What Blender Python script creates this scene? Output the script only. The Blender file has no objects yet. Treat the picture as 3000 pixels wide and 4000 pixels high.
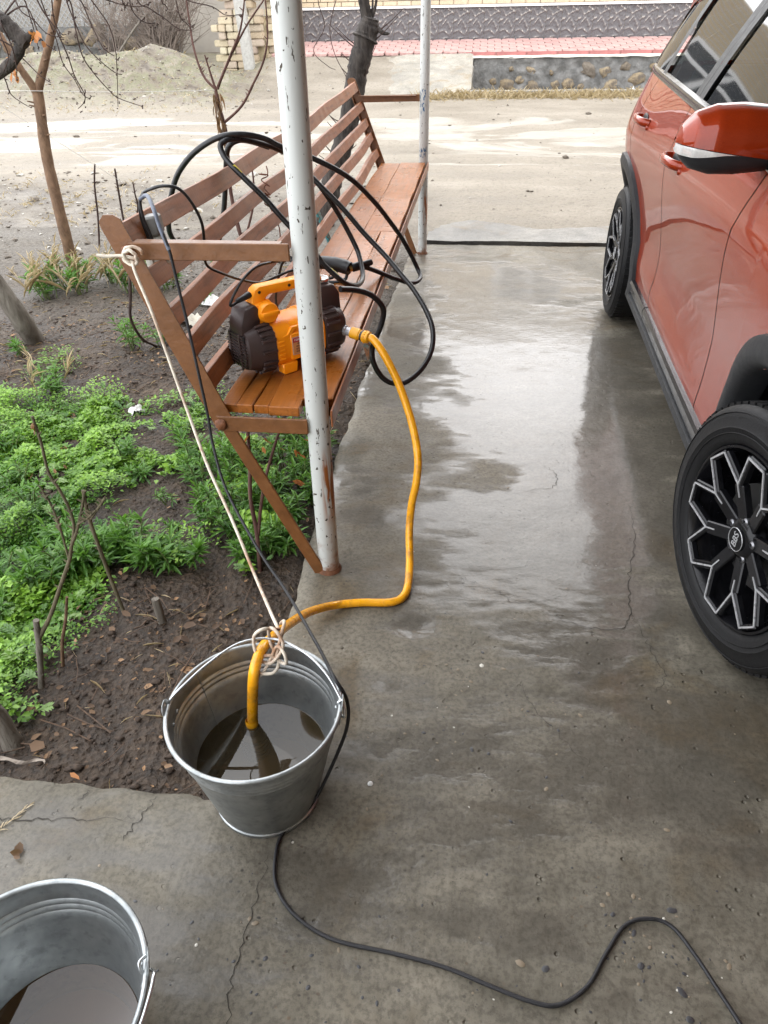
import bpy, bmesh, math, random
import numpy as np
from mathutils import Vector, Matrix, noise as mnoise
R = math.radians
PI = math.pi
scene = bpy.context.scene
COL = scene.collection

# ------------------------------------------------------------------ camera
cam_data = bpy.data.cameras.new('camera')
cam = bpy.data.objects.new('camera', cam_data)
COL.objects.link(cam)
cam_data.sensor_fit = 'VERTICAL'
cam_data.sensor_height = 24.0
cam_data.sensor_width = 18.0
cam_data.lens = 16.643
cam_data.clip_start = 0.02
cam_data.clip_end = 900
CAM_ROT = ((0.99300, -0.05395, 0.10484), (0.11697, 0.56677, -0.81554), (-0.01542, 0.82210, 0.56912))
_m = Matrix(CAM_ROT)
_y = Vector((_m[1][0], _m[1][1], _m[1][2])).normalized()
_z = Vector((_m[2][0], _m[2][1], _m[2][2])); _z = (_z - _y * _z.dot(_y)).normalized()
_x = _y.cross(_z)
cam.matrix_world = Matrix.Translation((0, 0, 1.33)) @ Matrix((_x, _y, _z)).to_4x4()
scene.camera = cam

# ------------------------------------------------------------------ sky, sun, exposure
SUN_EL, SUN_AZ = 30.0, -7.0        # azimuth from +Y towards -X
world = bpy.data.worlds.new('World'); scene.world = world
world.use_nodes = True
wn = world.node_tree.nodes; wl = world.node_tree.links; wn.clear()
w_out = wn.new('ShaderNodeOutputWorld'); w_bg = wn.new('ShaderNodeBackground')
w_sky = wn.new('ShaderNodeTexSky'); w_sky.sky_type = 'NISHITA'; w_sky.sun_disc = False
w_sky.sun_elevation = R(SUN_EL); w_sky.sun_rotation = R(-SUN_AZ)
w_sky.air_density = 1.0; w_sky.dust_density = 6.0; w_sky.ozone_density = 1.0
w_hsv = wn.new('ShaderNodeHueSaturation'); w_hsv.inputs['Saturation'].default_value = 0.25
w_mix = wn.new('ShaderNodeMix'); w_mix.data_type = 'RGBA'; w_mix.inputs[0].default_value = 0.94
w_mix.inputs[7].default_value = (10.4, 10.6, 11.1, 1)      # even overcast cloud deck, same brightness all round
wl.new(w_sky.outputs[0], w_hsv.inputs['Color']); wl.new(w_hsv.outputs[0], w_mix.inputs[6])
wl.new(w_mix.outputs[2], w_bg.inputs['Color']); w_bg.inputs['Strength'].default_value = 0.13
wl.new(w_bg.outputs[0], w_out.inputs['Surface'])
sun_d = bpy.data.lights.new('sun', 'SUN'); sun_d.energy = 0.5; sun_d.angle = R(75); sun_d.color = (1, 0.96, 0.9)
sun = bpy.data.objects.new('sun', sun_d); COL.objects.link(sun)
_sd = Vector((-math.sin(R(SUN_AZ)) * math.cos(R(SUN_EL)), math.cos(R(SUN_AZ)) * math.cos(R(SUN_EL)), math.sin(R(SUN_EL))))
sun.rotation_euler = _sd.to_track_quat('Z', 'Y').to_euler()
scene.view_settings.view_transform = 'Standard'
scene.view_settings.look = 'None'
scene.view_settings.gamma = 1.0
scene.view_settings.use_curve_mapping = False
scene.view_settings.exposure = 1.6
scene.render.engine = 'CYCLES'
scene.cycles.max_bounces = 4
scene.cycles.diffuse_bounces = 3
scene.cycles.glossy_bounces = 3
scene.cycles.transparent_max_bounces = 8
scene.cycles.caustics_reflective = False
scene.cycles.caustics_refractive = False
scene.cycles.sample_clamp_indirect = 6
scene.cycles.use_denoising = True
scene.cycles.use_adaptive_sampling = True
scene.cycles.adaptive_threshold = 0.02

# ------------------------------------------------------------------ materials
class NT:
    """small node-tree builder"""
    def __init__(s, name):
        s.m = bpy.data.materials.new(name); s.m.use_nodes = True
        s.n = s.m.node_tree.nodes; s.l = s.m.node_tree.links; s.n.clear()
        s.out = s.n.new('ShaderNodeOutputMaterial')
    def node(s, t, **kw):
        nd = s.n.new(t)
        for k, v in kw.items(): setattr(nd, k, v)
        return nd
    def put(s, sock, v):
        if v is None: return
        if isinstance(v, bpy.types.NodeSocket): s.l.new(v, sock)
        elif isinstance(v, (tuple, list)) and sock.type == 'RGBA': sock.default_value = tuple(v) + ((1,) if len(v) == 3 else ())
        else: sock.default_value = v
    def coord(s, kind='Object'):
        return s.node('ShaderNodeTexCoord').outputs[kind]
    def mapping(s, vec, scale=(1, 1, 1), rot=(0, 0, 0), loc=(0, 0, 0)):
        nd = s.node('ShaderNodeMapping'); s.put(nd.inputs['Vector'], vec)
        nd.inputs['Scale'].default_value = scale; nd.inputs['Rotation'].default_value = rot; nd.inputs['Location'].default_value = loc
        return nd.outputs[0]
    def noise(s, vec, scale, detail=4, rough=0.55, dist=0.0):
        nd = s.node('ShaderNodeTexNoise'); s.put(nd.inputs['Vector'], vec)
        nd.inputs['Scale'].default_value = scale; nd.inputs['Detail'].default_value = min(detail, 4)
        nd.inputs['Roughness'].default_value = rough; nd.inputs['Distortion'].default_value = dist
        return nd.outputs['Fac']
    def voronoi(s, vec, scale, feature='F1', rand=1.0, out='Distance'):
        nd = s.node('ShaderNodeTexVoronoi', feature=feature); s.put(nd.inputs['Vector'], vec)
        nd.inputs['Scale'].default_value = scale; nd.inputs['Randomness'].default_value = rand
        return nd.outputs[out]
    def ramp(s, fac, stops):
        nd = s.node('ShaderNodeValToRGB'); s.put(nd.inputs[0], fac); e = nd.color_ramp.elements
        while len(e) < len(stops): e.new(0.5)
        for k, (p, c) in enumerate(stops):
            e[k].position = p
            e[k].color = (c, c, c, 1) if isinstance(c, (int, float)) else tuple(c) + (1,)
        return nd.outputs[0]
    def mix(s, fac, a, b, mode='MIX'):
        nd = s.node('ShaderNodeMix', data_type='RGBA', blend_type=mode)
        s.put(nd.inputs[0], fac); s.put(nd.inputs[6], a); s.put(nd.inputs[7], b)
        return nd.outputs[2]
    def math(s, op, a, b=None, clamp=False):
        nd = s.node('ShaderNodeMath', operation=op, use_clamp=clamp); s.put(nd.inputs[0], a)
        if b is not None: s.put(nd.inputs[1], b)
        return nd.outputs[0]
    def bump(s, h, strength=0.3, dist=0.01, normal=None):
        nd = s.node('ShaderNodeBump'); nd.inputs['Strength'].default_value = strength; nd.inputs['Distance'].default_value = dist
        s.put(nd.inputs['Height'], h)
        if normal is not None: s.put(nd.inputs['Normal'], normal)
        return nd.outputs[0]
    def objrand(s):
        return s.node('ShaderNodeObjectInfo').outputs['Random']
    def pbr(s, base, rough=0.6, metal=0.0, normal=None, spec=0.5, coat=0.0, coat_rough=0.05, trans=0.0, alpha=None, ior=1.45, sub=None):
        b = s.node('ShaderNodeBsdfPrincipled')
        s.put(b.inputs['Base Color'], base); s.put(b.inputs['Roughness'], rough); s.put(b.inputs['Metallic'], metal)
        s.put(b.inputs['Specular IOR Level'], spec); s.put(b.inputs['IOR'], ior)
        s.put(b.inputs['Coat Weight'], coat); s.put(b.inputs['Coat Roughness'], coat_rough)
        s.put(b.inputs['Transmission Weight'], trans)
        if alpha is not None: s.put(b.inputs['Alpha'], alpha)
        if normal is not None: s.put(b.inputs['Normal'], normal)
        s.bsdf = b
        s.l.new(b.outputs[0], s.out.inputs['Surface'])
        return s.m

def simple(name, base, rough=0.6, metal=0.0, var=0.12, nscale=30, bumpd=0.0, bscale=120, spec=0.5, coat=0.0, dirt=None, dscale=4):
    """base colour with slight mottling, roughness variation, optional fine bump and dirt"""
    t = NT(name); c = t.coord()
    n = t.noise(c, nscale, 5, 0.6)
    dk = tuple(x * (1 - var) for x in base); lt = tuple(min(1, x * (1 + var)) for x in base)
    col = t.ramp(n, [(0.3, dk), (0.7, lt)])
    if dirt is not None:
        d = t.ramp(t.noise(c, dscale, 6, 0.65), [(0.5, 0.0), (0.68, 1.0)])
        col = t.mix(d, col, dirt)
    rr = t.ramp(n, [(0.3, max(0, rough - 0.07)), (0.7, min(1, rough + 0.07))])
    nrm = t.bump(t.noise(c, bscale, 4, 0.6), 0.5, bumpd) if bumpd else None
    return t.pbr(col, rr, metal, nrm, spec, coat)

# ------------------------------------------------------------------ mesh helpers
class MB:
    """collects shapes into one mesh"""
    def __init__(s): s.v = []; s.f = []; s.mi = []; s.cur = 0
    def add(s, v, f):
        o = len(s.v); s.v += [tuple(p) for p in v]; s.f += [tuple(i + o for i in q) for q in f]; s.mi += [s.cur] * len(f); return s
    def box(s, c, d, rot=None):
        hx, hy, hz = d[0] / 2, d[1] / 2, d[2] / 2
        v = [Vector((x, y, z)) for x in (-hx, hx) for y in (-hy, hy) for z in (-hz, hz)]
        if rot is not None: v = [rot @ p for p in v]
        c = Vector(c)
        return s.add([p + c for p in v], [(0, 1, 3, 2), (4, 6, 7, 5), (0, 4, 5, 1), (2, 3, 7, 6), (0, 2, 6, 4), (1, 5, 7, 3)])
    def bar(s, a, b, w, t, up=(0, 0, 1)):
        """rectangular bar from a to b; w along the side direction, t along up"""
        a, b = Vector(a), Vector(b); d = (b - a).normalized(); up = Vector(up)
        sd = d.cross(up)
        if sd.length < 1e-4: sd = d.cross(Vector((1, 0, 0)))
        sd.normalize(); u = sd.cross(d).normalized()
        v = []
        for p in (a, b):
            for i, j in ((-1, -1), (1, -1), (1, 1), (-1, 1)): v.append(p + sd * (i * w / 2) + u * (j * t / 2))
        return s.add(v, [(3, 2, 1, 0), (4, 5, 6, 7), (0, 1, 5, 4), (1, 2, 6, 5), (2, 3, 7, 6), (3, 0, 4, 7)])
    def tube(s, pts, rad, seg=10, cap=True, closed=False):
        pts = [Vector(p) for p in pts]; n = len(pts)
        if not hasattr(rad, '__len__'): rad = [rad] * n
        tang = []
        for i in range(n):
            if closed: d = pts[(i + 1) % n] - pts[i - 1]
            else: d = pts[min(i + 1, n - 1)] - pts[max(i - 1, 0)]
            tang.append(d.normalized() if d.length > 1e-9 else Vector((0, 0, 1)))
        u = tang[0].orthogonal().normalized(); v = []; f = []
        for i in range(n):
            if i:
                ax = tang[i - 1].cross(tang[i])
                if ax.length > 1e-7:
                    u = Matrix.Rotation(tang[i - 1].angle(tang[i]), 3, ax.normalized()) @ u
                u = (u - tang[i] * u.dot(tang[i])).normalized()
            w = tang[i].cross(u)
            for k in range(seg):
                a = 2 * PI * k / seg; v.append(pts[i] + (u * math.cos(a) + w * math.sin(a)) * rad[i])
        for i in range(n - (0 if closed else 1)):
            j = (i + 1) % n
            for k in range(seg):
                k2 = (k + 1) % seg; f.append((i * seg + k, i * seg + k2, j * seg + k2, j * seg + k))
        if cap and not closed:
            f.append(tuple(range(seg))[::-1]); f.append(tuple((n - 1) * seg + k for k in range(seg)))
        return s.add(v, f)
    def lathe(s, prof, seg=32, mat=None, cap0=False, cap1=False):
        """prof [(r, z)] about +Z, then mat (Matrix 4x4)"""
        v = []; f = []; n = len(prof)
        for r, z in prof:
            for k in range(seg):
                a = 2 * PI * k / seg; v.append(Vector((r * math.cos(a), r * math.sin(a), z)))
        for i in range(n - 1):
            for k in range(seg):
                k2 = (k + 1) % seg; f.append((i * seg + k, i * seg + k2, (i + 1) * seg + k2, (i + 1) * seg + k))
        if cap0: f.append(tuple(range(seg))[::-1])
        if cap1: f.append(tuple((n - 1) * seg + k for k in range(seg)))
        if mat is not None: v = [mat @ p for p in v]
        return s.add(v, f)
    def prism(s, poly, h0, h1, mat=None):
        """polygon [(x, y)] extruded from z=h0 to h1, then mat"""
        n = len(poly); v = [Vector((x, y, h0)) for x, y in poly] + [Vector((x, y, h1)) for x, y in poly]
        if mat is not None: v = [mat @ p for p in v]
        f = [tuple(range(n))[::-1], tuple(range(n, 2 * n))] + [(i, (i + 1) % n, n + (i + 1) % n, n + i) for i in range(n)]
        return s.add(v, f)
    def grid(s, fn, nu, nv):
        v = []; f = []
        for j in range(nv + 1):
            for i in range(nu + 1): v.append(fn(i / nu, j / nv))
        for j in range(nv):
            for i in range(nu):
                a = j * (nu + 1) + i; f.append((a, a + 1, a + nu + 2, a + nu + 1))
        return s.add(v, f)
    def mesh(s, name):
        me = bpy.data.meshes.new(name); me.from_pydata([tuple(p) for p in s.v], [], s.f); me.update()
        if any(s.mi): me.polygons.foreach_set('material_index', s.mi)
        return me
    def build(s, name, mat, parent=None, smooth=None, bevel=0.0, bseg=1, angle=40, loc=None):
        me = s.mesh(name)
        if bevel or smooth is not None:
            bm = bmesh.new(); bm.from_mesh(me)
            bmesh.ops.recalc_face_normals(bm, faces=bm.faces)
            if bevel:
                ed = [e for e in bm.edges if len(e.link_faces) == 2 and e.calc_face_angle(0) > R(angle)]
                bmesh.ops.bevel(bm, geom=ed, offset=bevel, segments=bseg, affect='EDGES', profile=0.5, clamp_overlap=True)
            bm.to_mesh(me); bm.free()
        return link(name, me, mat, parent, smooth, loc)

def shade(me, ang):
    me.polygons.foreach_set('use_smooth', [True] * len(me.polygons))
    try:
        me.set_sharp_from_angle(angle=R(ang))
    except Exception: pass

def link(name, me, mat, parent=None, smooth=None, loc=None):
    o = bpy.data.objects.new(name, me); COL.objects.link(o)
    if mat is not None:
        if isinstance(mat, (list, tuple)):
            for m in mat: me.materials.append(m)
        elif len(me.materials) == 0: me.materials.append(mat)
    if smooth is not None: shade(me, smooth)
    if parent is not None: o.parent = parent
    if loc is not None: o.location = loc
    return o

def empty(name, loc=(0, 0, 0), rot=(0, 0, 0)):
    o = bpy.data.objects.new(name, None); COL.objects.link(o); o.location = loc; o.rotation_euler = rot
    o.empty_display_size = 0.1
    return o

def tag(o, label, cat, group=None):
    o['label'] = label; o['category'] = cat
    if group: o['group'] = group
    return o
def structure(o, label=None):
    o['kind'] = 'structure'
    if label: o['label'] = label
    return o
def stuff(o, label=None, cat=None):
    o['kind'] = 'stuff'
    if label: o['label'] = label
    if cat: o['category'] = cat
    return o

def smooth_path(pts, sub=6):
    """Catmull-Rom through the points"""
    P = [Vector(p) for p in pts]; out = []
    for i in range(len(P) - 1):
        p0 = P[max(i - 1, 0)]; p1 = P[i]; p2 = P[i + 1]; p3 = P[min(i + 2, len(P) - 1)]
        for k in range(sub):
            t = k / sub; t2 = t * t; t3 = t2 * t
            out.append(0.5 * ((2 * p1) + (p2 - p0) * t + (2 * p0 - 5 * p1 + 4 * p2 - p3) * t2 + (3 * p1 - p0 - 3 * p2 + p3) * t3))
    out.append(P[-1]); return out

def lerp(a, b, t): return a + (b - a) * t
def interp(x, xs, ys): return float(np.interp(x, xs, ys))
def fbm(x, y, z=0.0, oct=4, lac=2.0, gain=0.5):
    s = 0; a = 1
    for k in range(oct):
        s += a * mnoise.noise(Vector((x, y, z + 7.3 * k))); x *= lac; y *= lac; z *= lac; a *= gain
    return s

def np_hash_noise(xs, ys, seed=0):
    """vectorised value noise with smooth interpolation"""
    xi = np.floor(xs).astype(np.int64); yi = np.floor(ys).astype(np.int64); xf = xs - xi; yf = ys - yi
    xf = xf * xf * (3 - 2 * xf); yf = yf * yf * (3 - 2 * yf)
    def h(a, b):
        n = (a * 374761393 + b * 668265263 + seed * 974711) & 0x7fffffff
        n = ((n ^ (n >> 13)) * 1274126177) & 0x7fffffff
        return ((n ^ (n >> 16)) & 0xffff) / 32767.5 - 1.0
    a = h(xi, yi) * (1 - xf) + h(xi + 1, yi) * xf
    b = h(xi, yi + 1) * (1 - xf) + h(xi + 1, yi + 1) * xf
    return a * (1 - yf) + b * yf
def np_fbm(xs, ys, scale, oct=4, seed=0, gain=0.5):
    s = np.zeros_like(xs); a = 1.0; f = scale
    for k in range(oct):
        s += a * np_hash_noise(xs * f + 13.7 * k, ys * f - 5.1 * k, seed + k); f *= 2.03; a *= gain
    return s

def grid_mesh(name, xs, ys, zfn):
    """heightfield over coordinate arrays (vectorised)"""
    X, Y = np.meshgrid(xs, ys); Z = zfn(X, Y)
    nx, ny = len(xs), len(ys)
    co = np.stack([X, Y, Z], -1).reshape(-1, 3).astype(np.float32)
    a = (np.arange(ny - 1)[:, None] * nx + np.arange(nx - 1)[None, :]).reshape(-1)
    q = np.stack([a, a + 1, a + nx + 1, a + nx], -1).astype(np.int32)
    return np_mesh(name, co, q)

def np_mesh(name, co, faces, mat_idx=None):
    """faces (n,k) array all of the same k"""
    me = bpy.data.meshes.new(name); n, k = faces.shape
    me.vertices.add(len(co)); me.vertices.foreach_set('co', np.ascontiguousarray(co, dtype=np.float32).ravel())
    me.loops.add(n * k); me.loops.foreach_set('vertex_index', np.ascontiguousarray(faces, dtype=np.int32).ravel())
    me.polygons.add(n); me.polygons.foreach_set('loop_start', np.arange(0, n * k, k, dtype=np.int32))
    try: me.polygons.foreach_set('loop_total', np.full(n, k, dtype=np.int32))
    except Exception: pass
    if mat_idx is not None: me.polygons.foreach_set('material_index', np.asarray(mat_idx, dtype=np.int32))
    me.update(calc_edges=True); me.validate()
    return me

# ================================================================== setting
def profile_z(Y):
    return np.interp(Y, [0.0, 4.2, 5.3, 6.0, 7.2, 9.3, 10.3, 11.0, 12.0, 12.7, 14.0, 17, 60], [-.055, -.05, -.01, .03, .105, .185, .25, .31, .36, .37, .37, .37, .37])
def left_z(Y):
    return np.interp(Y, [0.0, 4.2, 5.3, 6.0, 7.2, 9.3, 10.3, 11.0, 12.0, 13.0, 14.0, 15.5, 17, 60], [-.055, -.05, -.01, .03, .105, .185, .25, .33, .44, .54, .62, .72, .8, 1.2])
def ramp_z(Y):
    return np.interp(Y, [0.0, 4.2, 5.3, 6.0, 7.2, 9.3, 10.3, 11.0, 12.0, 12.6, 14.05, 15.5, 17, 60], [-.055, -.05, -.01, .03, .105, .185, .25, .31, .365, .39, .83, .95, .95, .95])
RUTS = [(8.05, .16, .022), (8.75, .30, .026), (9.45, .22, .02), (10.05, .14, .014)]     # y, half width, depth of the wheel ruts along the road
def sst(e0, e1, v):
    t = np.clip((v - e0) / (e1 - e0), 0, 1); return t * t * (3 - 2 * t)
def ground_z(X, Y, fine=1.0):
    wl_ = 1 - sst(-4.3, -3.5, X)                      # far left
    wr_ = sst(-.35, -.1, X)                           # right of the ramp
    Z = left_z(Y) * wl_ + (1 - wl_) * (ramp_z(Y) * (1 - wr_) + profile_z(Y) * wr_)
    Z = Z - .09 * wr_ * sst(12.7, 12.85, Y) * (1 - sst(13.9, 14.0, Y))
    # earth mounds across the road
    Z = Z + .47 * np.exp(-((X + 6.5) / 1.45) ** 2 - ((Y - 12.5) / .85) ** 2) + .36 * np.exp(-((X + 5.1) / .75) ** 2 - ((Y - 13.2) / .75) ** 2)
    Z = Z + .16 * np.exp(-((X + 8.6) / 1.5) ** 2 - ((Y - 12.6) / 1.0) ** 2)
    big = np.exp(-((X + 6) / 3.5) ** 2 - ((Y - 12.6) / 1.3) ** 2)
    Z = Z + fine * (big * (.06 * np_fbm(X, Y, 1.3, 4, 5) + .035 * np_fbm(X, Y, 6, 4, 15)))
    road = sst(7.0, 7.5, Y) * (1 - sst(10.4, 10.9, Y))
    for ry, hw, dp in RUTS:
        Z = Z - dp * np.exp(-((Y - ry - .05 * np.sin(X * .8 + ry)) / hw) ** 2) * (1.0 + .5 * np_fbm(X, Y, .5, 2, 33))
    verge = sst(5.4, 6.0, Y) * (1 - sst(6.9, 7.4, Y))
    Z = Z + road * .020 * np_fbm(X * .35, Y * 1.5, 1.0, 4, 57) + fine * (.008 * np_fbm(X, Y, 2.2, 4, 3) * (1 - .3 * road) + .02 * verge * np_fbm(X, Y, 3.5, 4, 9) * (1 - sst(-.6, -.3, X)) + .0035 * np_fbm(X, Y, 14, 3, 21))
    return Z
def gz(x, y):
    return float(ground_z(np.array([x], float), np.array([y], float))[0])

# ---- materials of the ground
def m_concrete(name, dark, light, rough0, rough1, bump=0.006, wet=True):
    t = NT(name); c = t.coord()
    n1 = t.noise(c, 1.6, 6, 0.62, 0.4); n2 = t.noise(c, 9, 6, 0.65); n3 = t.noise(c, 90, 4, 0.7)
    col = t.ramp(n1, [(0.32, dark), (0.52, tuple((a + b) / 2 for a, b in zip(dark, light))), (0.7, light)])
    col = t.mix(t.ramp(n2, [(0.35, 0.0), (0.75, 0.75)]), col, tuple(x * 1.25 for x in light))
    col = t.mix(t.ramp(t.noise(c, 0.9, 5, .7, 1.5), [(.42, .55), (.58, 0.0)]), col, (dark[0] * .72, dark[1] * .74, dark[2] * .78))
    stain = t.ramp(t.noise(c, 2.7, 5, 0.6, 1.2), [(0.54, 0.0), (0.68, 0.75)])
    col = t.mix(stain, col, (dark[0] * 1.05, dark[1] * .86, dark[2] * .62))
    spk = t.ramp(t.voronoi(t.mapping(c, (1, 1.3, 1)), 46), [(0.10, 1.0), (0.20, 0.0)])
    col = t.mix(t.math('MULTIPLY', spk, t.ramp(t.noise(c, 5, 3), [(0.5, 0.0), (0.58, 0.9)])), col, t.ramp(t.noise(c, 31, 2), [(.4, (0.04, 0.038, 0.036)), (.55, (.16, .12, .08)), (.7, (.10, .095, .09))]))
    spk2 = t.ramp(t.voronoi(c, 130), [(0.08, 1.0), (0.20, 0.0)])
    col = t.mix(t.math('MULTIPLY', spk2, t.ramp(t.noise(c, 11, 3), [(0.48, 0.0), (0.6, 0.8)])), col, (0.05, 0.046, 0.042))
    col = t.mix(t.ramp(n3, [(0.38, 0.5), (0.56, 0.0)]), col, tuple(x * .45 for x in dark))
    rg = t.ramp(t.noise(c, 3.1, 5, 0.6, 0.6), [(0.36, rough0), (0.62, rough1)])
    wt_ = None
    if wet:     # how much water stands on the surface is stored with the slab
        wa_ = t.node('ShaderNodeAttribute', attribute_name='wet').outputs['Fac']
        fn_ = t.math('ADD', t.math('MULTIPLY', t.noise(t.mapping(c, (1, 1.7, 1)), 13, 4, .65), .55), t.math('MULTIPLY', t.noise(t.mapping(c, (1, 2.0, 1)), 52, 4, .6), .35))
        wt_ = t.ramp(t.math('ADD', wa_, t.math('SUBTRACT', fn_, .45)), [(.18, 0.0), (.72, 1.0)])
        rg = t.mix(wt_, t.ramp(n2, [(.35, .42), (.65, .7)]), (.4, .4, .4))
        col = t.mix(wt_, col, t.mix(.5, col, (.050, .044, .036)))
    hgt = t.math('ADD', t.math('MULTIPLY', t.noise(c, 22, 6, 0.5), 0.32), t.math('MULTIPLY', n3, 0.10))
    pits = t.math('MAXIMUM', t.ramp(t.voronoi(c, 34), [(0.05, 0.0), (0.16, 1.0)]), t.ramp(t.noise(c, 6, 3), [(.50, 1.0), (.56, 0.0)]))
    hgt = t.math('ADD', hgt, t.math('MULTIPLY', pits, 0.35))
    m = t.pbr(col, rg, 0, t.bump(hgt, 1.0, bump * 1.5), 0.5)
    if wet:
        b = t.bsdf; b.inputs['Specular IOR Level'].default_value = .22; t.put(b.inputs['Coat Weight'], t.math('MULTIPLY', wt_, .85)); b.inputs['Coat IOR'].default_value = 1.33
        t.put(b.inputs['Coat Roughness'], t.ramp(wt_, [(.25, .32), (.6, .12), (.9, .05)]))
        rip = t.math('MULTIPLY', t.noise(t.mapping(c, (1, 2.2, 1)), 26, 4, .6), t.math('SUBTRACT', 1.12, wt_))
        t.put(b.inputs['Coat Normal'], t.bump(rip, .8, .006))
    return m

M_SLAB = m_concrete('wet_concrete', (0.116, 0.103, 0.077), (0.226, 0.203, 0.160), 0.16, 0.42, 0.007)
M_APRON = m_concrete('pale_concrete', (0.14, 0.132, 0.115), (0.23, 0.217, 0.19), 0.4, 0.65, 0.006, False)
M_RAMP = m_concrete('dusty_concrete', (0.24, 0.22, 0.18), (0.34, 0.315, 0.265), 0.7, 0.9, 0.006, False)

def m_soil():
    t = NT('garden_soil'); c = t.coord()
    n1 = t.noise(c, 3.0, 6, 0.65); n2 = t.noise(c, 45, 6, 0.7)
    col = t.ramp(n1, [(0.3, (0.030, 0.020, 0.013)), (0.55, (0.066, 0.045, 0.029)), (0.75, (0.12, 0.088, 0.06))])
    col = t.mix(t.ramp(n2, [(0.35, 0.8), (0.6, 0.0)]), col, (0.016, 0.012, 0.009))
    sp = t.node('ShaderNodeSeparateXYZ'); t.put(sp.inputs[0], c)
    dry = t.ramp(t.math('MULTIPLY', t.math('ADD', sp.outputs[1], n1), .1), [(.37, 0.0), (.58, 1.0)])
    col = t.mix(dry, col, t.ramp(n2, [(.3, (.055, .047, .037)), (.52, (.115, .10, .08)), (.7, (.17, .152, .125))]))
    h = t.math('ADD', n2, t.math('MULTIPLY', t.voronoi(c, 60), 0.7))
    return t.pbr(col, t.ramp(n1, [(0.3, 0.55), (0.7, 0.85)]), 0, t.bump(h, 1.0, 0.012), 0.4)
M_SOIL = m_soil()
def m_dirt():
    t = NT('road_dirt'); c = t.coord(); sp = t.node('ShaderNodeSeparateXYZ'); t.put(sp.inputs[0], c)
    n1 = t.noise(t.mapping(c, (0.5, 1.6, 1)), 1.4, 6, 0.62); n2 = t.noise(c, 30, 6, 0.7); n3 = t.noise(c, 4.5, 5, 0.65)
    col = t.ramp(n1, [(0.3, (0.16, 0.136, 0.103)), (0.5, (0.225, 0.195, 0.152)), (0.72, (0.30, 0.265, 0.215))])
    # darker trodden earth between the garden and the road
    yard = t.ramp(t.math('MULTIPLY', t.math('ADD', sp.outputs[1], t.math('MULTIPLY', n3, 0.5)), 0.1), [(0.68, 1.0), (0.76, 0.0)])
    left = t.ramp(t.math('ADD', t.math('MULTIPLY', sp.outputs[0], 0.2), 0.5), [(0.36, 1.0), (0.47, 0.0)])
    col = t.mix(t.math('MULTIPLY', t.math('MULTIPLY', yard, left), 0.85), col, t.ramp(n3, [(0.35, (0.075, 0.062, 0.048)), (0.65, (0.17, 0.15, 0.12))]))
    # dry earth mounds carry a little moss
    far = t.ramp(t.math('MULTIPLY', sp.outputs[1], 0.05), [(0.54, 0.0), (0.6, 1.0)])
    lf2 = t.ramp(t.math('ADD', t.math('MULTIPLY', sp.outputs[0], 0.1), 0.5), [(0.10, 1.0), (0.16, 0.0)])
    mound = t.ramp(n3, [(0.34, (0.085, 0.068, 0.05)), (0.46, (0.16, 0.135, 0.10)), (0.56, (0.15, 0.145, 0.085)), (0.66, (0.22, 0.19, 0.145))])
    col = t.mix(t.math('MULTIPLY', far, lf2), col, mound)
    # pale smooth silt left where puddles dried along the wheel tracks
    ya = t.math('MULTIPLY', sp.outputs[1], 0.05)
    band = t.ramp(ya, [(.385, 0.0), (.42, .55), (.445, .8), (.475, 1.0), (.495, .7), (.515, .75), (.53, 0.0)])
    sil = t.noise(t.mapping(c, (0.42, 1.5, 1)), 0.8, 5, .62, 1.1)
    silt = t.math('MULTIPLY', t.ramp(t.math('ADD', t.math('MULTIPLY', band, .13), sil), [(.595, 0.0), (.68, 1.0)]), t.math('MULTIPLY', t.ramp(band, [(.0, 0.0), (.3, 1.0)]), .9))
    col = t.mix(t.ramp(n2, [(0.30, 0.55), (0.48, 0.0)]), col, (0.10, 0.085, 0.065))
    col = t.mix(silt, col, (.31, .288, .245))
    col = t.mix(t.ramp(t.voronoi(c, 22), [(0.04, 0.8), (0.09, 0.0)]), col, (0.45, 0.42, 0.37))
    h = t.math('ADD', n2, t.math('MULTIPLY', n3, 0.8))
    rg = t.mix(silt, t.ramp(n1, [(0.35, 0.5), (0.6, 0.85)]), (.3, .3, .3))
    return t.pbr(col, rg, 0, t.bump(t.math('MULTIPLY', h, t.math('SUBTRACT', 1.0, t.math('MULTIPLY', silt, .8))), 0.9, 0.02), 0.4)
M_DIRT = m_dirt()

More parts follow.
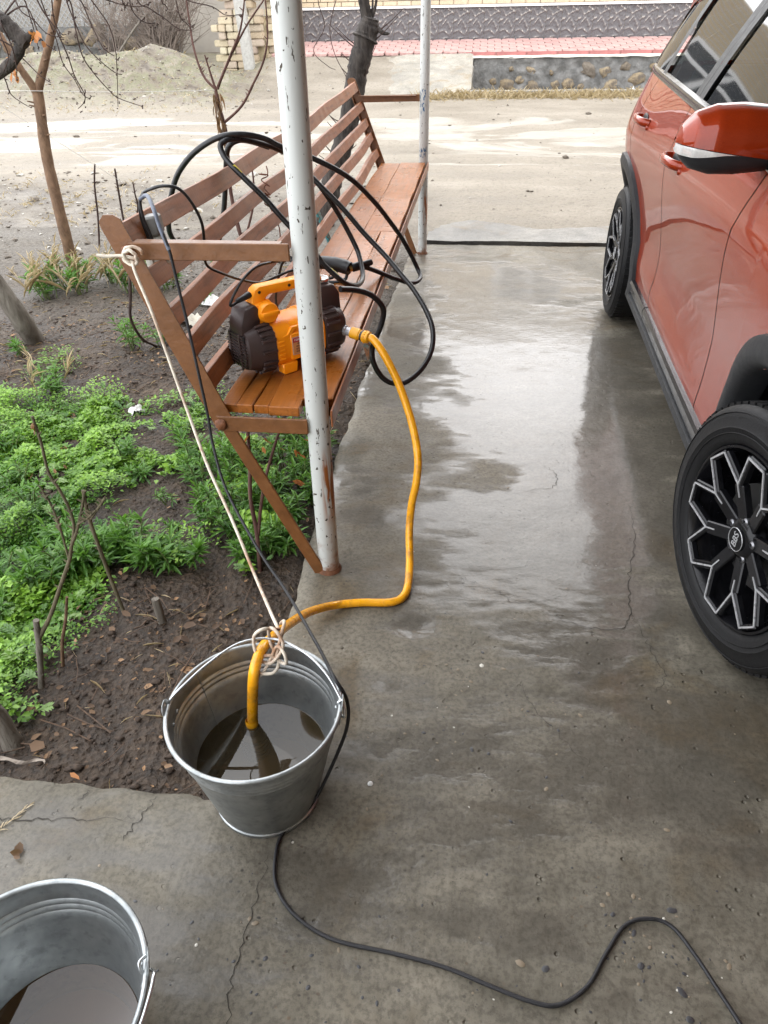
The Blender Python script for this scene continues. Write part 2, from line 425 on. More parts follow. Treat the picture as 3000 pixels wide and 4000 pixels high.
# ---- concrete drive: L-shaped slab with a real edge, shallow dips and rough skin
def edge_x(Y): return np.interp(Y, [.83, 1.46, 2.3, 3.9, 5.3], [-.44, -.444, -.465, -.463, -.428])
def wet_f(X, Y):
    """standing water on the drive, 0 dry .. 1 mirror-smooth"""
    g = 1.15 * np.exp(-((X - .40) / .52) ** 2 - ((Y - 2.75) / 1.35) ** 2) + .55 * np.exp(-((X - .1) / .6) ** 2 - ((Y - 4.3) / .9) ** 2)
    g = g - .75 * np.exp(-((X - .12) / .13) ** 2 - ((Y - 2.2) / .16) ** 2) - .55 * np.exp(-((X + .2) / .16) ** 2 - ((Y - 2.35) / .35) ** 2) - .4 * np.exp(-((X + .15) / .18) ** 2 - ((Y - 3.3) / .25) ** 2)
    g = g - .5 * np.exp(-((X - .3) / .1) ** 2 - ((Y - 3.35) / .2) ** 2) - .45 * np.exp(-((X - .02) / .1) ** 2 - ((Y - 2.75) / .13) ** 2)
    g = g + .55 * np.exp(-((X + .75) / .38) ** 2 - ((Y - .62) / .28) ** 2) + .30 * np.exp(-((X - .1) / .35) ** 2 - ((Y - 1.5) / .35) ** 2) + .16
    g = g + 1.2 * np.exp(-((X + .10) / .052) ** 2 - ((Y - 1.375) / .036) ** 2)
    n = .34 * np_fbm(X * .8, Y * 1.3, 2.3, 4, 2) + .22 * np_fbm(X * .7, Y * 1.8, 8, 3, 8) + .16 * np_fbm(X * .6, Y * 2.2, 22, 2, 77)
    return sst(.12, .92, g + n)
def slab_z(X, Y):
    w_ = wet_f(X, Y); k = 1 - .84 * w_ ** .7
    z = -.005 * np.exp(-((X - .40) / .56) ** 2 - ((Y - 2.8) / 1.3) ** 2) - .007 * np.exp(-((X + .10) / .05) ** 2 - ((Y - 1.375) / .035) ** 2)
    z = z + .0030 * np_fbm(X, Y, 2.3, 4, 2) * (1 - .5 * w_) + k * (.0019 * np_fbm(X, Y, 13, 3, 8) + .0010 * np_fbm(X, Y, 38, 2, 12))
    rough = np.exp(-((X - .12) / .3) ** 2 - ((Y - 1.45) / .35) ** 2)
    return z + rough * .005 * np.abs(np_fbm(X * .6, Y * 1.7, 16, 3, 31)) * k
def build_slab():
    xs = np.unique(np.round(np.concatenate([np.linspace(-3.4, -1.3, 40), np.arange(-1.3, 1.0, .0125), np.linspace(1.0, 3.4, 40), [-.44]]), 4))
    ys = np.unique(np.round(np.concatenate([np.linspace(-2.5, .25, 30), np.arange(.25, 2.8, .0125), np.arange(2.8, 5.301, .022), [.83, 5.3]]), 4))
    X, Y = np.meshgrid(xs, ys); nx, ny = len(xs), len(ys)
    sh = (edge_x(Y) + .44) * np.exp(-np.abs(X + .44) / .3)
    rag = (.006 * np_fbm(X * 0, Y, 3.5, 3, 4) + .004 * np_fbm(X * 0, Y, 17, 2, 5)) * np.exp(-np.abs(X + .44) / .03) * (Y > .9)
    ragy = (.010 * np_fbm(X, Y * 0, 3.0, 3, 6) + .005 * np_fbm(X, Y * 0, 18, 2, 7)) * np.exp(-np.abs(Y - .83) / .03) * (X < -.5)
    Xw = X + sh + rag; Yw = Y + ragy
    Z = slab_z(Xw, Yw)
    e = np.minimum(np.where(Y > .83, np.abs(X + .44), 9), np.where(X < -.44, np.abs(Y - .83), 9))
    Z = Z - .010 * np.exp(-e / .012) * (1 + .6 * np_fbm(X, Y, 11, 2, 19))
    co = np.stack([Xw, Yw, Z], -1).reshape(-1, 3)
    a = (np.arange(ny - 1)[:, None] * nx + np.arange(nx - 1)[None, :])
    cx = (X[:-1, :-1] + X[1:, 1:]) / 2; cy = (Y[:-1, :-1] + Y[1:, 1:]) / 2
    keep = ~((cx < -.44) & (cy > .83))
    a = a[keep]; q = np.stack([a, a + 1, a + nx + 1, a + nx], -1)
    used = np.unique(q); remap = -np.ones(len(co), int); remap[used] = np.arange(len(used))
    co = co[used]; q = remap[q]
    # skirt round the rim
    ed = np.concatenate([q[:, [0, 1]], q[:, [1, 2]], q[:, [2, 3]], q[:, [3, 0]]]); key = np.sort(ed, 1)
    kk = key[:, 0].astype(np.int64) * len(co) + key[:, 1]; u, inv, cnt = np.unique(kk, return_inverse=True, return_counts=True)
    b = ed[cnt[inv] == 1]; bv = np.unique(b); n0 = len(co); mp = {int(v): n0 + i for i, v in enumerate(bv)}
    low = co[bv].copy(); low[:, 2] = -.16
    sk = np.array([[i1, i0, mp[int(i0)], mp[int(i1)]] for i0, i1 in b])
    me = np_mesh('driveway_slab', np.concatenate([co, low]), np.concatenate([q, sk]))
    al = np.concatenate([co, low]); at_ = me.attributes.new('wet', 'FLOAT', 'POINT'); at_.data.foreach_set('value', wet_f(al[:, 0], al[:, 1]).astype(np.float32))
    o = link('driveway_slab', me, M_SLAB, smooth=50); structure(o, 'wet grey concrete driveway slab with puddles and cracks')
    return o
slab = build_slab()
# cracks: dirt-filled seams that follow the slab
M_CRACK = simple('crack_dirt', (0.030, 0.026, 0.021), 0.9)
def crack(pts, w0, seed):
    rnd = random.Random(seed); P = smooth_path([(x, y, 0) for x, y in pts], 10); mb = MB(); L = []; 
    for i, p in enumerate(P):
        d = (P[min(i + 1, len(P) - 1)] - P[max(i - 1, 0)]); d.z = 0; d.normalize(); n = Vector((-d.y, d.x, 0))
        p = p + n * rnd.uniform(-.006, .006); t = i / (len(P) - 1)
        w_ = .42 * w0 * (0.25 + .75 * math.sin(PI * min(1, max(.06, t)))) * rnd.uniform(.5, 1.3)
        for s_ in (-1, 1):
            q = p + n * w_ * s_; L.append((q.x, q.y, float(slab_z(np.array([q.x]), np.array([q.y]))[0]) + .0016))
    mb.add(L, [(2 * i, 2 * i + 1, 2 * i + 3, 2 * i + 2) for i in range(len(P) - 1)])
    return mb.build('crack', M_CRACK, slab)
CR = [([(.56, 2.02), (.54, 1.82), (.50, 1.66), (.475, 1.5), (.44, 1.43), (.33, 1.43), (.25, 1.47)], .0028), ([(.475, 1.5), (.50, 1.38), (.52, 1.27), (.47, 1.2)], .002),
      ([(-1.05, .80), (-.98, .77), (-.90, .735), (-.80, .745), (-.70, .755), (-.62, .77)], .0022), ([(-1.0, .83), (-.985, .79), (-.99, .76)], .0018),
      ([(-.33, .72), (-.335, .62), (-.34, .52), (-.325, .42), (-.32, .33)], .0024), ([(-.60, .82), (-.61, .77), (-.63, .72)], .003), ([(-.74, .82), (-.76, .79)], .0028),
      ([(.0, 1.62), (.06, 1.57), (.12, 1.545), (.17, 1.50), (.24, 1.52), (.32, 1.55)], .0015), ([(.16, 1.24), (.2, 1.14), (.26, 1.05), (.33, .98)], .0011),
      ([(.30, 2.26), (.335, 2.20), (.32, 2.12), (.22, 2.08)], .0022), ([(.45, 2.24), (.47, 2.17)], .0014)]
for i, (p_, w_) in enumerate(CR): crack(p_, w_, i)
# embedded pebbles and grit
def build_pebbles():
    rs = np.random.RandomState(4); mb_co = []; mb_f = []; n = 0
    bm = bmesh.new(); bmesh.ops.create_icosphere(bm, subdivisions=1, radius=1); bm.verts.ensure_lookup_table()
    bv = np.array([v.co[:] for v in bm.verts]); bf = np.array([[v.index for v in f.verts] for f in bm.faces]); bm.free()
    spots = []
    for (cx, cy, sx, sy, k) in [(-.30, .45, .18, .18, 60), (.05, 1.15, .12, .1, 40), (.36, .62, .05, .05, 60), (0.1, .8, .5, .4, 70), (.1, 2.3, .4, 1.3, 25), (.1, .42, .4, .1, 40)]:
        for _ in range(k): spots.append((rs.normal(cx, sx), rs.normal(cy, sy)))
    mi = []
    for (x, y) in spots:
        if x < -.43 and y > .8: continue
        r = rs.choice([.0015, .0022, .003, .0042, .006], p=[.35, .3, .22, .1, .03]); a = rs.uniform(0, 6.28)
        s_ = np.array([r * rs.uniform(1, 1.9), r, r * .3]); v = bv * s_; ca, sa = math.cos(a), math.sin(a)
        v = np.stack([v[:, 0] * ca - v[:, 1] * sa + x, v[:, 0] * sa + v[:, 1] * ca + y, v[:, 2] + float(slab_z(np.array([x]), np.array([y]))[0]) + .0004], -1)
        mb_co.append(v); mb_f.append(bf + n); n += len(bv); mi += [int(rs.choice([0, 0, 0, 0, 0, 1, 1, 1, 1, 2]))] * len(bf)
    me = np_mesh('embedded_pebbles', np.concatenate(mb_co), np.concatenate(mb_f), mi)
    o = link('embedded_pebbles', me, [simple('pebble_dark', (.05, .05, .052), .4), simple('pebble_tan', (.20, .16, .11), .5), simple('pebble_white', (.5, .48, .42), .5)], smooth=60)
    stuff(o, 'small pebbles and grit set in the concrete drive', 'pebbles')
build_pebbles()

# ---- garden soil, road and far ground: three sheets of one terrain
xs = np.unique(np.round(np.concatenate([np.linspace(-9, -2.7, 60), np.arange(-2.7, -.36, .016)]), 4))
ys = np.unique(np.round(np.concatenate([np.arange(.80, 3.4, .016), np.arange(3.4, 5.62, .03)]), 4))
def soil_z(X, Y):
    near = 1 - sst(3.6, 5.2, Y)
    return ground_z(X, Y) + near * (.012 * np_fbm(X, Y, 6, 4, 41) + .006 * np.abs(np_fbm(X, Y, 26, 3, 44)) - .004) - .012 * np.exp(-(X + .44) ** 2 / .002) + .03 * np.exp(-((X + 1.75) / .5) ** 2 - ((Y - 3.3) / .5) ** 2)
def sz(x, y): return float(soil_z(np.array([x], float), np.array([y], float))[0])
o = link('garden_soil', grid_mesh('garden_soil', xs, ys, soil_z), M_SOIL, smooth=80); structure(o, 'dark damp garden soil beside the driveway')
xs = np.unique(np.round(np.concatenate([np.linspace(-31, -9.2, 40), np.arange(-9.2, 4.5, .055), np.linspace(4.5, 31, 40)]), 4))
ys = np.unique(np.round(np.concatenate([np.arange(5.31, 14.2, .05), np.linspace(14.2, 40, 50)]), 4))
def terr_z(X, Y):
    z = ground_z(X, Y)
    return z - .03 * (X > -.35) * (1 - sst(5.5, 6.0, Y)) - .006 * (Y < 5.6)
o = link('dirt_road', grid_mesh('dirt_road', xs, ys, terr_z), M_DIRT, smooth=80); structure(o, 'pale muddy dirt road and bare ground across the yard')
# pale apron beyond the joint
xs = np.arange(-.34, 3.0, .04); ys = np.unique(np.round(np.append(np.arange(5.325, 5.98, .03), 5.98), 4))
def apron_z(X, Y):
    jag = 5.80 + .12 * np_fbm(X, Y * 0, 1.4, 3, 61) - .25 * np.exp(-(X + .34) / .12)
    return .022 + .02 * (Y - 5.3) + .004 * np_fbm(X, Y, 6, 3, 62) - .10 * sst(0, .05, Y - jag)
me = grid_mesh('driveway_apron', xs, ys, apron_z)
o = link('driveway_apron', me, M_APRON, smooth=50); structure(o, 'pale concrete apron between drive and dirt road')
mb = MB().grid(lambda u, v: (lerp(-.34, 2.96, u), 5.324 + .004 * math.sin(u * 90), lerp(-.1, float(apron_z(np.array([lerp(-.34, 2.96, u)]), np.array([5.325]))[0]), v)), 80, 2)
mb.build('apron_edge', m_concrete('joint_concrete', (.03, .028, .024), (.075, .07, .06), .6, .8, .01, False), o)

# ---- carport roof over the drive (out of frame above; it shades and is mirrored in the wet concrete)
roof = empty('carport_roof', (-.5, -1.0, 3.1)); tag(roof, 'corrugated brown sheet roof of the carport over the driveway', 'roof')
M_ROOF = simple('roof_sheet', (0.16, 0.12, 0.09), 0.6, 0.0, 0.15)
M_WHITE_METAL = simple('white_painted_steel', (0.62, 0.65, 0.63), 0.38, 0, 0.05, 12, coat=0.15)
mb = MB(); nc = 60
mb.grid(lambda u, v: (lerp(-.12, 3.6, u), lerp(-2.2, 6.15, v), .05 + .16 * u + .016 * math.sin(u * nc * PI * 2)), nc * 6, 2)
mb.build('roof_sheet', M_ROOF, roof, smooth=60)
for yy in (-1.8, .4, 2.55, 4.4, 6.05):
    MB().box((1.75, yy, .02), (3.6, .05, .05)).build('roof_beam', M_WHITE_METAL, roof)
MB().box((.15, 2.05, -.012), (.06, 8.0, .06)).build('edge_beam', M_WHITE_METAL, roof)

# ---- house wall on the far side of the car (seen only through and in the car's glass)
def m_brick(name, a, b, mort, scale):
    t = NT(name); c = t.coord(); sp = t.node('ShaderNodeSeparateXYZ'); t.put(sp.inputs[0], c)
    cb = t.node('ShaderNodeCombineXYZ'); t.l.new(sp.outputs[1], cb.inputs[0]); t.l.new(sp.outputs[2], cb.inputs[1])
    br = t.node('ShaderNodeTexBrick'); t.l.new(cb.outputs[0], br.inputs['Vector']); br.inputs['Scale'].default_value = scale
    br.inputs['Color1'].default_value = a + (1,); br.inputs['Color2'].default_value = b + (1,); br.inputs['Mortar'].default_value = mort + (1,)
    br.inputs['Mortar Size'].default_value = .012; br.inputs['Brick Width'].default_value = .25; br.inputs['Row Height'].default_value = .075
    return t.pbr(br.outputs['Color'], .85, 0, t.bump(br.outputs['Fac'], -.4, .01))
house = empty('brick_house', (3.3, 1.0, 0)); tag(house, 'yellow brick house wall behind the orange car', 'house')
MB().box((.15, 1.0, 1.8), (.3, 9.0, 3.6)).build('wall', m_brick('house_brick', (.42, .33, .20), (.36, .27, .16), (.30, .27, .22), 1.0), house)
MB().box((-1.9, -2.75, 1.8), (4.2, .25, 3.6)).build('unseen_shade_wall', simple('shade_wall_plaster', (.34, .29, .22), .9, 0, .12, 5, .004), house)  # unseen wall added behind the camera to block light and darken the foreground
M_WFRAME = simple('window_frame_white', (.75, .75, .73), .4)
M_DKGLASS = NT('dark_window_glass').pbr((.03, .035, .04), .05, 0, None, .6)
for yy in (.8, 3.0):
    wdw = MB().box((-.012, yy, 1.55), (.02, 1.3, 1.3)).build('window', M_DKGLASS, house)
    mb = MB()
    for dy in (-.65, .0, .65): mb.box((-.03, yy + dy, 1.55), (.05, .07, 1.37))
    for dz in (-.65, .65): mb.box((-.031, yy, 1.55 + dz), (.05, 1.24, .07))
    mb.build('frame', M_WFRAME, wdw)

# ================================================================== across the road
# brick wall with dark relief plinth and white ledge
WY = 15.4
wallr = empty('brick_facade', (0, WY, 1.0)); tag(wallr, 'yellow brick house front with dark relief plinth across the road', 'house')
def m_brick_piece(name, cols, rough=.85):
    t = NT(name); c = t.coord(); r = t.objrand()
    st = [(i / max(1, len(cols) - 1), k) for i, k in enumerate(cols)]
    col = t.ramp(r, st); col = t.mix(t.ramp(t.noise(c, 30, 5, .65), [(.35, .45), (.65, 0.0)]), col, tuple(x * .6 for x in cols[0]))
    return t.pbr(col, rough, 0, t.bump(t.noise(c, 90, 4, .6), .6, .004))
M_WBRICK = m_brick_piece('wall_brick', [(.52, .42, .28), (.58, .48, .34), (.48, .38, .25)])
M_MORTAR = simple('mortar', (.42, .40, .36), .9, 0, .12, 20, .004)
MB().box((2.8, .16, 1.65), (12.8, .26, 3.9)).build('wall_core', m_brick('wall_far_brick', (.50, .40, .26), (.46, .36, .23), (.42, .40, .36), 1.0), wallr)
bme = MB().box((0, 0, 0), (.238, .06, .063)).mesh('brick')
k = 0
for row in range(5):
    for i in range(40):
        x = -3.45 + i * .25 + (.125 if row % 2 else 0)
        o = link('brick', bme, M_WBRICK, wallr, loc=(x, .008 + .002 * ((i * 7 + row * 3) % 3), .575 + row * .075))
MB().box((2.8, .025, .518), (12.8, .11, .034)).build('ledge', simple('white_ledge', (.8, .8, .78), .6), wallr)
for wx in (-1.6, 1.2, 4.2):
    wdw = MB().box((wx, -.0, 2.0), (1.3, .08, 1.2)).build('window', M_DKGLASS, wallr)
    mb = MB()
    for dx in (-.65, .0, .65): mb.box((wx + dx, -.02, 2.0), (.08, .08, 1.28))
    for dz in (-.62, .25, .62): mb.box((wx, -.022, 2.0 + dz), (1.22, .08, .08))
    mb.build('frame', M_WFRAME, wdw)
# relief panels
def relief(u, v):
    s = 0
    for (cx, cy, a, ln) in [(.25, .85, -.9, .3), (.55, .78, .5, .35), (.8, .9, -.5, .3), (.35, .55, .9, .32), (.7, .5, -1.0, .34), (.2, .3, .35, .3), (.55, .25, -.6, .36), (.88, .3, 1.1, .3), (.45, .08, .1, .3), (.05, .6, .5, .3)]:
        for du in (-1, 0, 1):
            dx = (u - cx - du); dy = (v - cy) * 1.75
            l = dx * math.cos(a) + dy * math.sin(a); d = -dx * math.sin(a) + dy * math.cos(a) + .25 * l * l
            s = max(s, math.exp(-(d / .045) ** 2) * max(0, 1 - (l / ln) ** 2))
    n_ = 1 - abs(fbm(math.sin(2 * PI * u) * 1.4 + 3, v * 7, math.cos(2 * PI * u) * 1.4, 3)) * 1.6
    return s * .5 + .5 * max(0, n_) ** 3 * (.4 + .6 * v) + .15 * abs(fbm(u * 9, v * 16, 3.3, 2))
NU, NV = 22, 36
pm = MB().grid(lambda u, v: ((u - .5) * .266, -.028 * relief(u, v), (v - .5) * .485), NU, NV).mesh('relief_panel')
at = pm.attributes.new('relief', 'FLOAT', 'POINT')
at.data.foreach_set('value', [relief(i / NU, j / NV) for j in range(NV + 1) for i in range(NU + 1)])
shade(pm, 60)
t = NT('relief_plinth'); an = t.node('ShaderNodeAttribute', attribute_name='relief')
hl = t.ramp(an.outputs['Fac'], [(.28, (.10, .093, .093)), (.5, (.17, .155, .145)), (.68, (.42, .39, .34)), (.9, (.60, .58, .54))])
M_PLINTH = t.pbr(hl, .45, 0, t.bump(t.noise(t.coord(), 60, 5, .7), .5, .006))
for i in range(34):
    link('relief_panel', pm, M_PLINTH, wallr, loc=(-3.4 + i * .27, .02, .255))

# sidewalk: red paving
walk = empty('sidewalk', (0, 14.05, .84)); structure(walk, 'pinkish red paved sidewalk along the street wall')
t = NT('red_paver'); r = t.objrand(); c = t.coord()
col = t.ramp(r, [(0, (.37, .205, .185)), (.5, (.42, .25, .225)), (1, (.34, .18, .165))])
col = t.mix(t.ramp(t.noise(c, 9, 5, .6), [(.4, 0.0), (.7, .55)]), col, (.58, .45, .40))
M_PAVER = t.pbr(col, .7, 0, t.bump(t.noise(c, 60, 4), .5, .004))
MB().box((2.6, .68, -.04), (12.4, 1.36, .08), Matrix.Rotation(math.atan2(.16, 1.35), 3, 'X')).build('paving_bed', M_MORTAR, walk)
hexp = [(-.105, -.08), (0, -.108), (.105, -.08), (.118, 0), (.105, .08), (0, .108), (-.105, .08), (-.118, 0)]
hexm = MB().prism(hexp, 0, .035).mesh('paver')
slope = .16 / 1.35
for row in range(7):
    for i in range(37):
        x = -3.5 + i * .245 + (.1225 if row % 2 else 0); y = .15 + row * .185
        o = link('paver', hexm, M_PAVER, walk, loc=(x, y, -.005 + y * slope)); o.rotation_euler = (math.atan(slope), 0, 0)
kb = MB().box((0, 0, 0), (.49, .08, .09)).mesh('edge_block')
M_REDK = simple('red_kerb', (.34, .13, .12), .7, 0, .15, 8)
for i in range(20): link('edge_block', kb, M_REDK, walk, loc=(-.05 + i * .5, .035, -.01))

# rubble retaining wall below the sidewalk
ret = empty('retaining_wall', (0, 14.0, .28)); tag(ret, 'grey mortared rubble retaining wall with yellow stones below the sidewalk', 'wall')
t = NT('rubble_mortar'); c = t.coord()
M_RUBM = t.pbr(t.ramp(t.noise(c, 5, 6, .65), [(.32, (.085, .083, .078)), (.5, (.15, .147, .138)), (.62, (.20, .195, .185)), (.75, (.31, .295, .27))]), .85, 0, t.bump(t.noise(c, 14, 6, .7), .9, .03))
def rf(u, v):
    x = lerp(-.16, 8, u); z = lerp(-.05, .53, v)
    return (x, -.02 - .05 * abs(fbm(x * 4, z * 5, 1.1, 3)) - .02 * fbm(x * 13, z * 14, 4, 2), z)
MB().grid(rf, 220, 18).build('mortar_face', M_RUBM, ret, smooth=70)
MB().box((3.92, .1, .24), (8.16, .14, .56)).build('core', M_RUBM, ret)
MB().grid(lambda u, v: (lerp(-.18, 8, u), lerp(-.075 - .02 * fbm(u * 40, 0, 0, 2), .06, v), .545 + .012 * fbm(u * 30, v * 2, 5, 2) - (.03 if v == 0 else 0)), 120, 3).build('cap', simple('cap_cement', (.50, .46, .39), .85, 0, .15, 9, .01), ret, smooth=60)
t = NT('rubble_stone'); c = t.coord(); r = t.objrand()
M_RSTONE = t.pbr(t.mix(t.ramp(t.noise(c, 12, 6, .65), [(.35, 0.0), (.62, 1.0)]), t.ramp(r, [(0, (.22, .16, .085)), (.4, (.34, .27, .17)), (.7, (.25, .19, .11)), (1, (.19, .165, .135))]), (.11, .09, .07)), .85, 0, t.bump(t.noise(c, 40, 5, .7), .9, .012))
def stone_mesh(seed, sx, sy, sz_, sub=2):
    bm = bmesh.new(); bmesh.ops.create_icosphere(bm, subdivisions=sub, radius=1)
    for v in bm.verts:
        k = 1 + .5 * fbm(v.co.x * 1.3 + seed * 3.1, v.co.y * 1.3, v.co.z * 1.3 + seed, 2) + .25 * fbm(v.co.x * 4 + seed, v.co.y * 4, v.co.z * 4, 2)
        v.co = Vector((v.co.x * sx * k, v.co.y * sy * k, v.co.z * sz_ * k))
    me = bpy.data.meshes.new('stone'); bm.to_mesh(me); bm.free(); return me
st_meshes = [stone_mesh(s, .11, .05, .085) for s in range(6)]
rnd = random.Random(12)
for (px, pz, sc) in [(.18, .18, .7), (.47, .36, .55), (.42, .13, 1.15), (.62, .20, .7), (.8, .32, .8), (.85, .1, 1.1), (1.12, .30, .6), (1.2, .12, .8), (1.42, .14, 1.2), (1.72, .33, 1.1), (1.62, .10, .6), (1.98, .3, 1.0), (2.12, .11, 1.2), (2.3, .38, .7), (2.52, .2, 1.2), (2.75, .36, .8), (2.95, .14, 1.2), (3.3, .3, 1.1), (3.65, .15, 1.2), (3.95, .35, .9), (4.3, .18, 1.2), (4.7, .33, 1)]:
    o = link('stone', st_meshes[rnd.randrange(6)], M_RSTONE, ret, smooth=25, loc=(px, -.028, pz)); o.scale = (sc * rnd.uniform(.7, 1.15), .7, sc * rnd.uniform(.7, 1.0)); o.rotation_euler = (0, rnd.uniform(-.6, .6), 0)
# kerb strip at the road side of the ditch and the concrete ramp over it
kerb = MB().grid(lambda u, v: (lerp(-.4, 9, u), [12.56, 12.565, 12.70, 12.72][round(v * 3)] + .01 * fbm(u * 30, v, 2, 2), [.33, .425, .43, .3][round(v * 3)] + .008 * fbm(u * 40, v * 2, 7, 2)), 140, 3).build('kerb', M_RAMP, smooth=40)
structure(kerb, 'low pale concrete kerb along the ditch')
def rampf(u, v):
    x = lerp(-2.2, -.17, u); y = lerp(12.5, 14.04, v)
    return (x, y, interp(y, [12.5, 12.6, 14.05], [.385, .405, .86]) + .010 * fbm(x * 3, y * 3, 1, 3) - .10 * max(0, 1 - u * 2.2) - (.02 if u > .99 else 0))
rmp = MB().grid(rampf, 46, 34).build('concrete_ramp', M_RAMP, smooth=60); structure(rmp, 'pale concrete ramp crossing the ditch to the sidewalk')
MB().grid(lambda u, v: (-.168 + .006 * fbm(u * 9, v * 4, 8, 2), lerp(12.5, 14.04, u), lerp(.2, rampf(1, u)[2], v)), 30, 8).build('ramp_side', M_RAMP, rmp, smooth=60)

# brick stack and concrete pole, left of the ramp
M_YBRICK = m_brick_piece('pile_brick', [(.52, .45, .30), (.47, .37, .26), (.56, .50, .36), (.42, .32, .27), (.53, .46, .32)])
pile = empty('brick_stack', (-4.15, 14.2, .57)); tag(pile, 'loose stack of old yellow bricks beside the concrete pole', 'brick stack')
bm_ = MB().box((0, 0, 0), (.24, .12, .10)); me = bm_.mesh('brick')
b = bmesh.new(); b.from_mesh(me); bmesh.ops.recalc_face_normals(b, faces=b.faces); bmesh.ops.bevel(b, geom=b.edges[:], offset=.012, segments=2, affect='EDGES'); b.to_mesh(me); b.free()
me_end = me
rnd = random.Random(3)
MB().box((.05, .36, .42), (.78, .56, .86)).build('stack_core', simple('brick_dust', (.40, .33, .21), .95, 0, .2, 14, .01), pile)
NB = 0
for row in range(11):
    z = .055 + row * .106
    nfront = 4 if row < 8 else (3 if row < 11 else 2)
    x0 = -.46 + (.12 if row % 2 else 0) + (0 if row < 8 else (.14 if row < 11 else .25))
    x = x0
    while x < .36:
        end = rnd.random() < .45; L_ = .125 if end else .255
        if x + L_ > .52: break
        o = link('brick', me_end, M_YBRICK, pile, loc=(x + L_ / 2 + rnd.uniform(-.008, .008), rnd.uniform(-.02, .02), z + rnd.uniform(-.004, .004)))
        o.rotation_euler = (rnd.uniform(-.03, .03), rnd.uniform(-.03, .03), (PI / 2 if end else 0) + rnd.uniform(-.08, .08)); x += L_; NB += 1
    y = .05 + (.1 if row % 2 else 0)
    while y < (1.0 if row < 11 else .6):
        end = rnd.random() < .5; L_ = .125 if end else .255
        o = link('brick', me_end, M_YBRICK, pile, loc=(.50 + rnd.uniform(-.02, .02) + (0.05 if end else 0), y + L_ / 2, z + rnd.uniform(-.004, .004)))
        o.rotation_euler = (rnd.uniform(-.03, .03), rnd.uniform(-.03, .03), (0 if end else PI / 2) + rnd.uniform(-.08, .08)); y += L_; NB += 1
for (x, y, z, a) in [(-.55, -.12, .04, .5), (-.1, -.34, .02, .2), (.12, -.36, .02, -.3), (.0, -.3, .03, 1.3)]:
    o = link('brick', me_end, M_YBRICK, pile, loc=(x, y, z)); o.rotation_euler = (0, 0, a)
M_POLEC = simple('pole_concrete', (.33, .32, .29), .85, 0, .2, 25, .008, 60)
mb = MB(); a_, b_ = Vector((-3.88, 13.72, .45)), Vector((-4.12, 13.9, 3.2))
mb.bar(a_, b_, .17, .14, (0, 1, 0)); o = mb.build('utility_pole', M_POLEC, smooth=30, bevel=.012); tag(o, 'grey square concrete pole leaning against the brick stack', 'pole')

# far left: rubble base wall, chain-link fence, grey wall, dry bushes
fw = empty('fence_base_wall', (-9.5, 17.0, .82)); tag(fw, 'low rubble stone wall below the chain-link fence', 'wall')
MB().grid(lambda u, v: (lerp(-6, 3.2, u), -.08 * abs(fbm(u * 22, v * 3, 2, 3)) - .05, lerp(-.2, .50 + .05 * fbm(u * 14, 0, 9, 2), v)), 160, 14).build('wall_face', M_RUBM, fw, smooth=70)
MB().box((-1.4, .12, .1), (9.2, .2, .72)).build('core', M_RUBM, fw)
for i in range(26):
    o = link('stone', st_meshes[i % 6], M_RSTONE, fw, smooth=60, loc=(rnd.uniform(-4.5, 3.0), -.10, rnd.uniform(.1, .42))); q = rnd.uniform(1.2, 2.0); o.scale = (q, .9, q * .8); o.rotation_euler = (0, rnd.uniform(-.6, .6), 0)
fence = empty('chain_link_fence', (-9.5, 17.02, 1.22)); tag(fence, 'grey chain-link fence on top of the rubble wall', 'fence')
M_GALV = simple('galvanised', (.30, .30, .29), .5, .2, .12, 40)
mb = MB(); sp_ = .11; hgt_ = 1.6; x0, x1 = -2.3, 2.9
xx = x0 - hgt_
while xx < x1:
    for sg in (1, -1):
        pa = (xx, hgt_) if sg < 0 else (xx, 0); 
        ax, az = pa; bx, bz = xx + hgt_, (0 if sg < 0 else hgt_)
        lo = max(0, (x0 - ax) / hgt_); hi = min(1, (x1 - ax) / hgt_)
        if hi > lo: mb.tube([(ax + hgt_ * lo, .006 * sg, lerp(az, bz, lo) + .1), (ax + hgt_ * hi, .006 * sg, lerp(az, bz, hi) + .1)], .010, 4, False)
    xx += sp_
stuff(mb.build('wire_mesh', M_GALV, fence))
for xx in (-2.3, -.55, 1.2, 2.9): MB().tube([(xx, .02, -.2), (xx, .02, 2.0)], .035, 8).build('fence_post', M_GALV, fence, smooth=40)
o = MB().box((-11, 18.2, 2.0), (19, .2, 3.4)).build('plaster_wall', simple('grey_plaster', (.34, .31, .265), .85, 0, .1, 3, .006, 30, dirt=(.30, .28, .25), dscale=1.2)); tag(o, 'pale grey plastered wall behind the chain-link fence', 'wall')
o = MB().box((-13.4, 16.9, 1.9), (2.6, .06, 1.7)).build('sheet_gate', simple('gate_sheet', (.50, .51, .51), .5, .2, .1, 4)); tag(o, 'pale grey sheet metal gate left of the chain-link fence', 'gate')

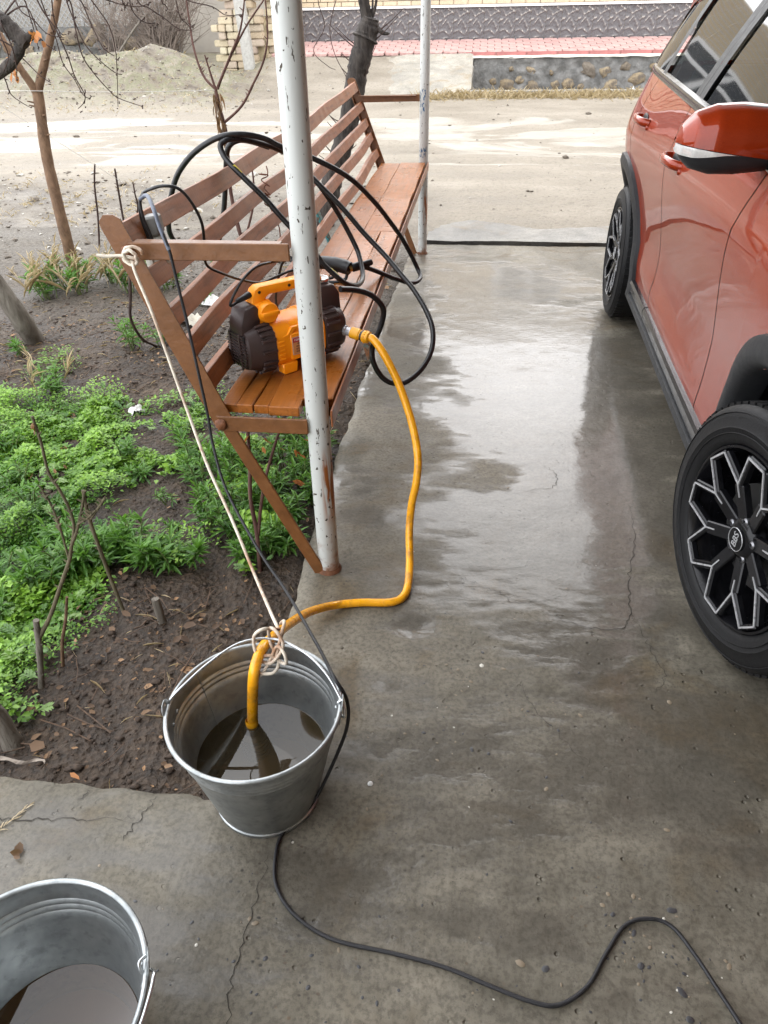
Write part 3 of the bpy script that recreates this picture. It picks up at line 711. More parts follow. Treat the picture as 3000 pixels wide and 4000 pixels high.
# ================================================================== posts
def m_chipped(name, base, chip, thr=.66, rust=(.20, .075, .025), low=0.0):
    t = NT(name); c = t.coord(); sp = t.node('ShaderNodeSeparateXYZ'); t.put(sp.inputs[0], c)
    n = t.noise(t.mapping(c, (1, 1, .8)), 62, 3, .45, .1)
    ch = t.ramp(n, [(thr, 0.0), (thr + .012, 1.0)])
    n2 = t.noise(t.mapping(c, (1, 1, .25)), 120, 3, .6)
    ch2 = t.ramp(n2, [(.65, 0.0), (.665, .9)])
    fac = t.math('MAXIMUM', ch, ch2)
    streak = t.ramp(t.noise(t.mapping(c, (30, 30, 2.2)), 1.0, 5, .6), [(.5, 0.0), (.8, .35)])
    col = t.mix(streak, base, tuple(x * .72 for x in base))
    zb = t.ramp(t.math('ADD', t.math('MULTIPLY', sp.outputs[2], 1.0), t.math('MULTIPLY', n, .25)), [(.13, 1.0), (.26, 0.0)])
    col = t.mix(t.math('MULTIPLY', zb, t.ramp(t.noise(c, 18, 5, .65), [(.42, 0.0), (.58, .9)])), col, rust)
    side = t.ramp(t.math('ADD', t.math('MULTIPLY', sp.outputs[0], 10.0), .5), [(.50, 0.0), (.64, 1.0)])
    zr = t.ramp(sp.outputs[2], [(.0, .5), (.08, .1), (.17, .2), (.24, 1.0), (.36, 1.0), (.43, 0.0)])
    col = t.mix(t.math('MULTIPLY', t.math('MULTIPLY', side, zr), t.ramp(t.noise(t.mapping(c, (1, 1, .12)), 60, 5), [(.38, 0.0), (.48, 1.0)])), col, (.27, .085, .018))
    col = t.mix(fac, col, chip)
    return t.pbr(col, t.mix(fac, (.38,) * 3, (.8,) * 3), 0, t.bump(fac, -.5, .002), .5)
M_POST = m_chipped('chipped_white_post', (.50, .515, .49), (.055, .042, .03), .69)
POST_R = .0295
def post(x, y, top, r, label, bluespots=False):
    e = empty('carport_post', (x, y, 0)); tag(e, label, 'post', 'white steel posts holding up the carport')
    z0 = float(slab_z(np.array([x]), np.array([y]))[0])
    mb = MB()
    mb.tube([(0, 0, z0 - .03), (0, 0, .3), (0, 0, 1.0), (0, 0, top)], r, 28)
    mb.build('tube', M_POST, e, smooth=50)
    m = MB(); prof = [(r + .008, z0 - .012), (r + .007, z0 + .003), (r + .003, z0 + .008), (r + .0005, z0 + .014)]
    m.lathe(prof, 24); m.build('weld_bead', simple('rusty_weld', (.14, .06, .03), .85, 0, .3, 60, .004), e, smooth=50)
    return e
postN = post(-.372, 1.60, 3.1, POST_R, 'chipped white steel post in front of the bench, nearest the camera')
postF = post(-.350, 5.06, 3.1, .030, 'slim white steel post at the far end of the bench')
M_BLUE = simple('blue_paint', (.02, .09, .20), .5)
rnd = random.Random(5)
for (z0, z1, k) in [(.84, .97, 26), (.60, .65, 16)]:
    mb = MB()
    for i in range(k):
        z = rnd.uniform(z0, z1); a = rnd.uniform(-2.9, -1.3) if z0 > .7 else rnd.uniform(-2.6, -1.0); h_ = rnd.uniform(.006, .024); w_ = rnd.uniform(.05, .22); rr = .0308
        mb.add([(rr * math.cos(a), rr * math.sin(a), z), (rr * math.cos(a + w_), rr * math.sin(a + w_), z + rnd.uniform(-.003, .003)), (rr * math.cos(a + w_ * .8), rr * math.sin(a + w_ * .8), z + h_), (rr * math.cos(a - .04), rr * math.sin(a - .04), z + h_ * .8)], [(0, 1, 2, 3)])
    stuff(mb.build('blue_paint_patch', M_BLUE, postF))

# ================================================================== bench
def m_paintwood(name, base, gloss, grain_axis_scale, wet=False):
    t = NT(name); c = t.coord(); r = t.objrand()
    g = t.noise(t.mapping(c, grain_axis_scale), 1.0, 6, .65, .3)
    col = t.ramp(g, [(.32, tuple(x * .62 for x in base)), (.5, base), (.72, tuple(min(1, x * 1.18) for x in base))])
    col = t.mix(t.ramp(t.noise(c, 9, 5, .6), [(.5, 0.0), (.75, .5)]), col, tuple(x * .55 for x in base))
    sawl = t.noise(t.mapping(c, (8, 160, 8)), 1.0, 3, .5)
    h = t.math('ADD', t.math('MULTIPLY', g, .6), t.math('MULTIPLY', sawl, .5))
    h = t.math('ADD', h, t.math('MULTIPLY', t.noise(c, 140, 3, .6), .25))
    rg = t.ramp(t.noise(c, 7, 4, .6), [(.35, gloss), (.65, gloss + .22)])
    return t.pbr(col, rg, 0, t.bump(h, .55, .0025), .3, coat=.10 if wet else .05, coat_rough=.15 if wet else .3)
M_SLAT = m_paintwood('brown_painted_slat', (.25, .090, .034), .34, (60, 5, 60), True)
M_SEAT = m_paintwood('orange_brown_seat_board', (.30, .098, .016), .24, (70, 4, 70), True)
t = NT('brown_painted_steel'); c = t.coord()
M_BSTEEL = t.pbr(t.ramp(t.noise(c, 22, 6, .65), [(.3, (.125, .050, .014)), (.55, (.17, .068, .020)), (.75, (.21, .095, .035))]), .42, 0, t.bump(t.noise(c, 60, 5, .65), .5, .003), .5)
M_ROUGHW = simple('weld_blob', (.15, .055, .02), .6, 0, .3, 60, .006, 80)

bench = empty('bench', (-.62, 1.58, 0)); tag(bench, 'long brown slatted bench welded between the two white posts', 'bench')
BO = Vector((-.62, 1.58, 0))
Y0, Y1 = 1.58, 5.03
def seat_top(y): return .527 + .045 * (y - Y0) / (Y1 - Y0)
def bl(p): return Vector(p) - BO
def back_pt(y, t):
    """point on the leaning back: t=0 at seat rear corner, 1 at the top"""
    zt = .958 + .055 * (y - Y0) / (Y1 - Y0); zs = seat_top(y) - .015
    return Vector((lerp(-.622, -.795, t), y, lerp(zs, zt, t)))
# end frames: flat bars with a turned flange
def flat_bar(a, b, wid, th, name='bar', inset=.0):
    """flat bar lying in the XZ plane; flange along +Y on one edge (angle iron)"""
    a, b = Vector(a), Vector(b); d = (b - a).normalized(); n = Vector((d.z, 0, -d.x))
    mb = MB()
    v = [a + n * wid / 2, a - n * wid / 2, b - n * wid / 2, b + n * wid / 2]
    v = [bl(p) for p in v]; dy = Vector((0, th, 0))
    mb.add(v + [p + dy for p in v], [(0, 1, 2, 3), (7, 6, 5, 4), (0, 4, 5, 1), (1, 5, 6, 2), (2, 6, 7, 3), (3, 7, 4, 0)])
    return mb
def end_frame(y, sgn):
    th = .005 * sgn; top = back_pt(y, 1.03); cor = back_pt(y, -.05)
    mb = flat_bar(cor, top, .052, th)
    # rounded top of the upright
    d = (top - cor).normalized(); n = Vector((d.z, 0, -d.x))
    pl = [top - n * .026, top - n * .022 + d * .012, top - n * .006 + d * .02, top + n * .016 + d * .012, top + n * .026]
    pl = [bl(p) for p in pl]; k = len(pl); dy = Vector((0, th, 0))
    mb.add(pl + [p + dy for p in pl], [tuple(range(k)), tuple(range(2 * k - 1, k - 1, -1))] + [(i, i + k, (i + 1) % k + k, (i + 1) % k) for i in range(k)])
    mb.build('back_upright', M_BSTEEL, bench, smooth=30)
    # flange of the angle iron, carrying the slats from behind
    a, b = back_pt(y, -.02), back_pt(y, 1.0); n2 = Vector((-(b - a).z, 0, (b - a).x)).normalized()
    MB().bar(bl(a + n2 * .024 + Vector((0, .022 * sgn, 0))), bl(b + n2 * .024 + Vector((0, .022 * sgn, 0))), .04, .004, n2).build('upright_flange', M_BSTEEL, bench)
    foot = Vector((-.392 if sgn > 0 else -.40, y + .004 * sgn, .0))
    flat_bar(cor + d * .01, foot, .036, th * 1.6).build('leg', M_BSTEEL, bench, smooth=30, bevel=.002)
    # arm bar and seat rail run to the post
    xp = -.372 + .0 if sgn > 0 else -.350
    za = back_pt(y, .845)
    ay = Vector((0, -.004 * sgn, 0))
    flat_bar(Vector((za.x, y, .912 if sgn > 0 else .93)) + ay, Vector((xp - .028, y, .914 if sgn > 0 else .935)) + ay, .038, th * 1.4).build('arm_bar', M_BSTEEL, bench, smooth=30, bevel=.002)
    MB().box(bl((lerp(za.x, xp, .5) - .02, y + .014 * sgn, (.912 if sgn > 0 else .93) + .0175)), (abs(xp - za.x) - .06, .026, .004)).build('arm_bar_flange', M_BSTEEL, bench)
    zs = seat_top(y) - .042
    flat_bar(Vector((-.63, y, zs)) + ay, Vector((xp - .02, y, zs)) + ay, .042, th * 1.4).build('seat_rail', M_BSTEEL, bench, smooth=30, bevel=.002)
    for (px, pz) in [(-.617, zs), (za.x, .912 if sgn > 0 else .93)]:
        bm = bmesh.new(); bmesh.ops.create_icosphere(bm, subdivisions=2, radius=.016)
        for v in bm.verts: v.co *= 1 + .35 * fbm(v.co.x * 90, v.co.y * 90, v.co.z * 90 + px, 2); v.co.y *= .45
        me = bpy.data.meshes.new('weld'); bm.to_mesh(me); bm.free(); link('weld', me, M_ROUGHW, bench, smooth=60, loc=bl((px, y - .006 * sgn, pz)))
end_frame(Y0 - .01, 1)
end_frame(Y1 + .012, -1)
# middle support with some old turquoise paint
M_TURQ = m_chipped('turquoise_paint', (.03, .16, .17), (.10, .045, .02), .58)
ym = 3.28
a, b = back_pt(ym, -.1), back_pt(ym, .98); nn = Vector((-(b - a).z, 0, (b - a).x)).normalized()
MB().bar(bl(a + nn * .03), bl(b + nn * .03), .045, .012, nn).build('middle_upright', M_TURQ, bench, bevel=.002, smooth=30)
MB().bar(bl(a + nn * .03), bl((-.47, ym, gz(-.47, ym))), .035, .01, (0, 1, 0)).build('middle_leg', M_TURQ, bench, bevel=.002, smooth=30)
MB().box(bl((-.49, ym, seat_top(ym) - .045)), (.27, .03, .03)).build('middle_rail', M_BSTEEL, bench)
for yy in (3.5, 4.3):
    MB().bar(bl((-.40, yy, seat_top(yy) - .03)), bl((-.375, yy, seat_top(yy) - .14)), .03, .03, (0, 1, 0)).build('rail_tab', M_BSTEEL, bench)
# back slats (slightly sagging)
for i, (tt, hh) in enumerate([(.955, .054), (.735, .046), (.545, .046), (.36, .046), (.155, .046)]):
    ny = 40; vs = []
    for j in range(ny + 1):
        y = lerp(Y0 + (.0 if i else -.006), Y1, j / ny); sag = (.028 - .004 * i) * math.sin(PI * j / ny)
        c = back_pt(y, tt) + Vector((.006 * math.sin(j * .35 + i), 0, -sag + .003 * math.sin(j * .5 + i * 2)))
        d = (back_pt(y, 1) - back_pt(y, 0)).normalized(); n = Vector((d.z, 0, -d.x)); c = c + n * .002
        for (sx, sy) in ((-1, -1), (1, -1), (1, 1), (-1, 1)): vs.append(bl(c + n * sx * .0135 + d * sy * hh / 2))
    fs = [(0, 1, 2, 3), tuple(ny * 4 + k for k in (3, 2, 1, 0))]
    for j in range(ny):
        for k in range(4): fs.append((j * 4 + k, (j + 1) * 4 + k, (j + 1) * 4 + (k + 1) % 4, j * 4 + (k + 1) % 4))
    MB().add(vs, fs).build('back_slat', M_SLAT, bench, bevel=.0018, bseg=1, smooth=30, angle=60)
# seat boards: two wide planks and a narrow one, split at the ends
def board(x0, x1, y0, y1, th, lift, seed):
    ny = 30; vs = []
    for j in range(ny + 1):
        y = lerp(y0, y1, j / ny); z = seat_top(y) + lift + .002 * math.sin(j * .6 + seed)
        for (x, dz) in ((x0, -th), (x1, -th), (x1, 0), (x0, 0)): vs.append(bl((x + .0015 * math.sin(j * .8 + seed * 2), y, z + dz)))
    fs = [(0, 1, 2, 3), tuple(ny * 4 + k for k in (3, 2, 1, 0))]
    for j in range(ny):
        for k in range(4): fs.append((j * 4 + k, (j + 1) * 4 + k, (j + 1) * 4 + (k + 1) % 4, j * 4 + (k + 1) % 4))
    return MB().add(vs, fs).build('seat_board', M_SEAT, bench, bevel=.002, bseg=1, smooth=30, angle=60)
board(-.622, -.5795, Y0 + .012, 2.9, .024, 0, 1); board(-.5783, -.5365, Y0 + .010, 2.9, .024, .0005, 2); board(-.5353, -.4965, Y0 + .014, 2.9, .024, 0, 3)
board(-.622, -.497, 2.904, Y1 - .01, .024, .001, 6)
board(-.4953, -.4165, Y0 + .002, 3.3, .026, .006, 4); board(-.4153, -.338, Y0 + .055, 3.3, .026, .004, 8); board(-.494, -.338, 3.304, Y1 - .01, .026, .004, 7)
# front angle iron
mb = MB()
mb.bar(bl((-.330, Y0 - .01, seat_top(Y0) - .018)), bl((-.318, Y1 + .02, seat_top(Y1) - .018)), .005, .045)
mb.build('front_rail', M_SLAT, bench, bevel=.001)
mb = MB(); mb.bar(bl((-.350, Y0 + .05, seat_top(Y0) - .0385)), bl((-.340, Y1 - .06, seat_top(Y1) - .0385)), .036, .004); mb.build('front_rail_flange', M_BSTEEL, bench)

# ================================================================== hoses and cords
def rope(name, pts, r, mat, sub=6, seg=10, parent=None):
    return MB().tube(smooth_path(pts, sub), r, seg).build(name, mat, parent, smooth=60)
def m_rubber(name, base, rough=.35):
    t = NT(name); c = t.coord(); n = t.noise(c, 60, 5, .6)
    return t.pbr(t.ramp(n, [(.35, tuple(x * .7 for x in base)), (.7, tuple(x * 1.3 for x in base))]), t.ramp(n, [(.3, rough - .1), (.7, rough + .15)]), 0, t.bump(n, .2, .001), .5)
M_BLACKR = m_rubber('black_rubber', (.012, .012, .013), .33)
M_CABLE = m_rubber('black_cable', (.016, .016, .018), .5)
M_HOSE = simple('orange_hose', (.90, .40, .010), .28, 0, .06, 14, coat=.3, dirt=(.55, .24, .02), dscale=26)
M_ORANGE = simple('orange_plastic', (1.0, .32, .008), .36, 0, .04, 30, .0006, 300)
M_BROWNP = simple('dark_brown_plastic', (.045, .028, .026), .42, 0, .12, 40, .0008, 260)
M_BLACKP = simple('black_plastic', (.012, .012, .013), .42, 0, .1, 50)
M_CHROME = simple('chrome', (.75, .75, .75), .15, 1.0, .03)
M_BRASS = simple('brass', (.62, .42, .15), .3, 1.0, .08)
M_YPLAST = simple('yellow_plastic', (.85, .40, .012), .35, 0, .04)
M_CORD = simple('white_cord', (.62, .56, .46), .6, 0, .15, 60, dirt=(.32, .17, .09), dscale=14)

HOSE = [(-.317, 1.859, .625), (-.267, 1.824, .62), (-.238, 1.876, .568), (-.212, 1.862, .527), (-.183, 1.843, .472), (-.147, 1.803, .385), (-.125, 1.749, .31), (-.126, 1.724, .24), (-.138, 1.708, .17), (-.142, 1.68, .09), (-.134, 1.603, .03), (-.135, 1.504, .013), (-.167, 1.459, .012), (-.255, 1.447, .012), (-.327, 1.419, .02), (-.368, 1.324, .08), (-.38, 1.199, .16), (-.377, 1.065, .25), (-.38, .984, .29), (-.387, .942, .27), (-.398, .933, .19), (-.407, .931, .112)]
# ================================================================== pressure pump on the bench
PA = R(46)                                   # its long axis, from +X towards +Y
pump = empty('pressure_washer_pump', (-.502, 1.862, seat_top(1.86) + .006), (0, 0, PA)); pump.scale = (.94, .96, .87); tag(pump, 'orange and dark brown pressure washer pump standing on the bench', 'pressure washer')
# local: +x = pump head (right end), -x = vent end; z up, 0 = seat
def shell(stations, n=28, flat=.0):
    """loft of rounded-octagon sections: (x, half width, z bottom, z top, corner)"""
    v = []; f = []
    for (x, hw, z0, z1, cr) in stations:
        zc = (z0 + z1) / 2; hh = (z1 - z0) / 2
        for k in range(n):
            a = 2 * PI * k / n; ca, sa = math.cos(a), math.sin(a); ex = cr
            yy = hw * math.copysign(abs(ca) ** ex, ca); zz = hh * math.copysign(abs(sa) ** ex, sa)
            v.append((x, yy, zc + zz))
    m = len(stations)
    for i in range(m - 1):
        for k in range(n): f.append((i * n + k, i * n + (k + 1) % n, (i + 1) * n + (k + 1) % n, (i + 1) * n + k))
    f.append(tuple(range(n))[::-1]); f.append(tuple((m - 1) * n + k for k in range(n)))
    return MB().add(v, f)
body = shell([(-.085, .076, .018, .158, .62), (-.08, .079, .014, .162, .62), (-.03, .076, .017, .162, .62), (-.026, .072, .02, .158, .62), (.05, .072, .02, .158, .62), (.054, .076, .017, .162, .62), (.082, .078, .014, .162, .62), (.086, .075, .018, .158, .62)]).build('motor_housing', M_ORANGE, pump, smooth=32)
shell([(-.165, .048, .034, .135, .7), (-.160, .06, .026, .152, .65), (-.13, .072, .016, .162, .62), (-.09, .080, .01, .165, .62), (-.0855, .0805, .0095, .1655, .62)]).build('vent_housing', M_BROWNP, pump, smooth=32)
shell([(.0865, .080, .01, .165, .62), (.092, .081, .009, .166, .62), (.135, .078, .012, .168, .6), (.165, .066, .02, .155, .62), (.18, .05, .03, .135, .65)]).build('pump_head', M_BROWNP, pump, smooth=32)
# ribs round both dark ends and the orange shoulders
for (xr, par, mt) in [(-.108, .0775, M_BROWNP), (.112, .0805, M_BROWNP)]:
    mb = MB()
    for k in range(22):
        a = 2 * PI * k / 22; 
        mb.box((xr, (par + .002) * math.copysign(abs(math.cos(a)) ** .62, math.cos(a)), .088 + .0765 * math.copysign(abs(math.sin(a)) ** .62, math.sin(a))), (.046, .009, .009), Matrix.Rotation(a, 3, 'X'))
    stuff(mb.build('grip_ribs', mt, pump, bevel=.001))
for xr in (-.068, .070):
    mb = MB()
    for s_ in (-1, 1):
        for k in range(5): mb.box((xr, s_ * .0775, .052 + k * .014), (.020, .004, .006))
    stuff(mb.build('side_ribs', M_ORANGE, pump, bevel=.0015))
# vent slats on the end face and frame bar
mb = MB()
for k in range(11):
    z = .040 + k * .0095; hw = .05 * math.sqrt(max(.2, 1 - ((z - .087) / .075) ** 2))
    mb.box((-.1645, 0, z), (.012, 2 * hw, .0045), Matrix.Rotation(-.3, 3, 'Y'))
stuff(mb.build('vent_slats', M_BROWNP, pump))
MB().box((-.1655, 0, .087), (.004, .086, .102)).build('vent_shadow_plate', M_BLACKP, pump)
for yy in (-.022, .03): MB().box((-.169, yy, .086), (.008, .007, .112)).build('vent_bar', M_BROWNP, pump, bevel=.002)
# brown hood that rises in front of the switch
hood = [(-.168, .135), (-.130, .135), (-.104, .158), (-.098, .20), (-.112, .222), (-.150, .215), (-.166, .165)]
MB().prism([(x, z) for x, z in hood], -.036, .036, Matrix(((1, 0, 0, 0), (0, 0, 1, 0), (0, 1, 0, 0), (0, 0, 0, 1)))).build('vent_hood', M_BROWNP, pump, bevel=.008, bseg=2, smooth=40)
# carrying handle
XZ = Matrix(((1, 0, 0, 0), (0, 0, 1, 0), (0, 1, 0, 0), (0, 0, 0, 1)))
hd = [(-.112, .15), (-.112, .235), (-.10, .258), (-.085, .266), (.105, .262), (.125, .252), (.128, .16), (.100, .16), (.096, .222), (.085, .232), (-.055, .236), (-.068, .228), (-.076, .15)]
MB().prism(hd, -.019, .019, XZ).build('carry_handle', M_ORANGE, pump, bevel=.006, bseg=2, smooth=40)
MB().prism([(-.118, .14), (-.115, .218), (-.06, .225), (-.045, .15)], -.032, .032, XZ).build('switch_block', M_ORANGE, pump, bevel=.007, bseg=2, smooth=40)
for (x, z) in [(-.088, .250), (.01, .250), (.085, .247)]:
    MB().lathe([(.0045, 0), (.0045, .002), (.0, .002)], 12, Matrix.Translation((x, -.0185, z)) @ Matrix.Rotation(PI / 2, 4, 'X')).build('screw_hole', M_BLACKP, pump)
for (x, y, z) in [(-.118, -.069, .136), (.125, -.071, .135), (.145, -.05, .152), (.148, -.03, .19)]:
    MB().lathe([(.007, 0), (.0062, .002), (.004, .002), (.004, -.001), (0, -.001)], 14, Matrix.Translation((x, y, z)) @ Matrix.Rotation(PI / 2 - .35, 4, 'X')).build('screw_boss', M_BLACKP, pump, smooth=40)
# rotary switch knob facing the camera
kn = Matrix.Translation((-.078, -.031, .192)) @ Matrix.Rotation(PI / 2, 4, 'X')
knob = MB().lathe([(.031, -.002), (.031, .012), (.028, .018), (.012, .02), (0, .02)], 28, kn).build('switch_knob', M_ORANGE, pump, smooth=40)
MB().box((-.078, -.052, .192), (.056, .014, .014)).build('knob_grip', M_ORANGE, knob, bevel=.004, bseg=2, smooth=40)
# raised panel with the rating plate
MB().box((0.012, -.0735, .082), (.10, .008, .085)).build('side_panel', M_ORANGE, pump, bevel=.003, smooth=40)
MB().prism([(-.085, .118), (-.045, .126), (-.03, .145), (.05, .145), (.06, .128), (.084, .124), (.084, .118), (.05, .118), (.04, .137), (-.02, .137), (-.035, .118)], -.0765, -.068, XZ).build('side_moulding', M_ORANGE, pump, bevel=.0015)
plate = MB().box((-.004, -.0783, .084), (.060, .0015, .056)).build('rating_plate', simple('plate_silver', (.52, .42, .36), .4, .2), pump)
MB().box((-.004, -.0793, .084), (.056, .001, .052)).build('plate_face', simple('plate_orange', (.60, .27, .10), .5), plate)
MB().box((-.004, -.0799, .103), (.056, .001, .014)).build('plate_header', simple('plate_red', (.42, .03, .04), .5), plate)
def text_obj(txt, size, mat, parent, mtx, extrude=.0004, name='lettering', align='CENTER'):
    cu = bpy.data.curves.new(name, 'FONT'); cu.body = txt; cu.size = size; cu.extrude = extrude; cu.align_x = align; cu.align_y = 'CENTER'
    ob = bpy.data.objects.new(name, cu); COL.objects.link(ob)
    dg = bpy.context.evaluated_depsgraph_get(); me = bpy.data.meshes.new_from_object(ob.evaluated_get(dg))
    bpy.data.objects.remove(ob); bpy.data.curves.remove(cu)
    me.transform(mtx); me.materials.clear()
    return link(name, me, mat, parent)
FX = Matrix.Rotation(PI / 2, 4, 'X')
M_INKD = simple('ink_dark', (.05, .02, .015), .6); M_INKW = simple('ink_white', (.75, .7, .68), .6)
text_obj('1500W', .009, M_INKW, plate, Matrix.Translation((-.015, -.0806, .1032)) @ FX)
for k, s_ in enumerate(['220V  50Hz', 'MAX 120 BAR', 'FLOW 7 L/min', 'WATER PUMP']): text_obj(s_, .0062, M_INKD, plate, Matrix.Translation((-.004, -.0801, .091 - k * .0085)) @ FX)
# feet
for x in (-.045, .055):
    for s_ in (-1, 1):
        MB().prism([(x - .022, 0), (x + .022, 0), (x + .027, .035), (x - .027, .035)], s_ * .045, s_ * .078, XZ).build('foot', M_ORANGE, pump, bevel=.003, smooth=40)
# gauge tower on the pump head
MB().prism([(.085, .15), (.088, .222), (.098, .232), (.150, .228), (.168, .20), (.172, .14)], -.042, .042, XZ).build('gauge_tower', M_BROWNP, pump, bevel=.007, bseg=2, smooth=40)
g = Matrix.Translation((.126, 0, .229))
gauge = MB().lathe([(.026, 0), (.029, .004), (.029, .012), (.027, .015), (.0245, .015), (.0245, .011)], 32, g).build('pressure_gauge', M_CHROME, pump, smooth=40)
MB().lathe([(.0245, .0115), (0, .0115)], 32, g).build('dial', simple('dial_white', (.6, .62, .62), .25), gauge)
MB().box((.132, .004, .242), (.022, .0025, .001), Matrix.Rotation(.6, 3, 'Z')).build('needle', M_BLACKP, gauge)
# water inlet with clear filter and yellow quick connector, aimed at the drive
def conn(prof, mat, name, base, tip, parent, seg=22):
    d = (Vector(tip) - Vector(base)).normalized(); q = d.to_track_quat('Z', 'Y').to_matrix().to_4x4()
    return MB().lathe(prof, seg, Matrix.Translation(base) @ q).build(name, mat, parent, smooth=40)
ib = Vector((.150, -.040, .085)); it = Vector((.20, -.155, .068))
conn([(.024, -.01), (.026, .004), (.024, .012), (.018, .013), (0, .013)], M_BLACKP, 'inlet_collar', ib, it, pump)
conn([(.016, .012), (.017, .03), (.0165, .034), (.014, .036), (.014, .056), (.012, .057)], simple('clear_filter', (.40, .40, .42), .12, .3), 'inlet_filter', ib, it, pump)
conn([(.013, .052), (.0185, .053), (.0185, .08), (.016, .082), (.016, .085)], M_YPLAST, 'quick_connector', ib, it, pump)
conn([(.0165, .085), (.0165, .092), (.0, .092)], M_BLACKP, 'connector_seal', ib, it, pump)
mb = MB(); d = (it - ib).normalized(); q = d.to_track_quat('Z', 'Y').to_matrix().to_4x4()
mb.lathe([(.0155, .091), (.019, .093), (.019, .110), (.015, .114), (.011, .115)], 22, Matrix.Translation(ib) @ q)
for k in range(16):
    a = 2 * PI * k / 16; p = Matrix.Translation(ib) @ q @ Vector((.0192 * math.cos(a), .0192 * math.sin(a), .101)); mb.box(p, (.003, .003, .003))
mb.build('hose_nut', M_YPLAST, pump, smooth=35)
# strain relief where the power lead enters
conn([(.010, 0), (.0095, .012), (.0065, .045), (.0045, .048)], M_BLACKP, 'strain_relief', (-.110, -.004, .245), (-.175, -.012, .232), pump)
bpy.context.view_layer.update()
PM = Matrix.Translation(pump.location) @ Matrix.Rotation(PA, 4, 'Z') @ Matrix.Diagonal((.94, .96, .87, 1))
_d = (it - ib).normalized()
HOSE[0:2] = [tuple(PM @ (ib + _d * .100)), tuple(PM @ (ib + _d * .125))]
hose = empty('garden_hose', (-.135, 1.5, 0)); tag(hose, 'thick orange hose running from the pump into the bucket', 'hose')
HO = Vector((-.135, 1.5, 0))
MB().tube([p - HO for p in smooth_path(HOSE, 8)], .0112, 16).build('hose_tube', M_HOSE, hose, smooth=60)
e = Vector(HOSE[-1]) - HO
MB().lathe([(.0118, .022), (.0132, .02), (.0132, -.004), (.012, -.006)], 18, Matrix.Translation(e)).build('hose_clamp', M_YPLAST, hose, smooth=40)
# suction strainer at its end, under water
mb = MB(); prof = [(.006, .004), (.016, .002), (.020, -.012)]
for k in range(6): prof += [(.030, -.016 - k * .012), (.030, -.023 - k * .012), (.025, -.024 - k * .012), (.025, -.028 - k * .012)]
mb.lathe(prof + [(.03, -.095), (.0, -.097)], 24, Matrix.Translation(e)); mb.build('strainer', M_BLACKP, hose, smooth=35)


# ================================================================== black high-pressure hose, gun, leads
HPA = [(-.419, 2.6, .599), (-.371, 2.62, .583), (-.295, 2.7, .528), (-.231, 2.78, .486), (-.204, 2.86, .483), (-.223, 2.9, .517), (-.268, 2.85, .622), (-.31, 2.75, .717), (-.359, 2.65, .811), (-.426, 2.55, .902), (-.529, 2.5, .965), (-.618, 2.45, 1.005), (-.667, 2.42, 1.034), (-.727, 2.38, 1.05), (-.795, 2.36, 1.043), (-.876, 2.36, 1.002), (-.947, 2.38, .939), (-.992, 2.4, .867), (-1.022, 2.42, .797), (-1.037, 2.45, .731), (-1.017, 2.5, .664), (-.951, 2.5, .653), (-.904, 2.5, .681), (-.867, 2.48, .741), (-.835, 2.46, .835), (-.805, 2.43, .942), (-.779, 2.4, 1.009), (-.743, 2.4, 1.031), (-.714, 2.45, 1.021), (-.676, 2.5, .999)]
HPB = [(-.64, 2.56, .975), (-.665, 2.5, 1.0), (-.712, 2.42, 1.028), (-.755, 2.37, 1.039), (-.783, 2.35, 1.028), (-.78, 2.34, 1.005), (-.759, 2.33, .978), (-.708, 2.32, .931), (-.655, 2.32, .879), (-.608, 2.32, .824), (-.55, 2.32, .76), (-.499, 2.33, .699), (-.48, 2.33, .673), (-.419, 2.34, .616), (-.389, 2.42, .584), (-.384, 2.52, .585), (-.407, 2.6, .633), (-.426, 2.62, .67), (-.461, 2.62, .739), (-.503, 2.6, .82), (-.544, 2.55, .896), (-.589, 2.5, .949)]
HPC = [(-.61, 2.52, .965), (-.588, 2.5, .955), (-.534, 2.5, .904), (-.442, 2.5, .815), (-.373, 2.5, .737), (-.297, 2.48, .667), (-.242, 2.44, .619), (-.194, 2.4, .58), (-.145, 2.34, .527), (-.119, 2.28, .482), (-.12, 2.22, .432), (-.152, 2.16, .389), (-.202, 2.1, .372), (-.255, 2.08, .39), (-.288, 2.07, .445), (-.294, 2.08, .497), (-.269, 2.1, .56), (-.261, 2.1, .613), (-.29, 2.08, .658), (-.33, 2.05, .683), (-.371, 2.0, .701)]
hp = empty('pressure_hose', (-.5, 2.5, .55)); tag(hp, 'coiled black pressure hose thrown over the bench back', 'hose')
hpo = Vector((-.5, 2.5, .55))
mb = MB()
for L_ in (HPA, HPB, HPC): mb.tube([p - hpo for p in smooth_path(L_, 7)], .0088, 12)
mb.build('hose_tube', M_BLACKR, hp, smooth=60)
# printed yellow tags on the hose
for (L_, i, nm) in ((HPB, 6, 'YELLOW'), (HPB, 12, 'Y')):
    a, b = Vector(L_[i]) - hpo, Vector(L_[i + 1]) - hpo; m_ = a.lerp(b, .45); d = (b - a).normalized()
    MB().tube([m_ - d * .016, m_ + d * .016], .00905, 12).build('printed_band', simple('print_yellow', (.55, .45, .05), .5), hp, smooth=60)
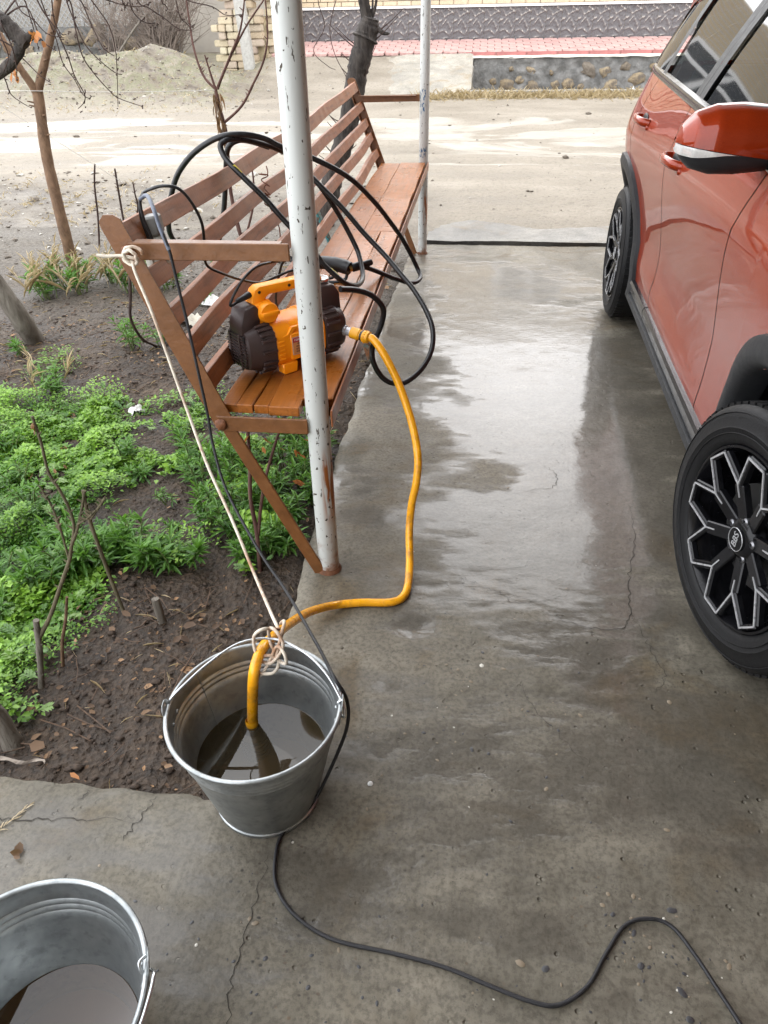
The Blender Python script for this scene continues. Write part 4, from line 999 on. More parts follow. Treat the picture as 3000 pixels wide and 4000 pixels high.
# spray gun lying on the seat
gun = empty('spray_gun', (-.47, 2.58, seat_top(2.58) + .045)); tag(gun, 'black trigger spray gun lying on the wet seat', 'spray gun')
go = Vector(gun.location)
gt = Vector((-.405, 2.6, .600)) - go
mb = MB(); mb.tube(smooth_path([(-.16, .05, .0), (-.10, .03, .018), (-.05, .02, .022), (0, .01, .015), (.03, .0, .008)], 5), [.020] * 6 + [.023] * 6 + [.025] * 6 + [.024] * 3, 14); mb.build('grip', M_BLACKP, gun, smooth=50)
conn([(.011, 0), (.011, .012), (.008, .013)], M_BRASS, 'brass_fitting', Vector((.028, .0, .008)), gt, gun, 6)
conn([(.013, .010), (.0155, .012), (.0155, .045), (.0115, .05), (.0115, .085), (.009, .09)], M_BLACKP, 'hose_nut', Vector((.028, .0, .008)), gt, gun, 18)
mb = MB(); mb.tube(smooth_path([(.02, .0, -.005), (.012, -.012, -.028), (-.03, -.02, -.036), (-.08, -.01, -.030), (-.12, .012, -.012)], 5), .006, 8); mb.build('trigger_guard', M_BLACKP, gun, smooth=50)
MB().tube(smooth_path([(-.02, .002, -.004), (-.03, -.008, -.02), (-.055, -.01, -.026)], 4), .0055, 8).build('trigger', M_BLACKP, gun, smooth=50)
MB().tube([(-.15, .048, 0), (-.30, .10, .06)], [.012, .008], 12).build('lance', M_BLACKP, gun, smooth=50)

CABLE1 = [(-.747, 1.66, .87), (-.741, 1.64, .918), (-.746, 1.625, .973), (-.742, 1.62, 1.012), (-.715, 1.6, 1.022), (-.686, 1.555, 1.001), (-.674, 1.54, .972), (-.658, 1.53, .926), (-.652, 1.53, .846), (-.646, 1.53, .761), (-.636, 1.52, .64), (-.627, 1.51, .534), (-.623, 1.5, .462), (-.583, 1.44, .364), (-.478, 1.32, .274), (-.389, 1.22, .235), (-.277, 1.04, .247), (-.225, .93, .288), (-.198, .915, .24), (-.196, .888, .19), (-.225, .852, .11), (-.262, .818, .035), (-.313, .765, .006), (-.315, .709, .005), (-.298, .657, .005), (-.252, .612, .005), (-.179, .581, .005), (-.072, .57, .005), (.017, .558, .005), (.094, .538, .005), (.162, .522, .005), (.207, .523, .005), (.255, .556, .005), (.292, .61, .005), (.331, .66, .005), (.373, .677, .005), (.412, .669, .005), (.441, .627, .005), (.471, .566, .005), (.494, .517, .005), (.528, .432, .005), (.60, .25, .005), (.62, -.2, .005)]
cb = rope('extension_cable', CABLE1, .0036, M_CABLE, 7, 10); tag(cb, 'thin black extension cable trailing from the bench across the concrete', 'cable')
rope('tape_wrap', [CABLE1[i] for i in (3, 4, 5, 6, 7)], .0046, m_rubber('grey_tape', (.10, .115, .15), .4), 6, 10, cb)
CABLE2 = [(-.755, 1.66, .9), (-.765, 1.655, .97), (-.745, 1.64, 1.016), (-.708, 1.62, 1.034), (-.68, 1.62, 1.039), (-.654, 1.63, 1.032), (-.639, 1.65, 1.004), (-.633, 1.68, .958), (-.638, 1.7, .919), (-.651, 1.72, .874), (-.656, 1.74, .834), (-.632, 1.78, .803), (-.608, 1.84, .771), (-.574, 1.9, .745), (-.537, 1.95, .749), (-.491, 1.985, .756), (-.45, 2.0, .72), (-.47, 1.98, .64), (-.52, 1.96, .60), (-.56, 1.99, .66), (-.53, 1.97, .77), (-.50, 1.93, .80), (-.524, 1.86, .812), (-.551, 1.8, .815), (-.58, 1.755, .79)]
CABLE2.append(tuple(PM @ Vector((-.178, -.012, .231)))); CABLE2.append(tuple(PM @ Vector((-.14, -.008, .238))))
tag(rope('pump_lead', CABLE2, .0036, M_BLACKR, 7, 10), 'black power lead looping from the hanging socket to the pump handle', 'cable')
# socket strip hanging behind the top slat
sk = empty('extension_socket', (-.765, 1.70, .90), (0, R(-6), R(6))); tag(sk, 'white plug and grey socket hanging behind the top slat', 'socket')
M_SOCK = simple('socket_cream', (.42, .41, .36), .45, 0, .12, 30); M_SOCKG = simple('socket_grey', (.20, .20, .19), .5)
MB().box((0, 0, -.035), (.055, .045, .10)).build('socket_body', M_SOCK, sk, bevel=.006, bseg=2, smooth=40)
MB().box((.002, -.0005, .038), (.052, .047, .045)).build('socket_cap', M_SOCKG, sk, bevel=.005, smooth=40)
MB().box((-.012, -.024, -.035), (.008, .004, .09)).build('socket_rib', M_SOCK, sk)
for z in (-.02, -.06): MB().box((.018, -.0235, z), (.006, .002, .006)).build('socket_screw', M_BLACKP, sk)
MB().tube([(-.03, .01, .03), (-.045, .012, -.01), (-.04, .014, -.04)], [.008, .014, .010], 10).build('plug', M_BLACKP, sk, smooth=50)
# white cord tied to the bench, holding the hose at the bucket
CORD = [(-.746, 1.53, .9), (-.741, 1.52, .878), (-.711, 1.5, .792), (-.678, 1.47, .683), (-.639, 1.43, .574), (-.59, 1.37, .474), (-.522, 1.29, .388), (-.45, 1.19, .311), (-.385, 1.08, .300), (-.352, 1.02, .312)]
cord = rope('white_string', CORD, .0036, M_CORD, 6, 10); tag(cord, 'white cord tied from the bench arm down to the bucket', 'cord')
def knot(c, r, tube_r, seed, n=3, squash=.6):
    rnd = random.Random(seed); pts = []
    for i in range(n * 14):
        a = i / 14 * 2 * PI; k = i / (n * 14)
        pts.append(Vector(c) + Vector((r * math.cos(a) * (1 + .3 * math.sin(a * .37 + seed)), r * .7 * math.sin(a * .5 + seed) , r * math.sin(a) * (1 - .25 * k))) + Vector((rnd.uniform(-.1, .1), rnd.uniform(-.1, .1), rnd.uniform(-.1, .1))) * r)
    return smooth_path(pts, 3)
MB().tube(knot((-.75, 1.535, .91), .018, .0036, 1, 2), .0038, 8).build('knot', M_CORD, cord, smooth=60)
rope('cord_end', [(-.74, 1.535, .905), (-.77, 1.53, .912), (-.80, 1.525, .912), (-.822, 1.52, .915)], .0036, M_CORD, 5, 10, cord)
rope('cord_loop', [(-.352, 1.02, .312), (-.372, .985, .345), (-.392, .98, .325), (-.385, .965, .29), (-.362, .96, .275), (-.34, .968, .295), (-.332, .975, .32), (-.35, .99, .34), (-.366, 1.0, .33), (-.362, .99, .30), (-.345, .972, .272), (-.35, .95, .262), (-.374, .945, .262), (-.388, .95, .27), (-.38, .962, .285), (-.36, .968, .29), (-.337, .966, .275), (-.325, .958, .283), (-.328, .962, .305), (-.345, .975, .31), (-.36, .965, .28), (-.375, .945, .258), (-.392, .94, .254)], .0034, M_CORD, 6, 10, cord)
rope('cord_loop', [(-.35, 1.03, .32), (-.335, 1.01, .345), (-.34, .985, .32), (-.348, .97, .285)], .0034, M_CORD, 6, 10, cord)

# ================================================================== buckets
def m_galv(name):
    t = NT(name); c = t.coord(); n = t.noise(c, 9, 6, .65); n2 = t.noise(c, 55, 4, .6)
    col = t.ramp(n, [(.3, (.25, .27, .275)), (.55, (.40, .42, .42)), (.75, (.52, .54, .53))])
    col = t.mix(t.ramp(n2, [(.52, 0.0), (.68, .45)]), col, (.16, .17, .17))
    col = t.mix(t.math('MULTIPLY', t.voronoi(c, 60), .35), col, (.22, .235, .24))
    return t.pbr(col, t.ramp(n, [(.3, .5), (.7, .33)]), .85, t.bump(n2, .25, .0015))
M_BUCKET = m_galv('galvanised_bucket')
M_WIRE = simple('bail_wire', (.5, .52, .53), .3, .9, .08, 60)
def make_bucket(name, loc, rz, label, wlevel, wlabel, bail_pts, wcol):
    H_, R1, R0 = .262, .161, .106
    e = empty(name, loc, (0, 0, rz)); tag(e, label, 'bucket', 'galvanised buckets on the concrete')
    def rad(z): return lerp(R0, R1, z / H_)
    prof = []
    # outside, from foot to rim
    prof += [(0, .006), (R0 - .004, .006), (R0 - .002, 0), (R0 + .003, 0), (R0 + .0035, .008), (R0 + .0012, .010), (rad(.03), .03)]
    for z in np.linspace(.05, .19, 8): prof.append((rad(z), z))
    for zc in (.205, .217, .229): prof += [(rad(zc - .004), zc - .004), (rad(zc) + .0022, zc), (rad(zc + .004), zc + .004)]
    prof += [(rad(.25), .25), (R1 - .001, .257)]
    for k in range(9):
        a = -PI / 2 * .4 + k / 8 * PI * 1.25; prof.append((R1 + .0025 + .0045 * math.cos(a), H_ + .0045 * math.sin(a)))
    prof += [(R1 - .0028, .252)]
    for zc in (.229, .217, .205): prof += [(rad(zc + .004) - .0012, zc + .004), (rad(zc) + .0010, zc), (rad(zc - .004) - .0012, zc - .004)]
    for z in np.linspace(.19, .02, 10): prof.append((rad(z) - .0012, z))
    prof += [(R0 - .003, .011), (0, .011)]
    MB().lathe(prof, 96).build('shell', M_BUCKET, e, smooth=38)
    # side seam inside and out
    mb = MB(); a = 2.5
    for dr in (.0004, -.0016):
        mb.tube([(math.cos(a) * (rad(z) + dr), math.sin(a) * (rad(z) + dr), z) for z in (.015, .1, .2, .25)], .0012, 6)
    mb.build('seam', M_BUCKET, e, smooth=50)
    # bail ears with rivets
    for s_ in (-1, 1):
        ear = MB(); pl = [(-.024, -.028), (.024, -.028), (.022, .0), (.016, .016), (.007, .023), (-.007, .023), (-.016, .016), (-.022, 0)]
        mt = Matrix.Translation((s_ * (R1 + .0045), 0, H_ - .005)) @ Matrix.Rotation(s_ * .17, 4, 'Y') @ Matrix.Rotation(PI / 2, 4, 'Z') @ Matrix.Rotation(PI / 2, 4, 'X')
        ear.prism(pl, -.0008, .0008, mt); eo = ear.build('ear', M_BUCKET, e, smooth=30, bevel=.0004)
        for yy in (-.016, .016):
            mb = MB()
            mb.lathe([(.005, 0), (.004, .0025), (0, .003)], 12, Matrix.Translation((s_ * (rad(.235) - .0012), yy, .235)) @ Matrix.Rotation(-s_ * PI / 2, 4, 'Y'))
            mb.build('rivet', M_BUCKET, e, smooth=50)
    MB().tube(smooth_path(bail_pts(R1, H_), 8), .0026, 10).build('bail', M_WIRE, e, smooth=60)
    # water
    wt = NT(name + '_water')
    gl = wt.node('ShaderNodeBsdfGlossy'); gl.inputs['Roughness'].default_value = .01
    tp = wt.node('ShaderNodeBsdfTransparent'); tp.inputs['Color'].default_value = wcol + (1,)
    df = wt.node('ShaderNodeBsdfDiffuse'); df.inputs['Color'].default_value = tuple(x * .5 for x in wcol) + (1,)
    tr = wt.node('ShaderNodeMixShader'); tr.inputs[0].default_value = .13; wt.l.new(tp.outputs[0], tr.inputs[1]); wt.l.new(df.outputs[0], tr.inputs[2])
    fr = wt.node('ShaderNodeFresnel'); fr.inputs['IOR'].default_value = 1.48
    mx = wt.node('ShaderNodeMixShader'); wt.l.new(fr.outputs[0], mx.inputs[0]); wt.l.new(tr.outputs[0], mx.inputs[1]); wt.l.new(gl.outputs[0], mx.inputs[2]); wt.l.new(mx.outputs[0], wt.out.inputs['Surface'])
    wo = MB().lathe([(rad(wlevel) - .0013, wlevel + .0012), (rad(wlevel) - .003, wlevel), (0, wlevel)], 96).build('bucket_water', wt.m, None, smooth=50, loc=loc)
    tag(wo, wlabel, 'water', 'water standing in the buckets')
    sd = MB().lathe([(rad(.03) - .004, .0305), (0, .03)], 64).build('sediment', simple(name + '_silt', (.12, .078, .03), .9, 0, .3, 14), e, smooth=50)
    return e
def bail1(R1, H_):
    return [(-R1 - .006, .0, H_ + .012), (-R1 - .012, .004, H_ + .004), (-R1 - .004, .010, H_ - .002), (-R1 + .002, .014, H_ + .012), (-.135, .030, H_ + .030), (-.09, .075, H_ + .045), (-.035, .115, H_ + .055), (.03, .125, H_ + .053), (.09, .098, H_ + .042), (.135, .055, H_ + .026), (R1 + .004, .006, H_ + .005), (R1 + .010, -.012, H_ - .006), (R1 + .008, -.016, H_ - .018), (R1 + .0, -.004, H_ - .014), (R1 - .002, .0, H_ + .004), (R1 + .008, .002, H_ + .010)]
def bail2(R1, H_):
    p = [(R1 + .004, .004, H_ + .012), (R1 - .004, -.004, H_ + .014), (R1 - .002, -.012, H_ + .002), (R1 + .008, -.008, H_ - .006), (R1 + .013, -.02, H_ + .006)]
    for k in range(1, 12):
        a = -k / 12 * PI; p.append(((R1 + .013) * math.cos(a), (R1 + .013) * math.sin(a), H_ + .006 + .006 * math.sin(-a)))
    return p + [(-R1 - .012, 0, H_ + .004), (-R1 - .004, .008, H_)]
make_bucket('bucket', (-.366, .860, .002), R(8), 'galvanised bucket with the orange hose dipping into its water', .118, 'murky water in the bucket that holds the orange hose', bail1, (.42, .35, .22))
make_bucket('bucket', (-.545, .342, .002), R(24), 'galvanised bucket cut off at the lower left corner', .085, 'brownish water in the bucket at the lower left corner', bail2, (.50, .34, .18))

# ================================================================== car
# local frame: u = inwards from the plane of the left wheels, v = rearwards from the front axle, z up
CAR_YAW = R(-1.9)
car = empty('car', (.640, 1.415, 0), (0, 0, CAR_YAW)); tag(car, 'wet orange red crossover car with black wheel arch trim', 'car')
def m_paint():
    t = NT('orange_red_paint'); c = t.coord()
    fl = t.noise(c, 900, 2, .5); n = t.noise(c, 3, 4, .6)
    col = t.ramp(fl, [(.35, (.205, .017, .0025)), (.65, (.285, .031, .004))])
    drops = t.voronoi(c, 85); dm = t.ramp(drops, [(.10, 1.0), (.22, 0.0)]); dn = t.ramp(t.noise(c, 7, 4, .6), [(.52, 0.0), (.6, 1.0)])
    h = t.math('MULTIPLY', dm, dn)
    return t.pbr(col, .45, .25, t.bump(h, .25, .0012), .08, coat=.75, coat_rough=.01)
M_PAINT = m_paint()
M_CLAD = simple('black_cladding', (.018, .019, .021), .5, 0, .12, 40, .0008, 300, spec=.35)
M_SILL = simple('gloss_black_sill', (.010, .010, .012), .2, 0, .1, 20)
M_TYRE = simple('tyre_rubber', (.009, .009, .0095), .55, 0, .2, 60, .0012, 200, spec=.28)
M_RIMB = simple('rim_gloss_black', (.005, .005, .006), .22, 0, .1, 30, spec=.35)
M_RIMS = simple('rim_machined', (.52, .52, .53), .3, .5, .05, 50)
M_RUBSEAL = simple('window_seal', (.012, .012, .013), .5)
t = NT('tinted_glass'); c = t.coord()
gl = t.node('ShaderNodeBsdfGlossy'); gl.inputs['Roughness'].default_value = .03
tr = t.node('ShaderNodeBsdfTransparent'); tr.inputs['Color'].default_value = (.16, .18, .17, 1)
fr = t.node('ShaderNodeFresnel'); fr.inputs['IOR'].default_value = 1.45
bn = t.bump(t.ramp(t.voronoi(c, 120), [(.08, 1.0), (.16, 0.0)]), .3, .001); t.l.new(bn, gl.inputs['Normal'])
mx = t.node('ShaderNodeMixShader'); t.l.new(fr.outputs[0], mx.inputs[0]); t.l.new(tr.outputs[0], mx.inputs[1]); t.l.new(gl.outputs[0], mx.inputs[2]); t.l.new(mx.outputs[0], t.out.inputs['Surface'])
M_TINT = t.m
CW = 1.72                      # body width
HC = CW / 2
AX2 = 2.50                     # rear axle
TR_ = .318; WS = TR_ / .334
def belt_z(v): return interp(v, [-.85, .2, .6, 1.5, 2.3, 2.7, 3.2], [.88, .99, 1.03, 1.065, 1.105, 1.125, 1.12])
def body_u(v, z):
    """half-width recess of the left flank at (v, z)"""
    b = belt_z(v); s = interp(z, [.20, .30, .42, .55, .68, .80, .87, .92, 1.0, 1.12], [.075, .052, .046, .040, .026, .008, .002, .010, .030, .066])
    if v < .2: s += .30 * ((.2 - v) / 1.05) ** 2.6
    if v > 2.5: s += .30 * ((v - 2.5) / .75) ** 2.2
    s -= .020 * math.exp(-((v - 2.5) / .5) ** 2) * math.exp(-((z - .92) / .16) ** 2)
    # flared shoulders over the wheels, hollow doors
    for a in (0, AX2): s -= .016 * math.exp(-((v - a) / .42) ** 2) * math.exp(-((z - .66) / .22) ** 2)
    s += .016 * math.exp(-((v - 1.35) / .8) ** 2) * math.exp(-((z - .52) / .16) ** 2)
    s -= .010 * math.exp(-((z - (.34 + .05 * (v - 1)))/ .05) ** 2) * math.exp(-((v - 1.4) / .8) ** 2)
    return s
ARCH = .392
def arch_z(v):
    z = .255
    for a in (0, AX2):
        d = abs(v - a)
        if d < ARCH: z = max(z, TR_ + math.sqrt(ARCH ** 2 - d * d) * 1.0)
    return z
def side(s_): return s_
def flank(name, vl, vr, nv, ntop, mat, parent, sgn, extra=0.0):
    """panel of the flank between seams vl(z), vr(z)"""
    def fn(a, b):
        v0 = lerp(vl(.6), vr(.6), a); zb = arch_z(v0); zt = belt_z(v0) - .004
        z = lerp(zb, zt, b); v = lerp(vl(z), vr(z), a)
        if zb > .26: v = lerp(v0, v, b)
        u = body_u(v, z) + extra
        return (u if sgn < 0 else CW - u, v, z)
    o = MB().grid(fn, nv, ntop).build(name, mat, parent, smooth=40)
    return o
seamA = lambda z: interp(z, [.2, .45, .7, .85, 1.05], [.71, .695, .665, .62, .53])
seamB = lambda z: interp(z, [.2, .5, .8, 1.1], [1.66, 1.655, 1.625, 1.58])
seamC = lambda z: interp(z, [.2, .5, .66, .8, .95, 1.12], [2.28, 2.30, 2.40, 2.47, 2.44, 2.36])
G_ = .0036
for sgn in (-1, 1):
    flank('fender', lambda z: -.70, lambda z: seamA(z) - G_, 70, 30, M_PAINT, car, sgn)
    fd = flank('front_door', lambda z: seamA(z) + G_, lambda z: seamB(z) - G_, 50, 34, M_PAINT, car, sgn)
    rd = flank('rear_door', lambda z: seamB(z) + G_, lambda z: seamC(z) - G_, 50, 34, M_PAINT, car, sgn)
    flank('quarter_panel', lambda z: seamC(z) + G_, lambda z: 3.16, 60, 30, M_PAINT, car, sgn)
    # dark shell behind the seams
    MB().grid(lambda a, b: ((lambda v, z: ((body_u(v, z) + .03) if sgn < 0 else CW - body_u(v, z) - .03, v, z))(lerp(.45, 2.1, a), lerp(.27, belt_z(lerp(.45, 2.1, a)) - .01, b))), 20, 10).build('inner_shell', M_RUBSEAL, car)
    # door handles: cup, grip, lock boss
    for (door, vh, zh) in ((fd, 1.47, .905), (rd, 2.235, .955)):
        u0 = body_u(vh, zh); f_ = (lambda u: u if sgn < 0 else CW - u); q = -1 if sgn < 0 else 1
        bm = bmesh.new(); bmesh.ops.create_uvsphere(bm, u_segments=20, v_segments=12, radius=1)
        for v in bm.verts: v.co = Vector((v.co.x * .008, v.co.y * .062, v.co.z * .026))
        me = bpy.data.meshes.new('handle_cup'); bm.to_mesh(me); bm.free(); link('handle_cup', me, M_CLAD, door, smooth=60, loc=(f_(u0 + .003), vh, zh))
        pts = [(f_(u0 + .006), vh - .105, zh - .004), (f_(u0 - .024), vh - .085, zh), (f_(u0 - .036), vh - .03, zh + .002), (f_(u0 - .037), vh + .03, zh + .002), (f_(u0 - .026), vh + .075, zh + .002), (f_(u0 + .005), vh + .09, zh + .0)]
        h = MB().tube(smooth_path(pts, 6), .0125, 12)
        h.v = [(x, y, zh + (z - zh) * 1.35) for (x, y, z) in h.v]; h.build('handle', M_PAINT, door, smooth=60)
        MB().lathe([(.012, 0), (.011, .006), (.006, .009), (0, .009)], 14, Matrix.Translation((f_(u0 - .001), vh - .105, zh - .02)) @ Matrix.Rotation(q * PI / 2, 4, 'Y')).build('lock_boss', M_PAINT, door, smooth=50)
    # cladding: arches
    for (ax, nm) in ((0, 'front'), (AX2, 'rear')):
        rings = [(ARCH - .012, .05), (ARCH - .010, -.006), (ARCH + .004, -.022), (ARCH + .035, -.026), (ARCH + .062, -.016), (ARCH + .068, .006)]
        n = 44; vs = []; fs = []
        a0, a1 = R(-14), R(194)
        for i in range(n + 1):
            a = lerp(a0, a1, i / n)
            for (rr, du) in rings:
                v = ax + rr * math.cos(a); z = TR_ + .012 + rr * math.sin(a); z = max(z, .205)
                u = body_u(v, max(z, .3)) + du
                vs.append((u if sgn < 0 else CW - u, v, z))
        k = len(rings)
        for i in range(n):
            for j in range(k - 1): fs.append((i * k + j, i * k + j + 1, (i + 1) * k + j + 1, (i + 1) * k + j))
        MB().add(vs, fs).build('wheel_arch_trim', M_CLAD, car, smooth=50)
        # wheel well
        mb = MB(); vs = []; fs = []
        for i in range(25):
            a = lerp(R(-20), R(200), i / 24)
            for w_ in (.01, .34): vs.append(((body_u(ax, .5) + w_) if sgn < 0 else CW - body_u(ax, .5) - w_, ax + (ARCH + .003) * math.cos(a), TR_ + .012 + (ARCH + .003) * math.sin(a)))
        for i in range(24): fs.append((2 * i, 2 * i + 1, 2 * i + 3, 2 * i + 2))
        c0 = len(vs); vs.append((.39 if sgn < 0 else CW - .39, ax, TR_))
        for i in range(24): fs.append((2 * i + 1, 2 * i + 3, c0))
        mb.add(vs, fs); mb.build('wheel_well', M_RUBSEAL, car)
    # sill: gloss strip over a satin black rocker
    def sillf(prof, mat, nm, v0, v1):
        n = 30; k = len(prof); vs = []; fs = []
        for i in range(n + 1):
            v = lerp(v0, v1, i / n)
            for (du, z) in prof:
                u = body_u(v, .30) + du; vs.append((u if sgn < 0 else CW - u, v, z))
        for i in range(n):
            for j in range(k - 1): fs.append((i * k + j, i * k + j + 1, (i + 1) * k + j + 1, (i + 1) * k + j))
        for i in (0, n): fs.append(tuple(i * k + j for j in range(k)))
        MB().add(vs, fs).build(nm, mat, car, smooth=35)
    sillf([(.01, .318), (-.016, .312), (-.022, .300), (-.016, .262), (.0, .252)], M_SILL, 'sill_strip', .445, 1.652)
    sillf([(.01, .318), (-.016, .312), (-.022, .300), (-.016, .262), (.0, .252)], M_SILL, 'sill_strip', 1.662, 2.09)
    sillf([(.02, .256), (-.022, .248), (-.024, .225), (.005, .195), (.12, .185)], M_CLAD, 'rocker', .40, 2.12)
# ---- greenhouse
def rail_z(v): return interp(v, [.25, .5, 1.0, 1.3, 1.8, 2.3, 2.8, 3.05], [1.05, 1.16, 1.40, 1.475, 1.50, 1.47, 1.38, 1.30])
def green(v, t):
    """t=0 belt, 1 roof rail; returns left-side (u, z)"""
    zb = belt_z(v); zt = rail_z(v); z = lerp(zb, zt, t)
    u = body_u(v, 1.09) + .006 + .20 * ((z - zb) / .42) ** 1.0 + .05 * ((z - zb) / .42) ** 2
    return u, z
def pane(name, vb0, vb1, vt0, vt1, t0, t1, mat, parent, sgn, off=0.0, n=14):
    def fn(a, b):
        t_ = lerp(t0, t1, b); v = lerp(lerp(vb0, vt0, b), lerp(vb1, vt1, b), a); u, z = green(v, t_); u += off
        return (u if sgn < 0 else CW - u, v, z)
    return MB().grid(fn, n, n).build(name, mat, parent, smooth=60)
for sgn in (-1, 1):
    pane('window_surround', .30, 2.98, .42, 3.0, 0.0, 1.0, M_RUBSEAL, car, sgn, .034, 30) if False else None
    pane('front_door_glass', .60, 1.535, 1.02, 1.54, .03, .90, M_TINT, car, sgn, .008)
    pane('rear_door_glass', 1.665, 2.27, 1.66, 2.33, .03, .90, M_TINT, car, sgn, .008)
    pane('quarter_glass', 2.33, 2.74, 2.39, 2.70, .03, .84, M_TINT, car, sgn, .006)
    pane('pillar_trim', 1.535, 1.60, 1.54, 1.60, .0, .98, M_CLAD, car, sgn, -.002, 6)
    pane('pillar_trim', 1.603, 1.665, 1.603, 1.66, .0, .98, M_CLAD, car, sgn, -.002, 6)
    pane('window_divider', 2.27, 2.33, 2.33, 2.39, .0, .95, M_RUBSEAL, car, sgn, -.004, 6)
    pane('roof_rail_seal', .62, 2.78, .62, 2.78, .90, 1.0, M_RUBSEAL, car, sgn, .0, 30)
    pane('rear_pillar', 2.74, 3.04, 2.70, 3.02, .0, .97, M_PAINT, car, sgn, -.001)
    pane('front_pillar', .28, .60, .60, 1.02, .0, .93, M_PAINT, car, sgn, .0)
    # belt moulding
    vs = []; fs = []; n = 40
    for i in range(n + 1):
        v = lerp(.42, 2.78, i / n); zb = belt_z(v); u0 = body_u(v, zb)
        for (du, dz) in ((.012, -.014), (-.003, -.010), (-.007, .004), (.0, .018), (.02, .022)): 
            u = u0 + du; vs.append((u if sgn < 0 else CW - u, v, zb + dz))
    for i in range(n):
        for j in range(4): fs.append((i * 5 + j, i * 5 + j + 1, (i + 1) * 5 + j + 1, (i + 1) * 5 + j))
    MB().add(vs, fs).build('belt_moulding', M_SILL, car, smooth=50)
# roof skin
def rooff(a, b):
    v = lerp(1.0, 3.06, b); u0, z0 = green(v, 1.0); s_ = abs(2 * a - 1)
    u = lerp(u0, CW - u0, a); z = z0 + (.105 - .02 * b) * (1 - s_ ** 2.6)
    return (u, v, z)
MB().grid(rooff, 40, 40).build('roof', M_PAINT, car, smooth=60)
for sgn in (-1, 1):     # rails painted edge between glass and roof
    vs = []; fs = []; n = 40
    for i in range(n + 1):
        v = lerp(.55, 3.06, i / n); u0, z0 = green(v, 1.0)
        for (du, dz) in ((-.006, -.034), (-.022, -.008), (-.012, .012), (.03, .020)):
            u = u0 + du; vs.append((u if sgn < 0 else CW - u, v, z0 + dz))
    for i in range(n):
        for j in range(3): fs.append((i * 4 + j, i * 4 + j + 1, (i + 1) * 4 + j + 1, (i + 1) * 4 + j))
    MB().add(vs, fs).build('roof_rail', M_PAINT, car, smooth=60)
# windscreen, bonnet, nose, tail
def wsf(a, b):
    v = lerp(.20 + .22 * abs(2 * a - 1) ** 2, 1.0 + .02 * abs(2 * a - 1) ** 2, b)
    u0 = lerp(body_u(.3, 1.0) + .10, green(1.0, 1.0)[0], b); z = lerp(1.0 - .0 * abs(2 * a - 1) ** 2, rooff(a, 0)[2], b) - .0
    return (lerp(u0, CW - u0, a), v, z)
MB().grid(wsf, 24, 14).build('windscreen', M_TINT, car, smooth=60)
def hoodf(a, b):
    s_ = abs(2 * a - 1); v = lerp(-.72, .17 + .24 * s_ ** 2, b); u0 = body_u(v, belt_z(v) - .004); z = belt_z(v) - .006 + .07 * (1 - s_ ** 2.5) - .12 * max(0, (-.3 - v) / .42) ** 2
    return (lerp(u0, CW - u0, a), v, z)
MB().grid(hoodf, 30, 24).build('bonnet', M_PAINT, car, smooth=60)
def nosef(a, b):
    z = lerp(.22, .86, b); s_ = abs(2 * a - 1); v = -.70 - .17 * (1 - s_ ** 2.4) + .10 * (b ** 3) - .02 * math.sin(b * PI)
    u0 = body_u(-.70, z); return (lerp(u0, CW - u0, a), v, z)
MB().grid(nosef, 30, 14).build('front_bumper', M_PAINT, car, smooth=60)
MB().box((HC, -.855, .60), (.95, .05, .22)).build('grille', M_CLAD, car, bevel=.02)
M_LAMP = simple('lamp_glass', (.12, .125, .13), .08, .2)
for s_ in (0, 1):
    def hl(a, b, s_=s_):
        q = lerp(.04, .24, a); p = nosef(q, lerp(.76, .90, b) - .06 * a); return (p[0] if s_ == 0 else CW - p[0], p[1] - .012 * math.sin(PI * b), p[2])
    MB().grid(hl, 14, 6).build('headlight', M_LAMP, car, smooth=60)
MB().grid(lambda a, b: (lerp(.16, CW - .16, a), lerp(.10, .26, b) + .23 * abs(2 * a - 1) ** 2, .985 - .01 * b + .02 * (1 - abs(2 * a - 1) ** 2)), 20, 2).build('cowl', M_CLAD, car, smooth=60)
def tailf(a, b):
    z = lerp(.28, 1.13, b); s_ = abs(2 * a - 1); v = 3.16 + .12 * (1 - s_ ** 2.6) - .03 * abs(b - .4)
    u0 = body_u(3.16, z); return (lerp(u0, CW - u0, a), v, z)
MB().grid(tailf, 30, 18).build('tailgate', M_PAINT, car, smooth=60)
def rgf(a, b):
    t0 = tailf(a, 1.0); t1 = rooff(a, 1.0); return tuple(lerp(t0[k], t1[k], b) for k in range(3))
MB().grid(rgf, 24, 10).build('rear_glass', M_TINT, car, smooth=60)
M_TLAMP = simple('tail_lamp', (.25, .01, .01), .1, 0, .1, coat=.8)
for s_ in (0, 1):
    def tl(a, b, s_=s_):
        v = lerp(2.86, 3.165, a); z = lerp(.93, 1.05, b) - .02 * a; u = body_u(v, z) - .006 * math.sin(PI * b); return (u if s_ == 0 else CW - u, v, z)
    MB().grid(tl, 16, 6).build('tail_lamp', M_TLAMP, car, smooth=60)
MB().box((HC, 1.2, .22), (CW - .32, 3.3, .05)).build('underbody', M_RUBSEAL, car)
